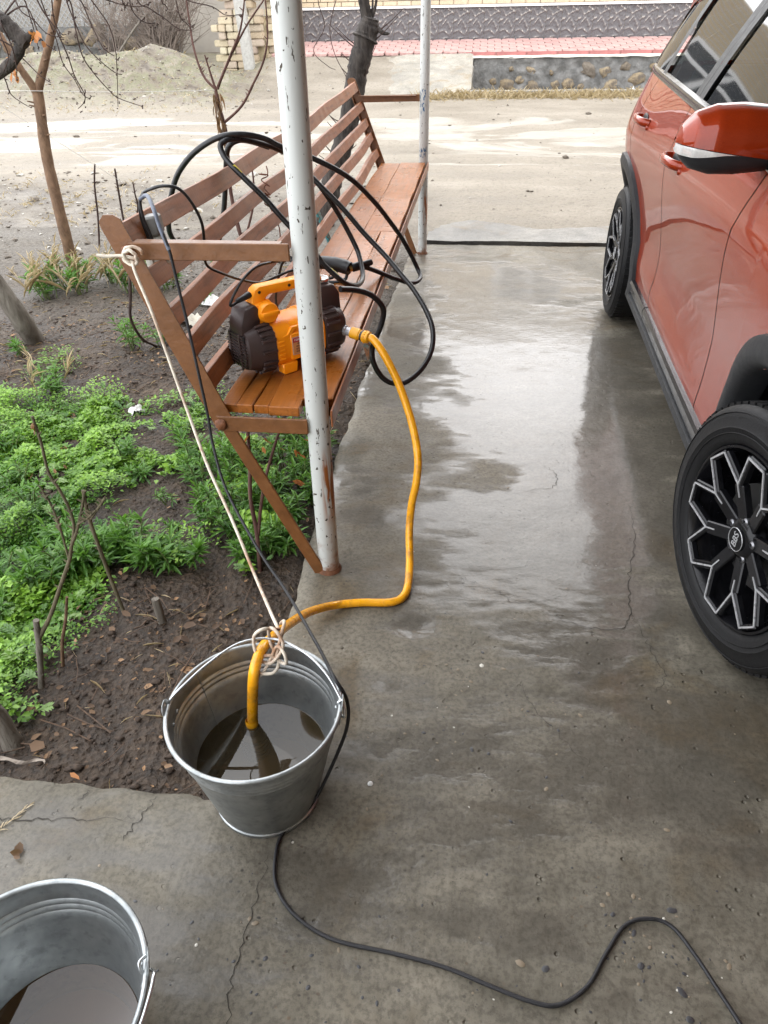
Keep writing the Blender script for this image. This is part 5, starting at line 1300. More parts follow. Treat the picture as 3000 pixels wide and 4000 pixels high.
# cabin
M_CABIN = simple('cabin_dark', (.02, .02, .022), .7)
MB().box((HC, .55, .90), (CW - .5, .35, .18)).build('dashboard', M_CABIN, car, bevel=.05, bseg=2)
MB().box((HC, 1.5, .36), (CW - .35, 2.2, .08)).build('cabin_floor', M_CABIN, car)
for (u, v) in ((.45, 1.15), (CW - .45, 1.15)):
    st = MB().box((u, v, .55), (.48, .5, .16)).build('seat', M_CABIN, car, bevel=.05, bseg=2, smooth=50)
    MB().box((u, v + .28, .86), (.46, .13, .62), Matrix.Rotation(-.25, 3, 'X')).build('backrest', M_CABIN, st, bevel=.05, bseg=2, smooth=50)
    MB().box((u, v + .38, 1.24), (.25, .09, .18), Matrix.Rotation(-.2, 3, 'X')).build('headrest', M_CABIN, st, bevel=.035, bseg=2, smooth=50)
st = MB().box((HC, 2.1, .55), (1.3, .5, .16)).build('rear_seat', M_CABIN, car, bevel=.05, bseg=2, smooth=50)
MB().box((HC, 2.42, .85), (1.3, .14, .6), Matrix.Rotation(-.25, 3, 'X')).build('backrest', M_CABIN, st, bevel=.05, bseg=2, smooth=50)
mb = MB(); mb.tube([(.45 + .17 * math.cos(k / 20 * 2 * PI), .78 + .06 * math.sin(k / 20 * 2 * PI), .98 + .16 * math.sin(k / 20 * 2 * PI)) for k in range(20)], .014, 8, closed=True); mb.build('steering_wheel', M_CABIN, car, smooth=50)

# ---- wheels
def spoke_mesh():
    def P(r, a, x): return Vector((x, r * math.cos(a), r * math.sin(a)))
    mb = MB(); da = PI / 4; a = da / 2
    hub = P(.048, a, .030); val = P(.138, a, .016); mid = P(.105, a, .022)
    tl_, tr2 = P(.216, a - da / 2 + R(8.5), .008), P(.216, a + da / 2 - R(8.5), .008)
    e1, e2 = tr2, P(.216, a + da / 2 + R(8.5), .008)
    mb.bar(hub, val, .036, .020, (1, 0, 0)); mb.bar(val, tl_, .021, .018, (1, 0, 0)); mb.bar(val, tr2, .021, .0182, (1, 0, 0)); mb.bar(e1, e2, .014, .0184, (1, 0, 0))
    me = mb.mesh('spoke'); bm = bmesh.new(); bm.from_mesh(me); bmesh.ops.recalc_face_normals(bm, faces=bm.faces)
    bmesh.ops.bevel(bm, geom=bm.edges[:], offset=.003, segments=1, affect='EDGES', clamp_overlap=True); bm.to_mesh(me); bm.free()
    m2 = MB(); m2.v = [v.co[:] for v in me.vertices]; m2.f = [tuple(p.vertices) for p in me.polygons]; m2.mi = [0] * len(m2.f); m2.cur = 1
    off = Vector((-.0112, 0, 0)); o2 = Vector((-.0102, 0, 0)); o3 = Vector((-.0105, 0, 0))
    m2.bar(mid + off, val + off, .003, .003, (1, 0, 0)); m2.bar(val + o2, tl_ + o2, .0042, .003, (1, 0, 0)); m2.bar(val + o3, tr2 + o3, .0042, .003, (1, 0, 0)); m2.bar(e1 + off, e2 + off, .0046, .003, (1, 0, 0))
    me2 = m2.mesh('spoke'); me2.materials.append(M_RIMB); me2.materials.append(M_RIMS); return me2
SPOKE = spoke_mesh()
def wheel(v0, sgn, steer=0.0):
    """axis along u; built facing -u (left side)"""
    w = empty('wheel', ((.0 if sgn < 0 else CW), v0, TR_)); w.parent = car
    w.rotation_euler = (0, 0, steer + (0 if sgn < 0 else PI)); w.scale = (1, WS, WS)
    # lathe about local X: profile (r, x)
    MX = Matrix(((0, 0, 1, 0), (1, 0, 0, 0), (0, 1, 0, 0), (0, 0, 0, 1)))
    prof = [(.232, .016), (.236, .006), (.250, -.001), (.272, -.004), (.275, -.006), (.278, -.004), (.300, -.001), (.318, .006), (.328, .018), (.332, .034), (.334, .07), (.334, .15), (.331, .185), (.318, .205), (.28, .215), (.24, .21), (.23, .195)]
    MB().lathe(prof, 72, MX).build('tyre', M_TYRE, w, smooth=50)
    mb = MB()
    for k in range(72):             # tread shoulder blocks
        a = 2 * PI * k / 72
        for (x0, x1, off) in ((.020, .060, 0), (.160, .200, .04)):
            p = Vector(((x0 + x1) / 2, .3315 * math.cos(a + off), .3315 * math.sin(a + off)))
            mb.box(p, (x1 - x0, .021, .008), Matrix.Rotation(a + off - PI / 2, 3, 'X'))
    stuff(mb.build('tread_blocks', M_TYRE, w))
    mb = MB()
    for (rr, x) in ((.262, -.0035), (.312, .0025)):
        mb.tube([(x, rr * math.cos(k / 90 * 2 * PI), rr * math.sin(k / 90 * 2 * PI)) for k in range(90)], .0016, 5, closed=True)
    mb.build('sidewall_ring', M_TYRE, w)
    rim = MB().lathe([(.232, .02), (.235, .010), (.232, .004), (.226, .004), (.221, .012), (.212, .03), (.205, .10), (.20, .16), (.0, .165)], 64, MX).build('rim', M_RIMB, w, smooth=45)
    # eight Y spokes: black arms with machined silver edges
    for k in range(8):
        o = link('spoke', SPOKE, None, w, smooth=None); o.rotation_euler = (k / 8 * 2 * PI, 0, 0)
    MB().lathe([(.0, .012), (.036, .012), (.052, .020), (.058, .034), (.05, .06)], 40, MX).build('hub', M_RIMB, w, smooth=45)
    for k in range(5):
        a = k / 5 * 2 * PI + .3; p = Vector((.0185, .050 * math.cos(a), .050 * math.sin(a)))
        MB().lathe([(.010, .012), (.010, -.001), (.006, -.004), (.006, .006), (0, .006)], 12, Matrix.Translation(p) @ MX).build('wheel_bolt', simple('bolt_steel', (.20, .20, .21), .35, .9) if k == 99 else M_BOLT, w, smooth=40)
    cap = MB().lathe([(0, .0065), (.029, .0065), (.031, .009), (.031, .014)], 40, MX).build('hub_cap', M_RIMB, w, smooth=40)
    mb = MB(); mb.tube([(.0062, .0295 * math.cos(k / 48 * 2 * PI), .0295 * math.sin(k / 48 * 2 * PI)) for k in range(48)], .0009, 6, closed=True); mb.build('cap_ring', M_RIMS, w)
    # lettering reads along the vertical, as the wheel stopped
    mt = Matrix.Translation((.0058, 0, 0)) @ Matrix(((0, 0, -1, 0), (-1, 0, 0, 0), (0, 1, 0, 0), (0, 0, 0, 1))) @ Matrix.Rotation(R(90), 4, 'Z')
    text_obj('BBS', .028, M_RIMS, w, mt @ Matrix.Scale(.9, 4, (1, 0, 0)), .0006)
    # brake disc and caliper behind the spokes
    MB().lathe([(.06, .058), (.135, .058), (.135, .075), (.06, .075)], 48, MX).build('brake_disc', simple('disc_steel', (.10, .10, .10), .45, .8), w, smooth=40)
    MB().box((.066, -.118, .02), (.05, .055, .12)).build('brake_caliper', M_CLAD, w, bevel=.008)
    return w
M_BOLT = simple('bolt_steel', (.22, .22, .23), .35, .9)
wheel(0, -1, R(14)); wheel(AX2, -1); wheel(0, 1, R(14)); wheel(AX2, 1)

# ---- door mirrors
def mirror(sgn):
    """shell lofted outwards from the arm: stations along u"""
    f_ = (lambda u: u if sgn < 0 else CW - u)
    st = [(.065, .10, 1.035, 1.140, .055), (.03, .115, 1.012, 1.152, .064), (-.04, .12, 1.004, 1.158, .068), (-.10, .115, 1.004, 1.155, .066), (-.145, .105, 1.016, 1.140, .055), (-.170, .09, 1.038, 1.112, .036), (-.180, .085, 1.062, 1.085, .012)]
    n = 24; up = MB(); V0 = .60
    def loft(sel, scale, mat, nm, parent=None, off=0):
        vs = []; fs = []; ks = []
        for (u, dv, z0, z1, hd) in st:
            zc, hh = (z0 + z1) / 2, (z1 - z0) / 2
            ring = []
            for k in range(n):
                a = 2 * PI * k / n; cz = math.sin(a); cy = math.cos(a)
                yy = V0 + (-hd * 1.25 if cy < 0 else hd * .55) * abs(cy) ** .75 * scale; zz = zc + hh * math.copysign(abs(cz) ** .8, cz) * scale
                ring.append((f_(u * scale + off), yy, zz))
            vs += ring
        for i in range(len(st) - 1):
            for k in range(n):
                k2 = (k + 1) % n; zz = (vs[i * n + k][2] + vs[i * n + k2][2] + vs[(i + 1) * n + k][2] + vs[(i + 1) * n + k2][2]) / 4
                lim = 1.066 + .03 * (i / (len(st) - 1)); isup = zz > lim
                if sel(isup): fs.append((i * n + k, i * n + k2, (i + 1) * n + k2, (i + 1) * n + k))
        if sel(False): fs.append(tuple((len(st) - 1) * n + k for k in range(n)))
        return MB().add(vs, fs).build(nm, mat, parent or car, smooth=50)
    root = loft(lambda s_: True, .985, M_CLAD, 'mirror')
    b = MB()
    def part(zlo, zhi, scale, mat, nm):
        vs = []; fs = []; m_ = 40; kk = 12
        P_ = []
        for i in range(m_ + 1):
            q = i / m_ * (len(st) - 1); i0 = min(int(q), len(st) - 2); tt = q - i0
            s0 = [lerp(st[i0][j], st[i0 + 1][j], tt) for j in range(5)]
            u, dv, z0, z1, hd = s0; zc, hh = (z0 + z1) / 2, (z1 - z0) / 2
            lo = max(-1, min(1, (zlo(u) - zc) / hh)); hi = max(-1, min(1, (zhi(u) - zc) / hh))
            for j in range(kk + 1):
                szv = lerp(lo, hi, j / kk); sa = math.copysign(abs(szv) ** (1 / .8), szv); ca = math.sqrt(max(0, 1 - sa * sa))
                yy = V0 - hd * 1.25 * ca ** .75 * scale - .002; P_.append((f_(u * scale - .001), yy, zc + hh * szv * scale))
        for i in range(m_):
            for j in range(kk): fs.append((i * (kk + 1) + j, i * (kk + 1) + j + 1, (i + 1) * (kk + 1) + j + 1, (i + 1) * (kk + 1) + j))
        return MB().add(P_, fs).build(nm, mat, root, smooth=60)
    zl = lambda u: 1.047 + .14 * max(0, -u + .02)
    part(lambda u: zl(u) + .0005, lambda u: 2.0, 1.015, M_PAINT, 'mirror_cap')
    part(lambda u: zl(u) - .001 - .021 * float(sst(.045, .16, np.array(-u))), lambda u: zl(u) - .001, 1.02, M_INDIC, 'turn_signal')
    # back of the mirror closes with the cap over the top towards the glass
    vs = []; fs = []; kk = 12; m_ = 40
    for i in range(m_ + 1):
        q = i / m_ * (len(st) - 1); i0 = min(int(q), len(st) - 2); tt = q - i0
        u, dv, z0, z1, hd = [lerp(st[i0][j], st[i0 + 1][j], tt) for j in range(5)]; zc, hh = (z0 + z1) / 2, (z1 - z0) / 2
        for j in range(kk + 1):
            sa = lerp(.2, 1, j / kk); ca = math.sqrt(max(0, 1 - sa * sa)); vs.append((f_(u * 1.015 - .001), V0 + hd * .55 * ca ** .75 * 1.0 + .001, zc + hh * sa ** .8 * 1.015))
    for i in range(m_):
        for j in range(kk): fs.append((i * (kk + 1) + j, i * (kk + 1) + j + 1, (i + 1) * (kk + 1) + j + 1, (i + 1) * (kk + 1) + j))
    MB().add(vs, fs).build('mirror_cap_rear', M_PAINT, root, smooth=60)
    MB().bar((f_(.0), V0 + .01, 1.06), (f_(.085), V0 + .03, 1.045), .05, .05).build('mirror_arm', M_CLAD, root, bevel=.012, bseg=2, smooth=50)
M_INDIC = simple('indicator_lens', (.72, .72, .70), .12, .35, .1, 200)
mirror(-1); mirror(1)

# ================================================================== vegetation
def m_leaf(name, dark, light, trans=.3, rough=.45):
    t = NT(name); an = t.node('ShaderNodeAttribute', attribute_name='rnd')
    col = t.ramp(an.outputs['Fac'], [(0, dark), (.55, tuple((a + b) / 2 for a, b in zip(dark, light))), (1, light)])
    b = t.node('ShaderNodeBsdfPrincipled'); t.put(b.inputs['Base Color'], col); b.inputs['Roughness'].default_value = rough
    tl = t.node('ShaderNodeBsdfTranslucent'); t.put(tl.inputs['Color'], t.mix(.5, col, (light[0] * 1.3, light[1] * 1.3, light[2] * .7)))
    mx = t.node('ShaderNodeMixShader'); mx.inputs[0].default_value = trans
    t.l.new(b.outputs[0], mx.inputs[1]); t.l.new(tl.outputs[0], mx.inputs[2]); t.l.new(mx.outputs[0], t.out.inputs['Surface']); return t.m
M_WEED = m_leaf('weed_leaf', (.038, .125, .010), (.235, .42, .045))
M_LANCE = m_leaf('lance_leaf', (.028, .095, .014), (.13, .28, .04))
M_FEATH = m_leaf('feathery_leaf', (.06, .15, .03), (.22, .34, .10))
M_DRYL = m_leaf('dry_leaf', (.055, .030, .015), (.34, .20, .10), .15, .7)
M_DRYO = m_leaf('orange_dry_leaf', (.30, .11, .03), (.50, .22, .08), .25, .7)
M_STRAW = m_leaf('straw', (.30, .22, .12), (.62, .52, .36), .2, .7)
M_TWIG = m_leaf('twig_litter', (.05, .03, .018), (.30, .20, .11), .0, .8)
M_CRUMB = simple('soil_crumb', (.046, .031, .021), .85, 0, .4, 90, .004)

# leaf templates: vertices (x across, y along, z up), triangles
def tmpl_lance(fold=.18, droop=.25):
    v = []; s = [(0, .12), (.22, .7), (.5, 1.0), (.78, .62)]
    for (y, w_) in s:
        z = -droop * y * y; v += [(-w_ / 2, y, z + fold * w_ / 2), (w_ / 2, y, z + fold * w_ / 2), (0, y, z)]
    v.append((0, 1, -droop)); f = []
    for i in range(3):
        a = i * 3; b = a + 3
        f += [(a, a + 2, b + 2), (a, b + 2, b), (a + 2, a + 1, b + 1), (a + 2, b + 1, b + 2)]
    f += [(9, 11, 12), (11, 10, 12)]
    return np.array(v), np.array(f)
def tmpl_small():
    v = [(0, 0, 0), (-.42, .45, .10), (.42, .45, .10), (0, 1, -.05), (0, .5, 0)]
    return np.array(v), np.array([(0, 4, 1), (0, 2, 4), (1, 4, 3), (4, 2, 3)])
def tmpl_litter():
    v = [(0, 0, 0), (-.35, .3, .12), (.4, .25, .02), (-.42, .65, .02), (.36, .7, .16), (.05, 1, .05), (0, .5, -.03)]
    return np.array(v), np.array([(0, 6, 1), (0, 2, 6), (1, 6, 3), (2, 4, 6), (3, 6, 5), (6, 4, 5)])
T_L, T_S, T_D = tmpl_lance(), tmpl_small(), tmpl_litter()
class Leaves:
    def __init__(s): s.v = []; s.f = []; s.r = []; s.n = 0
    def add(s, tm, pos, yaw, pitch, roll, L, W_, rnd):
        """vectorised: arrays of n"""
        V, F = tm; n = len(pos); k = len(V)
        P = np.repeat(V[None], n, 0).copy(); P[:, :, 0] *= W_[:, None]; P[:, :, 1] *= L[:, None]; P[:, :, 2] *= L[:, None]
        cr, sr = np.cos(roll)[:, None], np.sin(roll)[:, None]; x, y, z = P[:, :, 0], P[:, :, 1], P[:, :, 2]
        x, z = x * cr + z * sr, -x * sr + z * cr
        cp, sp = np.cos(pitch)[:, None], np.sin(pitch)[:, None]; y, z = y * cp - z * sp, y * sp + z * cp
        cy, sy = np.cos(yaw)[:, None], np.sin(yaw)[:, None]; x, y = x * cy - y * sy, x * sy + y * cy
        Q = np.stack([x, y, z], -1) + pos[:, None, :]
        s.v.append(Q.reshape(-1, 3)); s.f.append((F[None] + (s.n + np.arange(n) * k)[:, None, None]).reshape(-1, 3)); s.r.append(np.repeat(rnd, k)); s.n += n * k
    def mesh(s, name):
        me = np_mesh(name, np.concatenate(s.v), np.concatenate(s.f))
        a = me.attributes.new('rnd', 'FLOAT', 'POINT'); a.data.foreach_set('value', np.concatenate(s.r).astype(np.float32)); return me
    def build(s, name, mat, parent=None, loc=None): return link(name, s.mesh(name), mat, parent, loc=loc)
rs = np.random.RandomState(7)

# ---- low ground cover (chickweed) in patches
BLOB = [(-1.87, 2.446, .28, 1), (-1.615, 2.428, .25, 1), (-1.456, 2.567, .15, .7), (-1.631, 2.13, .25, 1), (-1.388, 2.086, .2, 1), (-1.221, 2.202, .16, .8), (-1.202, 2.546, .14, .6), (-1.515, 1.833, .22, 1), (-1.344, 1.794, .18, 1), (-1.334, 1.572, .2, 1), (-1.227, 1.629, .16, .9), (-1.269, 1.407, .16, 1), (-1.144, 1.44, .13, .9), (-1.13, 1.236, .12, .9), (-1.121, 1.107, .1, .8), (-1.04, 1.372, .08, .6), (-1.068, 2.286, .12, .5), (-.873, 2.377, .12, .8), (-.726, 2.39, .12, .8), (-.711, 2.054, .1, .9), (-.583, 2.006, .08, .7), (-.809, 1.985, .08, .5), (-.616, 1.812, .08, .8), (-.855, 1.689, .1, .6), (-1.011, 1.698, .1, .5), (-1.595, 2.689, .12, .5), (-1.981, 3.012, .12, .5), (-.98, 2.608, .1, .5), (-.602, 1.644, .07, .4), (-1.038, 1.071, .06, .5), (-2.027, 3.009, .15, .3), (-1.183, 2.724, .15, .4), (-2.2, 2.5, .3, 1), (-2.1, 2.0, .3, 1), (-1.9, 1.6, .3, 1), (-1.6, 1.3, .25, 1)]
lv = Leaves(); st_v = []
for (bx, by, br, dn) in BLOB:
    n = int(dn * br * br * 105000 * (1.0 if bx > -1.9 else .5))
    r = br * np.sqrt(rs.rand(n)) * (0.75 + .45 * rs.rand(n)); a = rs.rand(n) * 6.283
    x = bx + r * np.cos(a); y = by + r * np.sin(a)
    clump = np_fbm(x, y, 9, 3, 71); keep = (clump > (-.75 if dn > .8 else -.1)) & (x < -.50)
    bare = np.exp(-((x + 1.02) / .16) ** 2 - ((y - 1.86) / .10) ** 2); keep &= rs.rand(n) > bare
    x, y, clump = x[keep], y[keep], clump[keep]; n = len(x)
    big = np_fbm(x, y, 3.1, 2, 93); spc = np_fbm(x, y, 2.2, 2, 95)
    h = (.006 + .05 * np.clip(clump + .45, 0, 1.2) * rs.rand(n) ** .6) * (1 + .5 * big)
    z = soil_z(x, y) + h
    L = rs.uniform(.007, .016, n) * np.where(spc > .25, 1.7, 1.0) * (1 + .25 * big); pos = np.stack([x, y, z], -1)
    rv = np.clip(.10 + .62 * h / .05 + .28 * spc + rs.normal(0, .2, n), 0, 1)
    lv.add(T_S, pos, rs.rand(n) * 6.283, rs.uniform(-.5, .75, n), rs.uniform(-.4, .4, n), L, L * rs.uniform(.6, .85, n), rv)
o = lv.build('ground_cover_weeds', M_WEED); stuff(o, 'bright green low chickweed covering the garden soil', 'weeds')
# pale feathery weeds between
lv = Leaves(); n = 170
cx = rs.choice(len(BLOB), n); B = np.array(BLOB)
x = B[cx, 0] + rs.normal(0, .5, n) * B[cx, 2]; y = B[cx, 1] + rs.normal(0, .5, n) * B[cx, 2]; ok = x < -.5; x, y = x[ok], y[ok]; n = len(x)
z = soil_z(x, y) + rs.uniform(.02, .05, n); yaw = rs.rand(n) * 6.283; pit = rs.uniform(.1, .8, n); LL = rs.uniform(.026, .05, n); rv = rs.rand(n)
d = np.stack([-np.sin(yaw) * np.cos(pit), np.cos(yaw) * np.cos(pit), np.sin(pit)], -1)
for t_, sc in ((.25, .45), (.45, .55), (.65, .5), (.82, .38)):
    for sg in (-1, 1):
        p = np.stack([x, y, z], -1) + d * (LL * t_)[:, None]
        lv.add(T_S, p, yaw + sg * 0.9, pit * .7, rs.uniform(-.2, .2, n), LL * sc, LL * sc * .5, rv)
lv.add(T_L, np.stack([x, y, z], -1), yaw, pit, rs.uniform(-.1, .1, n), LL, LL * .22, rv)
o = lv.build('feathery_weeds', M_FEATH); stuff(o, 'pale green feathery weed leaves among the chickweed', 'weeds')

# ---- lance-leaved plants, each its own
M_STEMG = simple('green_stem', (.12, .16, .05), .6, 0, .2, 40)
def lance_plant(name, x, y, rad, hgt, seed, label, group, nst=None, leafL=None, straw=0, density=1.0, spots=None):
    q = np.random.RandomState(seed); z0 = sz(x, y) - .004; spots = spots or [(x, y, rad, hgt)]
    e = empty(name, (x, y, z0)); tag(e, label, 'plant', group)
    lv = Leaves(); mb = MB(); nst = nst or q.randint(5, 9)
    for s_ in range(nst * len(spots)):
        px_, py_, rad, hgt = spots[s_ % len(spots)]; bo = np.array([px_ - x, py_ - y, sz(px_, py_) - .004 - z0])
        a = q.rand() * 6.283; r0 = rad * .35 * q.rand(); lean = q.uniform(.1, .55)
        b = bo + np.array([r0 * math.cos(a), r0 * math.sin(a), 0]); H_ = hgt * q.uniform(.45, 1.0)
        tip = b + np.array([math.cos(a) * lean * rad, math.sin(a) * lean * rad, H_])
        mb.tube([tuple(b), tuple((b + tip) / 2 + np.array([0, 0, .1 * H_])), tuple(tip)], [.0032, .0026, .0018], 5)
        nl = int(q.randint(13, 20) * density); tt = q.uniform(.18, 1.0, nl) ** .65
        pos = b + (tip - b) * tt[:, None] + np.array([0, 0, 1]) * (.1 * H_ * 4 * tt * (1 - tt))[:, None] * .5
        L = (leafL or .062) * q.uniform(.6, 1.15, nl) * (1.05 - .35 * tt)
        yaw = np.arange(nl) * 2.4 + q.rand() * 6; pit = .05 + .95 * tt ** 2.2 + q.normal(0, .18, nl)
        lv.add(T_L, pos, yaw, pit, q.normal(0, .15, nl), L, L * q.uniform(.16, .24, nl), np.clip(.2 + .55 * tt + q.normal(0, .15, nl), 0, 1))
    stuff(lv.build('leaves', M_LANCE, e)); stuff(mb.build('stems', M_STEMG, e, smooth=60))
    if straw:
        sv = Leaves()
        for s_ in range(straw):
            px_, py_, rad, hgt = spots[s_ % len(spots)]; a = q.uniform(-1.0, 1.6); b = Vector((px_ - x + rad * .5 * q.normal(), py_ - y + rad * .5 * q.normal(), hgt * .3)); L = hgt * q.uniform(.7, 1.5)
            nl = 7; tip = b + Vector((math.sin(a) * L * .6, q.normal() * .05, L * .8))
            pos = np.array([b.lerp(tip, .45 + .55 * k / nl)[:] for k in range(nl)]); yw = np.full(nl, -a * .9) + q.normal(0, .6, nl)
            sv.add(T_L, pos, yw, q.uniform(.5, 1.2, nl), q.normal(0, .5, nl), q.uniform(.05, .09, nl), q.uniform(.003, .006, nl), q.rand(nl))
            dl = (tip - b); yaw = math.atan2(-dl.x, dl.y); sv.add(T_L, np.array([b[:]]), np.array([yaw]), np.array([math.atan2(dl.z, math.hypot(dl.x, dl.y))]), np.zeros(1), np.array([dl.length]), np.array([.006]), q.rand(1))
        stuff(sv.build('dry_stalks', M_STRAW, e))
    return e
UNDER = [(-.92, 2.065, .12, .16), (-.92, 2.229, .12, .14), (-1.008, 2.221, .11, .13), (-.808, 1.928, .11, .16), (-.737, 1.8, .1, .14), (-.814, 1.845, .1, .15), (-.786, 2.078, .1, .16), (-.744, 2.178, .09, .17), (-.674, 2.251, .09, .17), (-.597, 2.224, .09, .16), (-.647, 2.0, .08, .14), (-.696, 1.967, .08, .14), (-.661, 2.433, .08, .15), (-.588, 2.642, .06, .12), (-.637, 1.664, .07, .1), (-.576, 1.716, .07, .11), (-.70, 1.88, .09, .15), (-.62, 1.90, .08, .14), (-.85, 2.15, .1, .16), (-.56, 2.10, .07, .13)]
UL = ['leafy green clump left of the cord, behind the diagonal bench leg', 'leafy green clump between the white cord and the diagonal bench leg', 'tall leafy green clump right below the near seat rail', 'leafy clump beside the foot of the near white post', 'leafy green clump deep under the bench seat']
UNDER += [(-.53, 1.86, .06, .12), (-.52, 2.02, .06, .13), (-.53, 2.3, .06, .13), (-.52, 1.72, .05, .09)]
US = [[0, 1, 2, 18], [3, 4, 5, 16], [6, 7, 8, 11], [14, 15, 10, 17, 20, 23], [9, 12, 13, 19, 21, 22]]
for i, idx in enumerate(US):
    sp_ = [UNDER[k] for k in idx]; lance_plant('leafy_plant', sp_[0][0], sp_[0][1], .1, .14, 100 + i, UL[i], None, 7, None, 0, 1.0, sp_)
ROW = [(-1.164, 1.659, .1, .12), (-1.179, 1.565, .1, .12), (-1.086, 1.691, .08, .12), (-.992, 1.652, .09, .13), (-.939, 1.634, .09, .12), (-.845, 1.62, .08, .1), (-1.031, 1.672, .08, .1), (-1.103, 1.595, .09, .1), (-1.231, 1.494, .09, .12), (-1.277, 1.697, .08, .1), (-.896, 1.638, .07, .1)]
UL = ['dark leafy clump by the branching rose cane, leftmost of the row', 'leafy clump with long narrow leaves right of the rose cane', 'leafy clump behind the short stake stump', 'low leafy clump between the chickweed and the rose cane']
for i, idx in enumerate([[0, 1, 8], [2, 6, 7], [3, 4, 5, 10], [9]]):
    sp_ = [ROW[k] for k in idx]; lance_plant('leafy_plant', sp_[0][0], sp_[0][1], .1, .12, 200 + i, UL[i], None, 7, .07, 0, 1.0, sp_)
lance_plant('leafy_plant', -1.62, 2.05, .09, .10, 311, 'leafy clump rising from the chickweed by the left edge', None, 6, .05, 0, 1.0, [(-1.62, 2.05, .09, .10), (-1.78, 2.25, .08, .09), (-1.50, 1.90, .08, .10)])
lance_plant('leafy_plant', -1.30, 2.25, .08, .09, 312, 'low leafy clump in the middle of the chickweed', None, 6, .05, 0, 1.0, [(-1.30, 2.25, .08, .09), (-1.18, 2.12, .06, .07)])
lance_plant('leafy_plant', -1.38, 1.52, .09, .10, 313, 'leafy clump in the chickweed behind the rose cane', None, 6, .055, 0, 1.0, [(-1.38, 1.52, .09, .10), (-1.30, 1.36, .08, .09)])
lance_plant('leafy_plant', -1.02, 1.98, .06, .06, 314, 'tiny sparse plants on the trodden patch between the weeds', None, 3, .035, 0, 1.0, [(-1.02, 1.98, .06, .06), (-.93, 1.82, .05, .05), (-1.10, 1.80, .05, .05)])
lance_plant('leafy_plant', -1.691, 3.27, .12, .15, 301, 'rounded leafy green plant alone on bare soil behind the bench frame', None, 9)
lance_plant('leafy_plant', -1.56, 3.33, .07, .10, 302, 'small leafy plant just right of the rounded plant behind the bench', None, 4)
lance_plant('leafy_plant', -2.235, 3.166, .07, .09, 303, 'small low leafy plant by the foot of the pale leaning trunk', None, 4)
lance_plant('leafy_plant', -1.851, 2.763, .10, .13, 304, 'leafy plant with dry pale stalks at the back edge of the weeds', None, 7, None, 3)
lance_plant('leafy_plant', -1.567, 3.995, .06, .08, 305, 'small green seedling behind the middle slats of the bench', None, 3)
lance_plant('leafy_plant', -1.656, 4.542, .06, .09, 306, 'small green plant seen through the upper slats of the bench', None, 3)
lance_plant('leafy_plant', -1.131, 2.354, .08, .1, 307, 'small green plant on the trodden soil left of the bench leg', None, 4)
lance_plant('grassy_plant', -2.58, 4.098, .14, .2, 320, 'bushy green plant with pale dry stalks at the foot of the young tree', None, 8, .075, 30, 1.0, [(-2.58, 4.098, .14, .2), (-2.553, 4.286, .15, .2), (-2.42, 4.2, .12, .18), (-2.66, 4.2, .12, .18)])
lance_plant('grassy_plant', -2.13, 4.25, .14, .2, 330, 'bushy green plant with dry stalks behind the bench armrest', None, 8, .075, 28, 1.0, [(-2.294, 4.4, .12, .18), (-2.13, 4.25, .14, .22), (-2.02, 4.36, .12, .20), (-1.9, 4.3, .12, .18)])

# ---- litter: dead leaves, straw bits, twigs and crumbs on the soil
def soil_pts(n, f):
    out = []
    while len(out) < n:
        x, y = rs.uniform(-2.7, -.46), rs.uniform(.85, 4.9)
        if rs.rand() < f(x, y): out.append((x, y))
    return np.array(out)
def w_lit(x, y): return .9 * math.exp(-((x + .85) / .35) ** 2 - ((y - 1.35) / .22) ** 2) + .5 * math.exp(-((y - 3.2) / .5) ** 2) + .28 * (y < 1.3) + .10
n = 4200; p = soil_pts(n, w_lit); pos = np.stack([p[:, 0], p[:, 1], soil_z(p[:, 0], p[:, 1]) + rs.uniform(.002, .010, n)], -1)
lv = Leaves(); L = rs.choice([.008, .014, .022, .036], n, p=[.52, .34, .115, .025]) * rs.uniform(.8, 1.2, n)
lv.add(T_D, pos, rs.rand(n) * 6.283, rs.uniform(-.3, .3, n), rs.uniform(-.4, .4, n), L, L * rs.uniform(.35, .9, n), np.where(L > .02, rs.rand(n) ** 1.6, rs.rand(n) ** 4))
o = lv.build('leaf_litter', M_DRYL); stuff(o, 'brown dead leaves scattered on the soil', 'leaf litter')
n = 420; p = soil_pts(n, w_lit); pos = np.stack([p[:, 0], p[:, 1], soil_z(p[:, 0], p[:, 1]) + rs.uniform(.003, .010, n)], -1)
lv = Leaves(); L = rs.uniform(.02, .09, n); lv.add(T_L, pos, rs.rand(n) * 6.283, rs.uniform(-.05, .12, n), rs.uniform(-.4, .4, n), L, rs.uniform(.0012, .003, n), rs.rand(n) * .8)
o = lv.build('straw_litter', M_STRAW); stuff(o, 'thin straw and pine needles lying on the soil', 'straw')
n = 380; p = soil_pts(n, w_lit); mb = MB()
for (x, y) in p:
    a = rs.rand() * 6.283; L = rs.uniform(.03, .16); z = sz(x, y) + .005; dx, dy = math.cos(a) * L / 2, math.sin(a) * L / 2
    mb.tube([(x - dx, y - dy, z + rs.uniform(0, .006)), (x + rs.normal() * .004, y + rs.normal() * .004, z + .004), (x + dx, y + dy, z + rs.uniform(0, .012))], rs.uniform(.0007, .002), 4)
o = mb.build('twig_litter', simple('twig_brown', (.085, .052, .032), .8, 0, .4, 20)); stuff(o, 'small brown twigs lying on the soil', 'twigs')
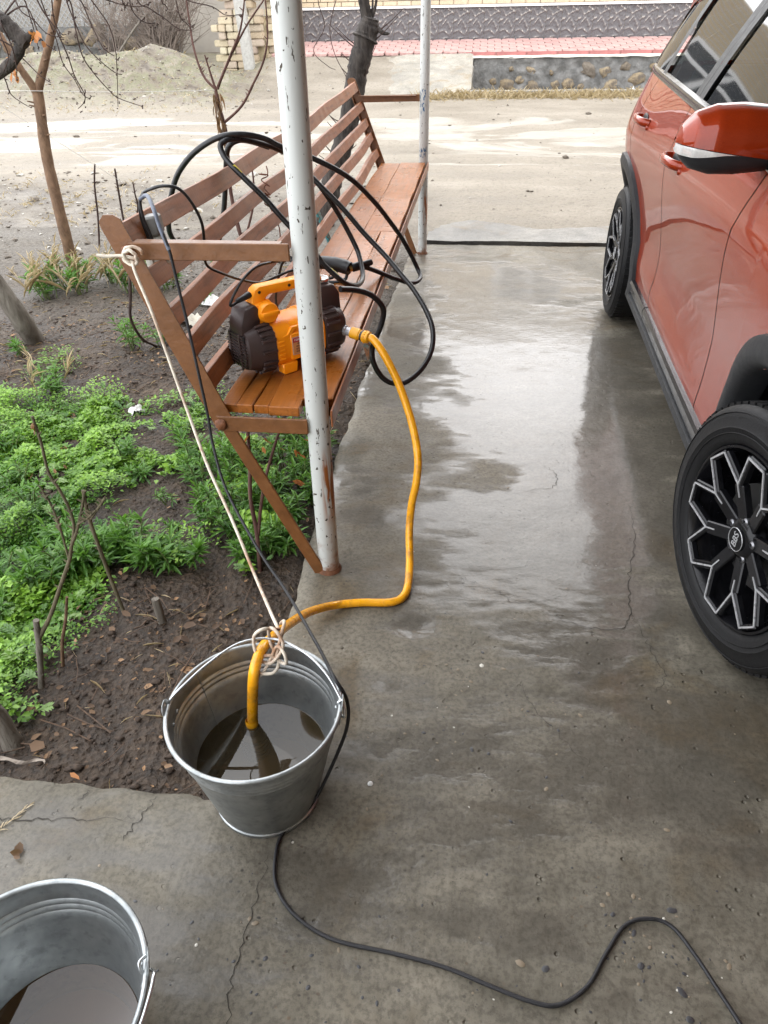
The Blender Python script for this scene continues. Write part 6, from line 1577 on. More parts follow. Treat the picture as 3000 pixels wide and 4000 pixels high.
def crumbs():
    bm = bmesh.new(); bmesh.ops.create_icosphere(bm, subdivisions=1, radius=1); bv = np.array([v.co[:] for v in bm.verts]); bf = np.array([[v.index for v in f.verts] for f in bm.faces]); bm.free()
    n = 9000; p = soil_pts(n, lambda x, y: .5 * math.exp(-((y - 1.0) / .35) ** 2) + .3 * math.exp(-((y - 3.3) / .6) ** 2) + .15)
    r = rs.choice([.002, .0035, .0055, .009], n, p=[.42, .36, .17, .05]) * rs.uniform(.7, 1.3, n)
    z = soil_z(p[:, 0], p[:, 1]) + r * .25
    V = bv[None] * (r[:, None, None] * (1 + .55 * (rs.rand(n, len(bv), 1) - .5) * 2)) * np.array([1.3, 1, .5]) + np.stack([p[:, 0], p[:, 1], z], -1)[:, None, :]
    F = (bf[None] + (np.arange(n) * len(bv))[:, None, None]).reshape(-1, 3)
    o = link('soil_crumbs', np_mesh('soil_crumbs', V.reshape(-1, 3), F), M_CRUMB); stuff(o, 'dark crumbs of soil on the garden bed', 'soil')
crumbs()

# ---- clods and stones on the bare ground by the road
def rubble_ground():
    bm = bmesh.new(); bmesh.ops.create_icosphere(bm, subdivisions=1, radius=1); bv = np.array([v.co[:] for v in bm.verts]); bf = np.array([[v.index for v in f.verts] for f in bm.faces]); bm.free()
    n = 1500; x = rs.uniform(-5.5, -.5, n); y = rs.uniform(4.4, 7.4, n); x2 = np.append(rs.uniform(-8, 2.5, 700), rs.normal(-5.8, 1.3, 1500)); y2 = np.append(rs.uniform(6.2, 13.2, 700), rs.normal(12.3, .8, 1500)); x = np.append(x, x2); y = np.append(y, y2); n = len(x)
    r = rs.choice([.005, .009, .016, .03], n, p=[.5, .35, .13, .02]) * rs.uniform(.7, 1.3, n); r[1500:] *= .8
    z = np.where(y < 5.6, soil_z(x, y), terr_z(x, y)) + r * .2
    V = bv[None] * (r[:, None, None] * (1 + .5 * (rs.rand(n, len(bv), 1) - .5) * 2)) * np.array([1.2, 1, .6]) + np.stack([x, y, z], -1)[:, None, :]
    F = (bf[None] + (np.arange(n) * len(bv))[:, None, None]).reshape(-1, 3); mi = np.repeat((rs.rand(n) < .25).astype(int), len(bf))
    o = link('ground_clods', np_mesh('ground_clods', V.reshape(-1, 3), F, mi), [simple('clod', (.12, .10, .078), .9, 0, .3, 40, .006), simple('pale_stone', (.36, .34, .30), .8, 0, .2, 30)], smooth=70); stuff(o, 'earth clods and small stones on the bare ground', 'clods')
rubble_ground()
# dry grass along the kerb
lv = Leaves(); n = 5200; x = rs.uniform(-1.0, 6.5, n); y = rs.normal(12.25, .16, n); keep = (np_fbm(x, y, 1.5, 3, 88) + .35 * (x > .2)) > -.15; x, y = x[keep], y[keep]; n = len(x)
lv.add(T_L, np.stack([x, y, terr_z(x, y) - .01], -1), rs.rand(n) * 6.283, rs.uniform(.2, 1.3, n), rs.normal(0, .3, n), rs.uniform(.06, .17, n), rs.uniform(.004, .009, n), rs.rand(n))
n = 900; x = rs.uniform(.0, 6.5, n); y = rs.normal(13.0, .2, n)
lv.add(T_L, np.stack([x, y, terr_z(x, y) - .01], -1), rs.rand(n) * 6.283, rs.uniform(.4, 1.3, n), rs.normal(0, .3, n), rs.uniform(.06, .2, n), rs.uniform(.004, .009, n), rs.rand(n))
n = 1500; x = rs.uniform(-9, -3.5, n); y = rs.uniform(10.8, 14.5, n)
lv.add(T_L, np.stack([x, y, terr_z(x, y) - .01], -1), rs.rand(n) * 6.283, rs.uniform(.2, 1.2, n), rs.normal(0, .3, n), rs.uniform(.03, .09, n), rs.uniform(.004, .008, n), rs.rand(n))
n = 500; x = rs.uniform(-4.5, -2.2, n); y = rs.normal(6.3, .5, n)
cl = np.floor(x * 3) / 3 + .1; x = cl + rs.normal(0, .04, n)
lv.add(T_L, np.stack([x, y, terr_z(x, y) - .005], -1), rs.rand(n) * 6.283, rs.uniform(.2, 1.2, n), rs.normal(0, .3, n), rs.uniform(.03, .08, n), rs.uniform(.003, .006, n), rs.rand(n))
o = lv.build('dry_grass', M_STRAW); stuff(o, 'short dry straw-coloured grass on the verge', 'grass')

# ---- woody plants
def m_bark(name, dark, light, scale=30, bump=.006, stretch=(1, 1, .25)):
    t = NT(name); c = t.coord(); n = t.noise(t.mapping(c, stretch), scale, 6, .7, .4)
    return t.pbr(t.ramp(n, [(.3, dark), (.5, tuple((a + b) / 2 for a, b in zip(dark, light))), (.72, light)]), .8, 0, t.bump(n, .9, bump), .3)
M_BKY = m_bark('young_bark', (.085, .052, .032), (.235, .145, .088), 30, .005, (1, 1, .5))
M_BKD = m_bark('dark_bark', (.012, .010, .009), (.085, .072, .062), 26, .02)
M_BKP = m_bark('pale_bark', (.075, .062, .048), (.20, .18, .15), 24, .012)
M_CANE = m_bark('cane_bark', (.055, .050, .028), (.14, .115, .07), 60, .002)
M_RED = m_bark('reddish_twig', (.05, .022, .018), (.13, .07, .055), 50, .002)
M_TWG = m_bark('dark_twig', (.030, .018, .016), (.09, .06, .05), 40, .002)
def limb(pts, r0, r1, sub=5, seg=10, seed=0, wob=.08):
    P = smooth_path(pts, sub); n = len(P); rr = []
    for i, p in enumerate(P):
        t_ = i / (n - 1); rr.append(lerp(r0, r1, t_) * (1 + wob * fbm(i * .45, seed, 0, 2)))
    return MB().tube(P, rr, seg)
def rel(pts, o): return [Vector(p) - Vector(o) for p in pts]
def dead_leaf_cluster(parent, pts, o, n, L, mat=None, seed=0):
    q = np.random.RandomState(seed); lv = Leaves()
    for p in pts:
        pos = np.array(Vector(p) - Vector(o))[None] + q.normal(0, .012, (n, 3)); lv.add(T_D, pos, q.rand(n) * 6.28, q.uniform(-1.5, -.4, n), q.normal(0, .8, n), q.uniform(.6, 1.2, n) * L, q.uniform(.3, .6, n) * L, q.rand(n))
    return lv.build('dry_leaves', mat or M_DRYO, parent)
# young tree with a fork
o0 = (-2.588, 4.465, -.05)
yt = empty('young_tree', o0); tag(yt, 'young orange-brown tree with a forked trunk left of the bench', 'tree')
limb(rel([(-2.588, 4.465, -.08), (-2.566, 4.42, .146), (-2.563, 4.42, .485), (-2.559, 4.43, .714), (-2.526, 4.44, .988), (-2.523, 4.44, 1.04)], o0), .037, .029, 6, 14, 1, .12).build('trunk', M_BKY, yt, smooth=60)
limb(rel([(-2.526, 4.44, 1.0), (-2.50, 4.44, 1.06), (-2.416, 4.44, 1.199), (-2.318, 4.44, 1.367), (-2.233, 4.46, 1.566), (-2.15, 4.5, 1.9), (-2.1, 4.5, 2.4)], o0), .027, .012, 6, 12, 2).build('limb', M_BKY, yt, smooth=60)
limb(rel([(-2.526, 4.44, 1.0), (-2.535, 4.42, 1.06), (-2.56, 4.4, 1.13), (-2.60, 4.38, 1.24), (-2.64, 4.36, 1.38), (-2.72, 4.3, 1.6), (-2.8, 4.3, 2.1)], o0), .024, .012, 6, 12, 3).build('limb', M_BKY, yt, smooth=60)
for i, (z, a) in enumerate([(.95, 2.6), (.9, -.4), (.80, .1), (.97, 2.9), (1.17, .2), (1.3, .3), (1.45, -.3)]):
    cx = -2.54 if z < 1.05 else -2.43 + (z - 1.2) * .6
    MB().tube([Vector((cx, 4.43, z)) - Vector(o0), Vector((cx + math.cos(a) * .045, 4.41, z + .012)) - Vector(o0)], [.007, .003], 6).build('stub', M_BKY, yt, smooth=50)
dead_leaf_cluster(yt, [(-2.595, 4.36, 1.21), (-2.60, 4.36, 1.18), (-2.585, 4.36, 1.14), (-2.58, 4.37, 1.12)], o0, 3, .06, M_DRYO, 2)
# leaning pale trunk at the left edge, with its dark limb and hanging twigs overhead
o0 = (-2.292, 3.376, -.05)
lt = empty('leaning_tree', o0); tag(lt, 'grey trunk leaning out at the left edge with bare twigs hanging overhead', 'tree')
limb(rel([(-2.28, 3.40, -.10), (-2.292, 3.376, -.03), (-2.285, 3.3, .128), (-2.36, 3.28, .337), (-2.42, 3.26, .491), (-2.50, 3.2, .736), (-2.56, 3.15, 1.1), (-2.45, 3.1, 1.45), (-2.2, 3.1, 1.9)], o0), .055, .032, 6, 14, 5, .14).build('trunk', M_BKP, lt, smooth=60)
limb(rel([(-2.52, 3.13, 1.3), (-2.2, 3.1, 1.40), (-1.94, 3.1, 1.39), (-1.84, 3.1, 1.352), (-1.796, 3.1, 1.315), (-1.755, 3.1, 1.275)], o0), .042, .028, 6, 12, 6, .25).build('limb', M_BKD, lt, smooth=60)
limb(rel([(-1.765, 3.1, 1.29), (-1.735, 3.1, 1.30), (-1.715, 3.1, 1.315)], o0), .022, .010, 5, 10, 7, .3).build('limb_stub', M_BKD, lt, smooth=60)
limb(rel([(-1.775, 3.1, 1.285), (-1.80, 3.1, 1.25), (-1.855, 3.1, 1.205), (-1.989, 3.1, 1.149), (-2.2, 3.1, 1.12)], o0), .022, .018, 5, 10, 8, .2).build('limb', M_BKD, lt, smooth=60)
limb(rel([(-2.2, 3.1, 1.9), (-1.7, 3.0, 1.85), (-1.2, 3.1, 1.75), (-.8, 3.2, 1.6)], o0), .03, .010, 6, 10, 9, .1).build('limb', M_BKD, lt, smooth=60)
TW = [[(-1.451, 2.9, 1.444), (-1.451, 2.92, 1.392), (-1.465, 2.94, 1.308), (-1.469, 2.96, 1.235), (-1.447, 2.98, 1.18), (-1.415, 3.0, 1.129), (-1.39, 3.02, 1.099), (-1.306, 3.04, 1.068)], [(-1.473, 3.02, 1.448), (-1.465, 3.04, 1.394), (-1.458, 3.06, 1.332), (-1.444, 3.08, 1.268), (-1.431, 3.1, 1.245), (-1.419, 3.12, 1.233)], [(-1.491, 3.14, 1.452), (-1.475, 3.16, 1.395), (-1.446, 3.18, 1.331), (-1.447, 3.2, 1.253), (-1.469, 3.22, 1.167), (-1.502, 3.24, 1.051)], [(-1.746, 3.26, 1.45), (-1.744, 3.28, 1.374), (-1.737, 3.3, 1.289), (-1.742, 3.32, 1.206), (-1.717, 3.34, 1.144), (-1.704, 3.36, 1.087), (-1.684, 3.38, 1.069)], [(-1.565, 2.9, 1.437), (-1.529, 2.92, 1.319), (-1.517, 2.94, 1.241), (-1.518, 2.96, 1.176), (-1.505, 2.98, 1.114), (-1.529, 3.0, 1.084), (-1.565, 3.02, 1.065)], [(-1.274, 3.02, 1.425), (-1.281, 3.04, 1.375), (-1.264, 3.06, 1.345), (-1.241, 3.08, 1.334), (-1.229, 3.1, 1.336)], [(-1.3, 3.14, 1.418), (-1.263, 3.16, 1.381), (-1.217, 3.18, 1.349), (-1.177, 3.2, 1.316), (-1.131, 3.22, 1.31)], [(-1.178, 3.26, 1.429), (-1.057, 3.28, 1.384), (-1.013, 3.3, 1.357), (-.957, 3.32, 1.358)], [(-1.249, 2.9, 1.417), (-1.255, 2.92, 1.389), (-1.27, 2.94, 1.372)], [(-1.156, 3.02, 1.413), (-1.153, 3.04, 1.388), (-1.154, 3.06, 1.373)], [(-1.577, 3.14, 1.433), (-1.571, 3.16, 1.344), (-1.559, 3.18, 1.272), (-1.52, 3.2, 1.215), (-1.475, 3.22, 1.173), (-1.457, 3.24, 1.166)], [(-2.01, 3.26, 1.224), (-1.994, 3.28, 1.15), (-2.0, 3.3, 1.099), (-1.976, 3.32, 1.066), (-1.948, 3.34, 1.042)], [(-1.723, 2.9, 1.347), (-1.716, 2.92, 1.286), (-1.727, 2.94, 1.217), (-1.754, 2.96, 1.162)], [(-1.712, 3.02, 1.413), (-1.67, 3.04, 1.351), (-1.64, 3.06, 1.308), (-1.586, 3.08, 1.294)], [(-1.756, 3.14, 1.426), (-1.748, 3.16, 1.357), (-1.756, 3.18, 1.252)], [(-1.938, 3.26, 1.281), (-1.888, 3.28, 1.221), (-1.849, 3.3, 1.166), (-1.816, 3.32, 1.134)], [(-1.735, 2.9, 1.312), (-1.737, 2.92, 1.244), (-1.785, 2.94, 1.196)], [(-1.568, 3.02, 1.43), (-1.59, 3.04, 1.35), (-1.586, 3.06, 1.308), (-1.576, 3.08, 1.305)], [(-1.745, 3.14, 1.395), (-1.726, 3.16, 1.292), (-1.685, 3.18, 1.251)], [(-1.193, 3.26, 1.424), (-1.192, 3.28, 1.354), (-1.176, 3.3, 1.332), (-1.166, 3.32, 1.309)], [(-1.318, 2.9, 1.432), (-1.299, 2.92, 1.399), (-1.224, 2.94, 1.383), (-1.187, 2.96, 1.39)]]
rnd = random.Random(8)
for i, P_ in enumerate(TW):
    top = Vector(P_[0]); ln = Vector((-2.2, 3.1, 1.9)).lerp(Vector((-.8, 3.2, 1.6)), min(1, max(0, (top.x + 2.2) / 1.4)))
    path = [ln, (ln + top) / 2 + Vector((0, 0, .05))] + [Vector(p) for p in P_] if len(P_) > 3 or i in (8, 9) else [Vector(p) for p in P_]
    if i in (11, 12, 14, 15, 16, 18): path = [Vector((-1.84, 3.1, 1.352))] + [Vector(p) for p in P_] if i != 11 and i != 15 else [Vector((-2.1, 3.1, 1.38))] + [Vector(p) for p in P_]
    mb = limb(rel(path, o0), .0034, .0014, 5, 6, i, .1)
    for p in P_[1:]:
        for _ in range(2):
            q = Vector(p) + Vector((rnd.uniform(-.01, .01), 0, rnd.uniform(-.015, .015))); mb.tube([q - Vector(o0), q + Vector((rnd.uniform(-.012, .012), rnd.uniform(-.005, .005), rnd.uniform(-.006, .01))) - Vector(o0)], [.0026, .0022], 5)
    mb.build('twig', M_TWG, lt, smooth=60)
dead_leaf_cluster(lt, [(-1.704, 3.05, 1.315), (-1.69, 3.05, 1.30), (-1.68, 3.06, 1.31)], o0, 3, .04, M_DRYO, 4)
dead_leaf_cluster(lt, [(-1.442, 3.0, 1.404)], o0, 1, .03, M_DRYO, 5)
# dark pollarded tree behind the bench
o0 = (-1.169, 5.75, 0)
dt = empty('pollarded_tree', o0); tag(dt, 'dark rough pollarded tree trunk leaning right behind the bench', 'tree')
limb(rel([(-1.20, 5.74, -.06), (-1.169, 5.75, .042), (-1.119, 5.78, .239), (-1.087, 5.8, .356), (-1.009, 5.82, .562), (-.944, 5.84, .762), (-.912, 5.85, .907), (-.881, 5.86, 1.048), (-.840, 5.88, 1.18), (-.82, 5.89, 1.26)], o0), .078, .074, 8, 18, 11, .16).build('trunk', M_BKD, dt, smooth=60)
limb(rel([(-.83, 5.89, 1.22), (-.80, 5.9, 1.30), (-.785, 5.9, 1.35)], o0), .085, .055, 6, 16, 12, .3).build('head', M_BKD, dt, smooth=60)
for i, P_ in enumerate([[(-.80, 5.9, 1.30), (-.825, 5.9, 1.40), (-.84, 5.9, 1.52), (-.86, 5.92, 1.9)], [(-.76, 5.9, 1.30), (-.70, 5.88, 1.26), (-.655, 5.87, 1.255)], [(-.79, 5.9, 1.33), (-.75, 5.9, 1.42), (-.73, 5.9, 1.6)], [(-.79, 5.9, 1.33), (-.77, 5.9, 1.45), (-.78, 5.9, 1.7)]]):
    limb(rel(P_, o0), [.045, .022, .014, .010][i], [.03, .006, .006, .004][i], 5, 9, i, .2).build('branch', M_BKD, dt, smooth=60)
for i in range(26):
    t_ = rnd.random(); b = Vector((-1.1, 5.76, .3)).lerp(Vector((-.80, 5.88, 1.30)), t_); a = rnd.choice([-1, 1]); L = rnd.uniform(.05, .16) if t_ < .8 else rnd.uniform(.1, .45)
    e_ = b + Vector((a * (.06 + L * .5), rnd.uniform(-.05, .02), L * rnd.uniform(.3, 1.2)))
    limb(rel([b + Vector((a * .05, 0, 0)), (b + e_) / 2 + Vector((a * .02, 0, -.01)), e_], o0), .005, .002, 4, 5, i).build('shoot', M_TWG, dt, smooth=60)
for P_ in [[(-.92, 5.6, 1.62), (-.95, 5.6, 1.5), (-1.02, 5.6, 1.3), (-1.0, 5.62, 1.15), (-.93, 5.62, 1.02), (-.905, 5.62, .93)], [(-1.05, 5.6, 1.62), (-1.09, 5.6, 1.45), (-1.06, 5.62, 1.3), (-1.14, 5.6, 1.17), (-1.05, 5.62, 1.08), (-1.0, 5.62, 1.06)]]:
    limb(rel([(-.84, 5.9, 1.75)] + P_, o0), .004, .002, 5, 6).build('hanging_shoot', M_TWG, dt, smooth=60)
# shrub with tied straw
o0 = (-1.589, 5.082, -.05)
sh = empty('bare_shrub', o0); tag(sh, 'bare shrub tied with dry straw behind the bench', 'shrub')
limb(rel([(-1.60, 5.08, -.08), (-1.657, 5.1, .169), (-1.676, 5.1, .413), (-1.662, 5.1, .621), (-1.656, 5.1, .744), (-1.677, 5.1, .877), (-1.69, 5.1, .993)], o0), .014, .011, 6, 10, 1, .2).build('stem', M_RED, sh, smooth=60)
for i, P_ in enumerate([[(-1.683, 5.1, .981), (-1.762, 5.12, 1.056), (-1.81, 5.15, 1.191), (-1.834, 5.2, 1.359), (-1.83, 5.2, 1.6)], [(-1.675, 5.1, .993), (-1.526, 5.0, 1.181), (-1.437, 4.95, 1.308), (-1.372, 4.9, 1.482)], [(-1.675, 5.1, .988), (-1.58, 5.05, 1.119), (-1.423, 5.0, 1.307), (-1.294, 5.0, 1.44)], [(-1.655, 5.1, .80), (-1.50, 5.0, .90), (-1.393, 4.95, 1.026), (-1.302, 4.9, 1.147), (-1.264, 4.9, 1.283), (-1.26, 4.9, 1.5)], [(-1.69, 5.1, .99), (-1.71, 5.1, 1.08), (-1.73, 5.1, 1.17)], [(-1.62, 5.09, .05), (-1.52, 5.08, .3), (-1.50, 5.08, .50), (-1.52, 5.08, .62)]]):
    mb = limb(rel(P_, o0), .009, .004, 6, 8, i, .1)
    for k in range(6):
        t_ = rnd.uniform(.2, 1) * (len(P_) - 1); i0 = min(int(t_), len(P_) - 2); p = Vector(P_[i0]).lerp(Vector(P_[i0 + 1]), t_ - i0); mb.tube([p - Vector(o0), p + Vector((rnd.uniform(-.02, .02), 0, .015)) - Vector(o0)], [.004, .002], 5)
    mb.build('branch', M_RED, sh, smooth=60)
lv = Leaves(); n = 60; pos = np.stack([rs.normal(-1.68, .014, n), rs.normal(5.08, .012, n), rs.uniform(.70, .97, n)], -1) - np.array(o0)
lv.add(T_L, pos, rs.rand(n) * 6.28, rs.uniform(-1.6, -1.1, n), rs.normal(0, .4, n), rs.uniform(.04, .12, n), rs.uniform(.006, .018, n), rs.rand(n) * .8); stuff(lv.build('tied_straw', M_DRYL, sh))
for (pts, r, lab) in [([(-2.765, 5.165, -.06), (-2.68, 5.1, .2), (-2.62, 5.04, .42), (-2.562, 5.0, .564)], .008, 'thin bare dark sapling, leftmost of three by the road'), ([(-2.54, 5.178, -.06), (-2.49, 5.1, .25), (-2.428, 5.0, .536)], .009, 'thin bare dark sapling with a string tied to it'), ([(-2.631, 5.442, -.06), (-2.50, 5.38, .2), (-2.46, 5.3, .32), (-2.458, 5.3, .404)], .007, 'shortest bare dark sapling nearest the bench end')]:
    e = empty('sapling', pts[0]); tag(e, lab, 'sapling', 'bare saplings by the road'); mb = limb(rel(pts, pts[0]), r, r * .7, 6, 8, 3, .15)
    for k in range(5):
        t_ = rnd.uniform(.3, .95) * (len(pts) - 1); i0 = int(t_); p = Vector(pts[i0]).lerp(Vector(pts[i0 + 1]), t_ - i0); mb.tube([p - Vector(pts[0]), p + Vector((rnd.choice([-1, 1]) * .018, 0, .012)) - Vector(pts[0])], [.004, .002], 5)
    mb.build('stem', M_TWG, e, smooth=60)
# rose canes in the near bed
o0 = (-1.034, 1.125, -.05)
rc = empty('rose_bush', o0); tag(rc, 'pruned bare rose cane branching over the weeds at left', 'rose bush')
def knobby(P_, r0, r1, seed, par, mat=None, o=None):
    mb = limb(rel(P_, o or o0), r0 * .75, r1 * .75, 6, 10, seed, .16)
    q = random.Random(seed)
    for k in range(9):
        t_ = q.uniform(.1, .97) * (len(P_) - 1); i0 = min(int(t_), len(P_) - 2); p = Vector(P_[i0]).lerp(Vector(P_[i0 + 1]), t_ - i0) - Vector(o or o0)
        mb.tube([p, p + Vector((q.choice([-1, 1]) * .011, q.uniform(-.004, .004), .009))], [.0035, .001], 5)
    return mb.build('cane', mat or M_CANE, par, smooth=60)
knobby([(-1.036, 1.12, -.07), (-1.02, 1.15, .058), (-1.007, 1.16, .144)], .011, .010, 1, rc, M_BKP)
knobby([(-1.012, 1.155, .09), (-.972, 1.17, .154), (-.929, 1.18, .237), (-.888, 1.19, .316), (-.871, 1.19, .358), (-.848, 1.19, .399), (-.83, 1.2, .444), (-.811, 1.21, .499)], .0075, .004, 2, rc)
knobby([(-.875, 1.19, .35), (-.85, 1.19, .412), (-.847, 1.19, .462), (-.855, 1.19, .51), (-.867, 1.19, .556), (-.862, 1.19, .623), (-.862, 1.19, .687)], .0048, .0038, 3, rc)
knobby([(-.888, 1.19, .32), (-.884, 1.19, .409), (-.887, 1.19, .472), (-.899, 1.19, .519)], .004, .0025, 4, rc)
knobby([(-.84, 1.19, .42), (-.81, 1.19, .44), (-.78, 1.18, .47)], .0035, .002, 6, rc)
dead_leaf_cluster(rc, [(-.862, 1.19, .68), (-.83, 1.2, .60), (-.85, 1.19, .55)], o0, 2, .018, M_DRYL, 9)
o1 = (-.936, 1.412, -.05)
rb = empty('rose_bush', o1); tag(rb, 'single bare rose cane leaning left beside the leafy plants', 'rose bush')
knobby([(-.930, 1.40, -.07), (-.954, 1.42, .063), (-.961, 1.42, .192), (-.963, 1.42, .282), (-.956, 1.42, .355)], .0075, .006, 7, rb, None, o1); knobby([(-.963, 1.42, .262), (-.925, 1.42, .307), (-.901, 1.42, .337)], .005, .004, 8, rb, None, o1)
def stickobj(name, pts, r0, r1, mat, lab, cat, seed=1, group=None):
    o = limb(rel(pts, pts[0]), r0, r1, 6, 10, seed, .12).build(name, mat, None, smooth=60, loc=pts[0]); tag(o, lab, cat, group); return o
stickobj('dry_stick', [(-1.009, 1.185, -.06), (-.985, 1.19, .04), (-.961, 1.2, .111), (-.935, 1.2, .19)], .005, .0035, M_BKY, 'thin tan curved stick standing right of the rose cane', 'stick')
stickobj('stump', [(-.809, 1.377, -.07), (-.812, 1.378, -.0), (-.815, 1.38, .035)], .013, .011, M_BKP, 'short dark stake stump standing in the leaf litter', 'stump')
stickobj('stump', [(-1.01, .95, -.08), (-1.04, .97, .017), (-1.08, .98, .13)], .024, .02, M_BKP, 'thick woody stump at the left edge above the concrete', 'stump')
o2 = (-.6, 1.634, -.05); us = empty('bare_shrub', o2); tag(us, 'thin purplish bare shrub stems under the bench seat', 'shrub')
limb(rel([(-.598, 1.63, -.08), (-.6, 1.66, .072), (-.604, 1.66, .189), (-.598, 1.68, .303), (-.595, 1.7, .44)], o2), .007, .005, 6, 9, 3, .12).build('stem', M_RED, us, smooth=60)
limb(rel([(-.598, 1.66, .06), (-.561, 1.68, .242), (-.499, 1.7, .42)], o2), .0055, .004, 6, 9, 4, .12).build('stem', M_RED, us, smooth=60)
dead_leaf_cluster(us, [(-.53, 1.7, .35), (-.575, 1.7, .38), (-.47, 1.72, .33), (-.44, 1.74, .34), (-.50, 1.7, .25)], o2, 2, .04, M_DRYO, 11)
stickobj('vine_stem', [(-1.434, 2.9, .50), (-1.459, 2.9, .369), (-1.48, 2.9, .266), (-1.50, 3.0, .14), (-1.55, 3.2, .03), (-1.60, 3.36, -.05)], .007, .006, M_TWG, 'dark curved vine stem hanging behind the bench frame', 'vine')
# wires strung between the tree and the shrub
M_STR = simple('pale_string', (.55, .54, .50), .7)
tag(MB().tube(smooth_path([(-4.2, 4.6, 1.02), (-2.91, 4.48, 1.028), (-2.524, 4.405, 1.032), (-2.1, 4.7, 1.002), (-1.69, 5.085, .982)], 4), .0016, 6).build('tie_wire', M_STR), 'pale wire strung between the young tree and the shrub', 'wire')
tag(MB().tube([(-3.3, 3.9, 1.2), (-2.757, 4.2, 1.064), (-2.393, 5.0, .45)], .0013, 6).build('tie_string', M_STR), 'thin string running down to the tied sapling', 'string')
# dry bushes in front of the far walls
def dry_bush(loc, rx, h, n, seed, lab):
    q = random.Random(seed); e = empty('dry_bush', loc); tag(e, lab, 'bush'); mb = MB()
    for i in range(n):
        a = q.uniform(0, 6.28); r = q.uniform(0, .35) * rx; b = Vector((r * math.cos(a), r * math.sin(a) * .6, -.05)); L = h * q.uniform(.4, 1.15)
        d = Vector((q.uniform(-1, 1) * rx, q.uniform(-.6, .6) * rx * .6, L)); m_ = b + d * .5 + Vector((q.uniform(-.2, .2), 0, .1)); e_ = b + d
        P_ = smooth_path([b, m_, e_], 4); mb.tube(P_, [lerp(.010, .003, k / (len(P_) - 1)) for k in range(len(P_))], 4)
        for k in range(5):
            p = P_[q.randrange(2, len(P_))]; t2 = p + Vector((q.uniform(-.45, .45), q.uniform(-.2, .2), q.uniform(-.1, .35))); mb.tube([p, (p + t2) / 2 + Vector((0, 0, q.uniform(-.06, .06))), t2], [.004, .003, .002], 3)
    stuff(mb.build('twigs', M_DRYB, e)); return e
M_DRYB = m_bark('dry_twigs', (.11, .085, .07), (.26, .215, .18), 8, .002)
dry_bush((-6.1, 15.6, .75), 1.0, 1.5, 170, 1, 'large tangled dry bush between the fence and the brick stack')
dry_bush((-7.4, 16.3, .8), .8, 1.2, 60, 2, 'dry twiggy bush before the chain-link fence')
dry_bush((-10.6, 14.6, .8), 1.1, 1.3, 90, 3, 'dry twiggy bush at the far left behind the mound')
stickobj('leaning_stick', [(-6.95, 15.2, .78), (-6.5, 15.3, 1.25), (-6.2, 15.35, 1.5)], .02, .016, M_STRAWB if 'M_STRAWB' in globals() else M_BKP, 'pale stick leaning against the dry bush', 'stick')

# ================================================================== small things lying about
M_PAPER = simple('white_scrap', (.72, .72, .70), .6, 0, .08, 30)
def scrap(name, x, y, sx, sy, seed, lab, cat, mat, zf=None, h=.02):
    def f(u, v):
        return ((u - .5) * sx, (v - .5) * sy, h * (.5 + fbm(u * 3 + seed, v * 3, seed, 3)) * math.sin(PI * min(1, max(0, u))) ** .3)
    o = MB().grid(f, 10, 10).build(name, mat, None, smooth=70, loc=(x, y, (zf or sz)(x, y) + .006)); tag(o, lab, cat); o.rotation_euler = (0, 0, seed * 1.3); return o
scrap('white_rag', -1.52, 4.0, .10, .07, 1, 'white plastic scrap lying behind the bench slats', 'scrap', M_PAPER, h=.04)
scrap('paper_scrap', -1.50, 3.62, .14, .09, 2, 'crumpled dirty cream paper scrap behind the bench', 'scrap', simple('cream_scrap', (.45, .42, .35), .8, 0, .2, 20), h=.05)
scrap('paper_scrap', -1.40, 2.62, .07, .05, 3, 'small crumpled white paper scrap among the weeds', 'scrap', M_PAPER, h=.03)
scrap('white_rag', 2.35, 13.35, .12, .1, 4, 'tiny white bag scrap in the ditch by the stone wall', 'scrap', M_PAPER, gz, .12)
sl = lambda x, y: float(slab_z(np.array([x]), np.array([y]))[0]) - .004
lv = Leaves(); lv.add(T_D, np.zeros((3, 3)) + np.array([[0, 0, .004], [.006, .004, .008], [-.01, .0, .006]]), np.array([.4, 2.0, 4.4]), np.array([.2, .5, .1]), np.array([.3, -.5, .6]), np.array([.026, .022, .02]), np.array([.02, .015, .014]), np.array([.2, .35, .25]))
tag(lv.build('dead_leaf', M_DRYL, loc=(-.815, .665, sl(-.815, .665) + .005)), 'curled dead leaf lying on the concrete at left', 'leaf')
lv = Leaves(); n = 14; lv.add(T_L, np.stack([np.linspace(-.012, .022, n), np.linspace(-.03, .03, n), np.full(n, .003)], -1), rs.normal(-.3, .35, n), rs.uniform(0, .2, n), rs.normal(0, .3, n), np.full(n, .018), np.full(n, .003), rs.rand(n) * .3 + .7)
tag(lv.build('feather', M_STRAW, loc=(-.875, .735, sl(-.875, .735) + .004)), 'small pale feather by the crack in the concrete', 'feather')
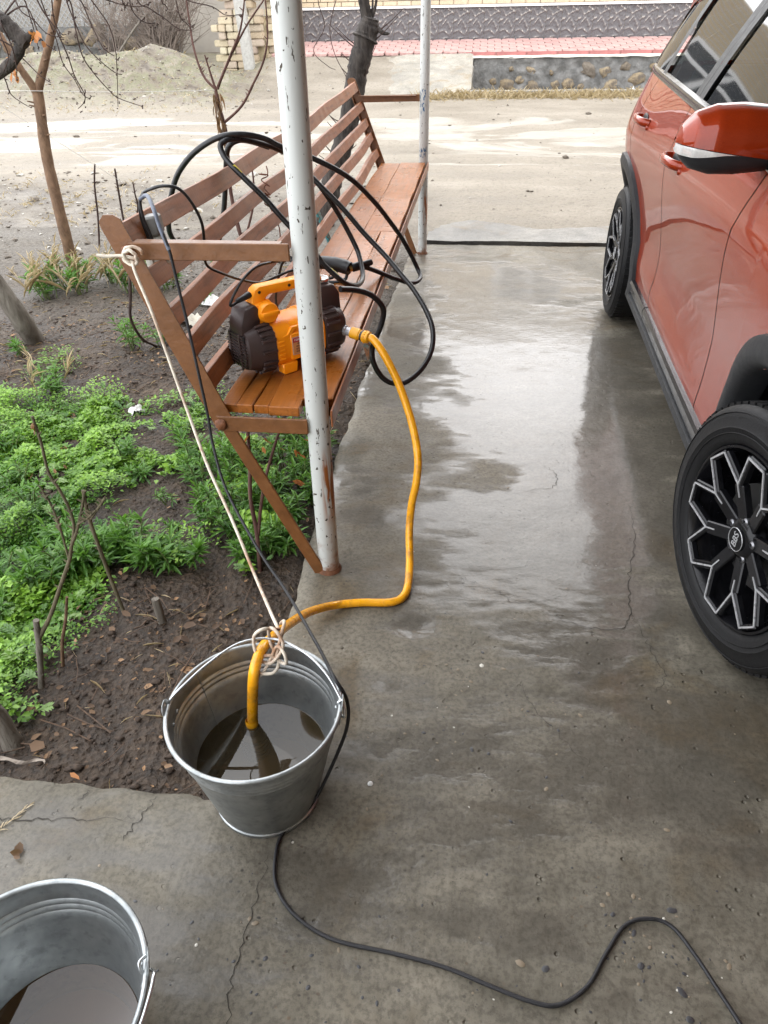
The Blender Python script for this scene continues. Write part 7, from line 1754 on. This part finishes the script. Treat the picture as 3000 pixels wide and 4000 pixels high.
lv = Leaves(); lv.add(T_D, np.array([[0, 0, .006]]), np.array([1.2]), np.array([.1]), np.array([.2]), np.array([.030]), np.array([.013]), np.array([.9]))
tag(lv.build('orange_leaf', M_DRYO, loc=(-.80, .865, sz(-.80, .865) + .004)), 'bright orange curled leaf on the soil near the concrete edge', 'leaf')
# dry ribbon of leaf at the left edge of the bed
P_ = smooth_path([(-1.06, .90, -.03), (-1.02, .91, -.03), (-.97, .90, -.034), (-.93, .905, -.03), (-.90, .90, -.026), (-.895, .875, -.03)], 5); mb = MB(); vs = []
for i, p in enumerate(P_):
    w_ = .006 * (1 - .6 * i / len(P_)); a_ = .5 + .9 * math.sin(i * .6); z_ = sz(p.x, p.y) + .012
    vs += [(p.x - w_ * math.sin(a_) * .3, p.y - w_ * math.cos(a_), z_ - w_ * math.sin(a_)), (p.x + w_ * math.sin(a_) * .3, p.y + w_ * math.cos(a_), z_ + w_ * math.sin(a_))]
mb.add(vs, [(2 * i, 2 * i + 1, 2 * i + 3, 2 * i + 2) for i in range(len(P_) - 1)])
tag(mb.build('dry_strip', simple('grey_strip', (.26, .22, .18), .8)), 'pale curling strip of dry leaf on the soil by the stump', 'leaf')
# foam spot and small wet ring on the drive
o = MB().lathe([(.006, .0), (.005, .002), (0, .003)], 12).build('foam_blob', M_PAPER, None, smooth=60, loc=(-.155, .895, sl(-.155, .895) + .005)); tag(o, 'small white soap foam blob on the concrete right of the bucket', 'foam')
# rusty wire twisted round the slats
M_RWIRE = simple('rusty_wire', (.16, .06, .035), .7, .2, .25, 80)
q = random.Random(6); pts = []
cw = back_pt(2.62, .74) + Vector((.02, 0, .02))
for k in range(16):
    pts.append(cw + Vector((.012 * math.sin(k * 2.3) + q.uniform(-.006, .006), .014 * math.cos(k * 1.7), .035 - k * .008 + q.uniform(-.014, .014))))
pts.append(cw + Vector((.03, .01, -.16))); pts.append(cw + Vector((.025, .0, -.26)))
tag(MB().tube(smooth_path(pts, 4), .0022, 6).build('wire_tangle', M_RWIRE), 'tangled rusty wire twisted round the bench slats', 'wire')
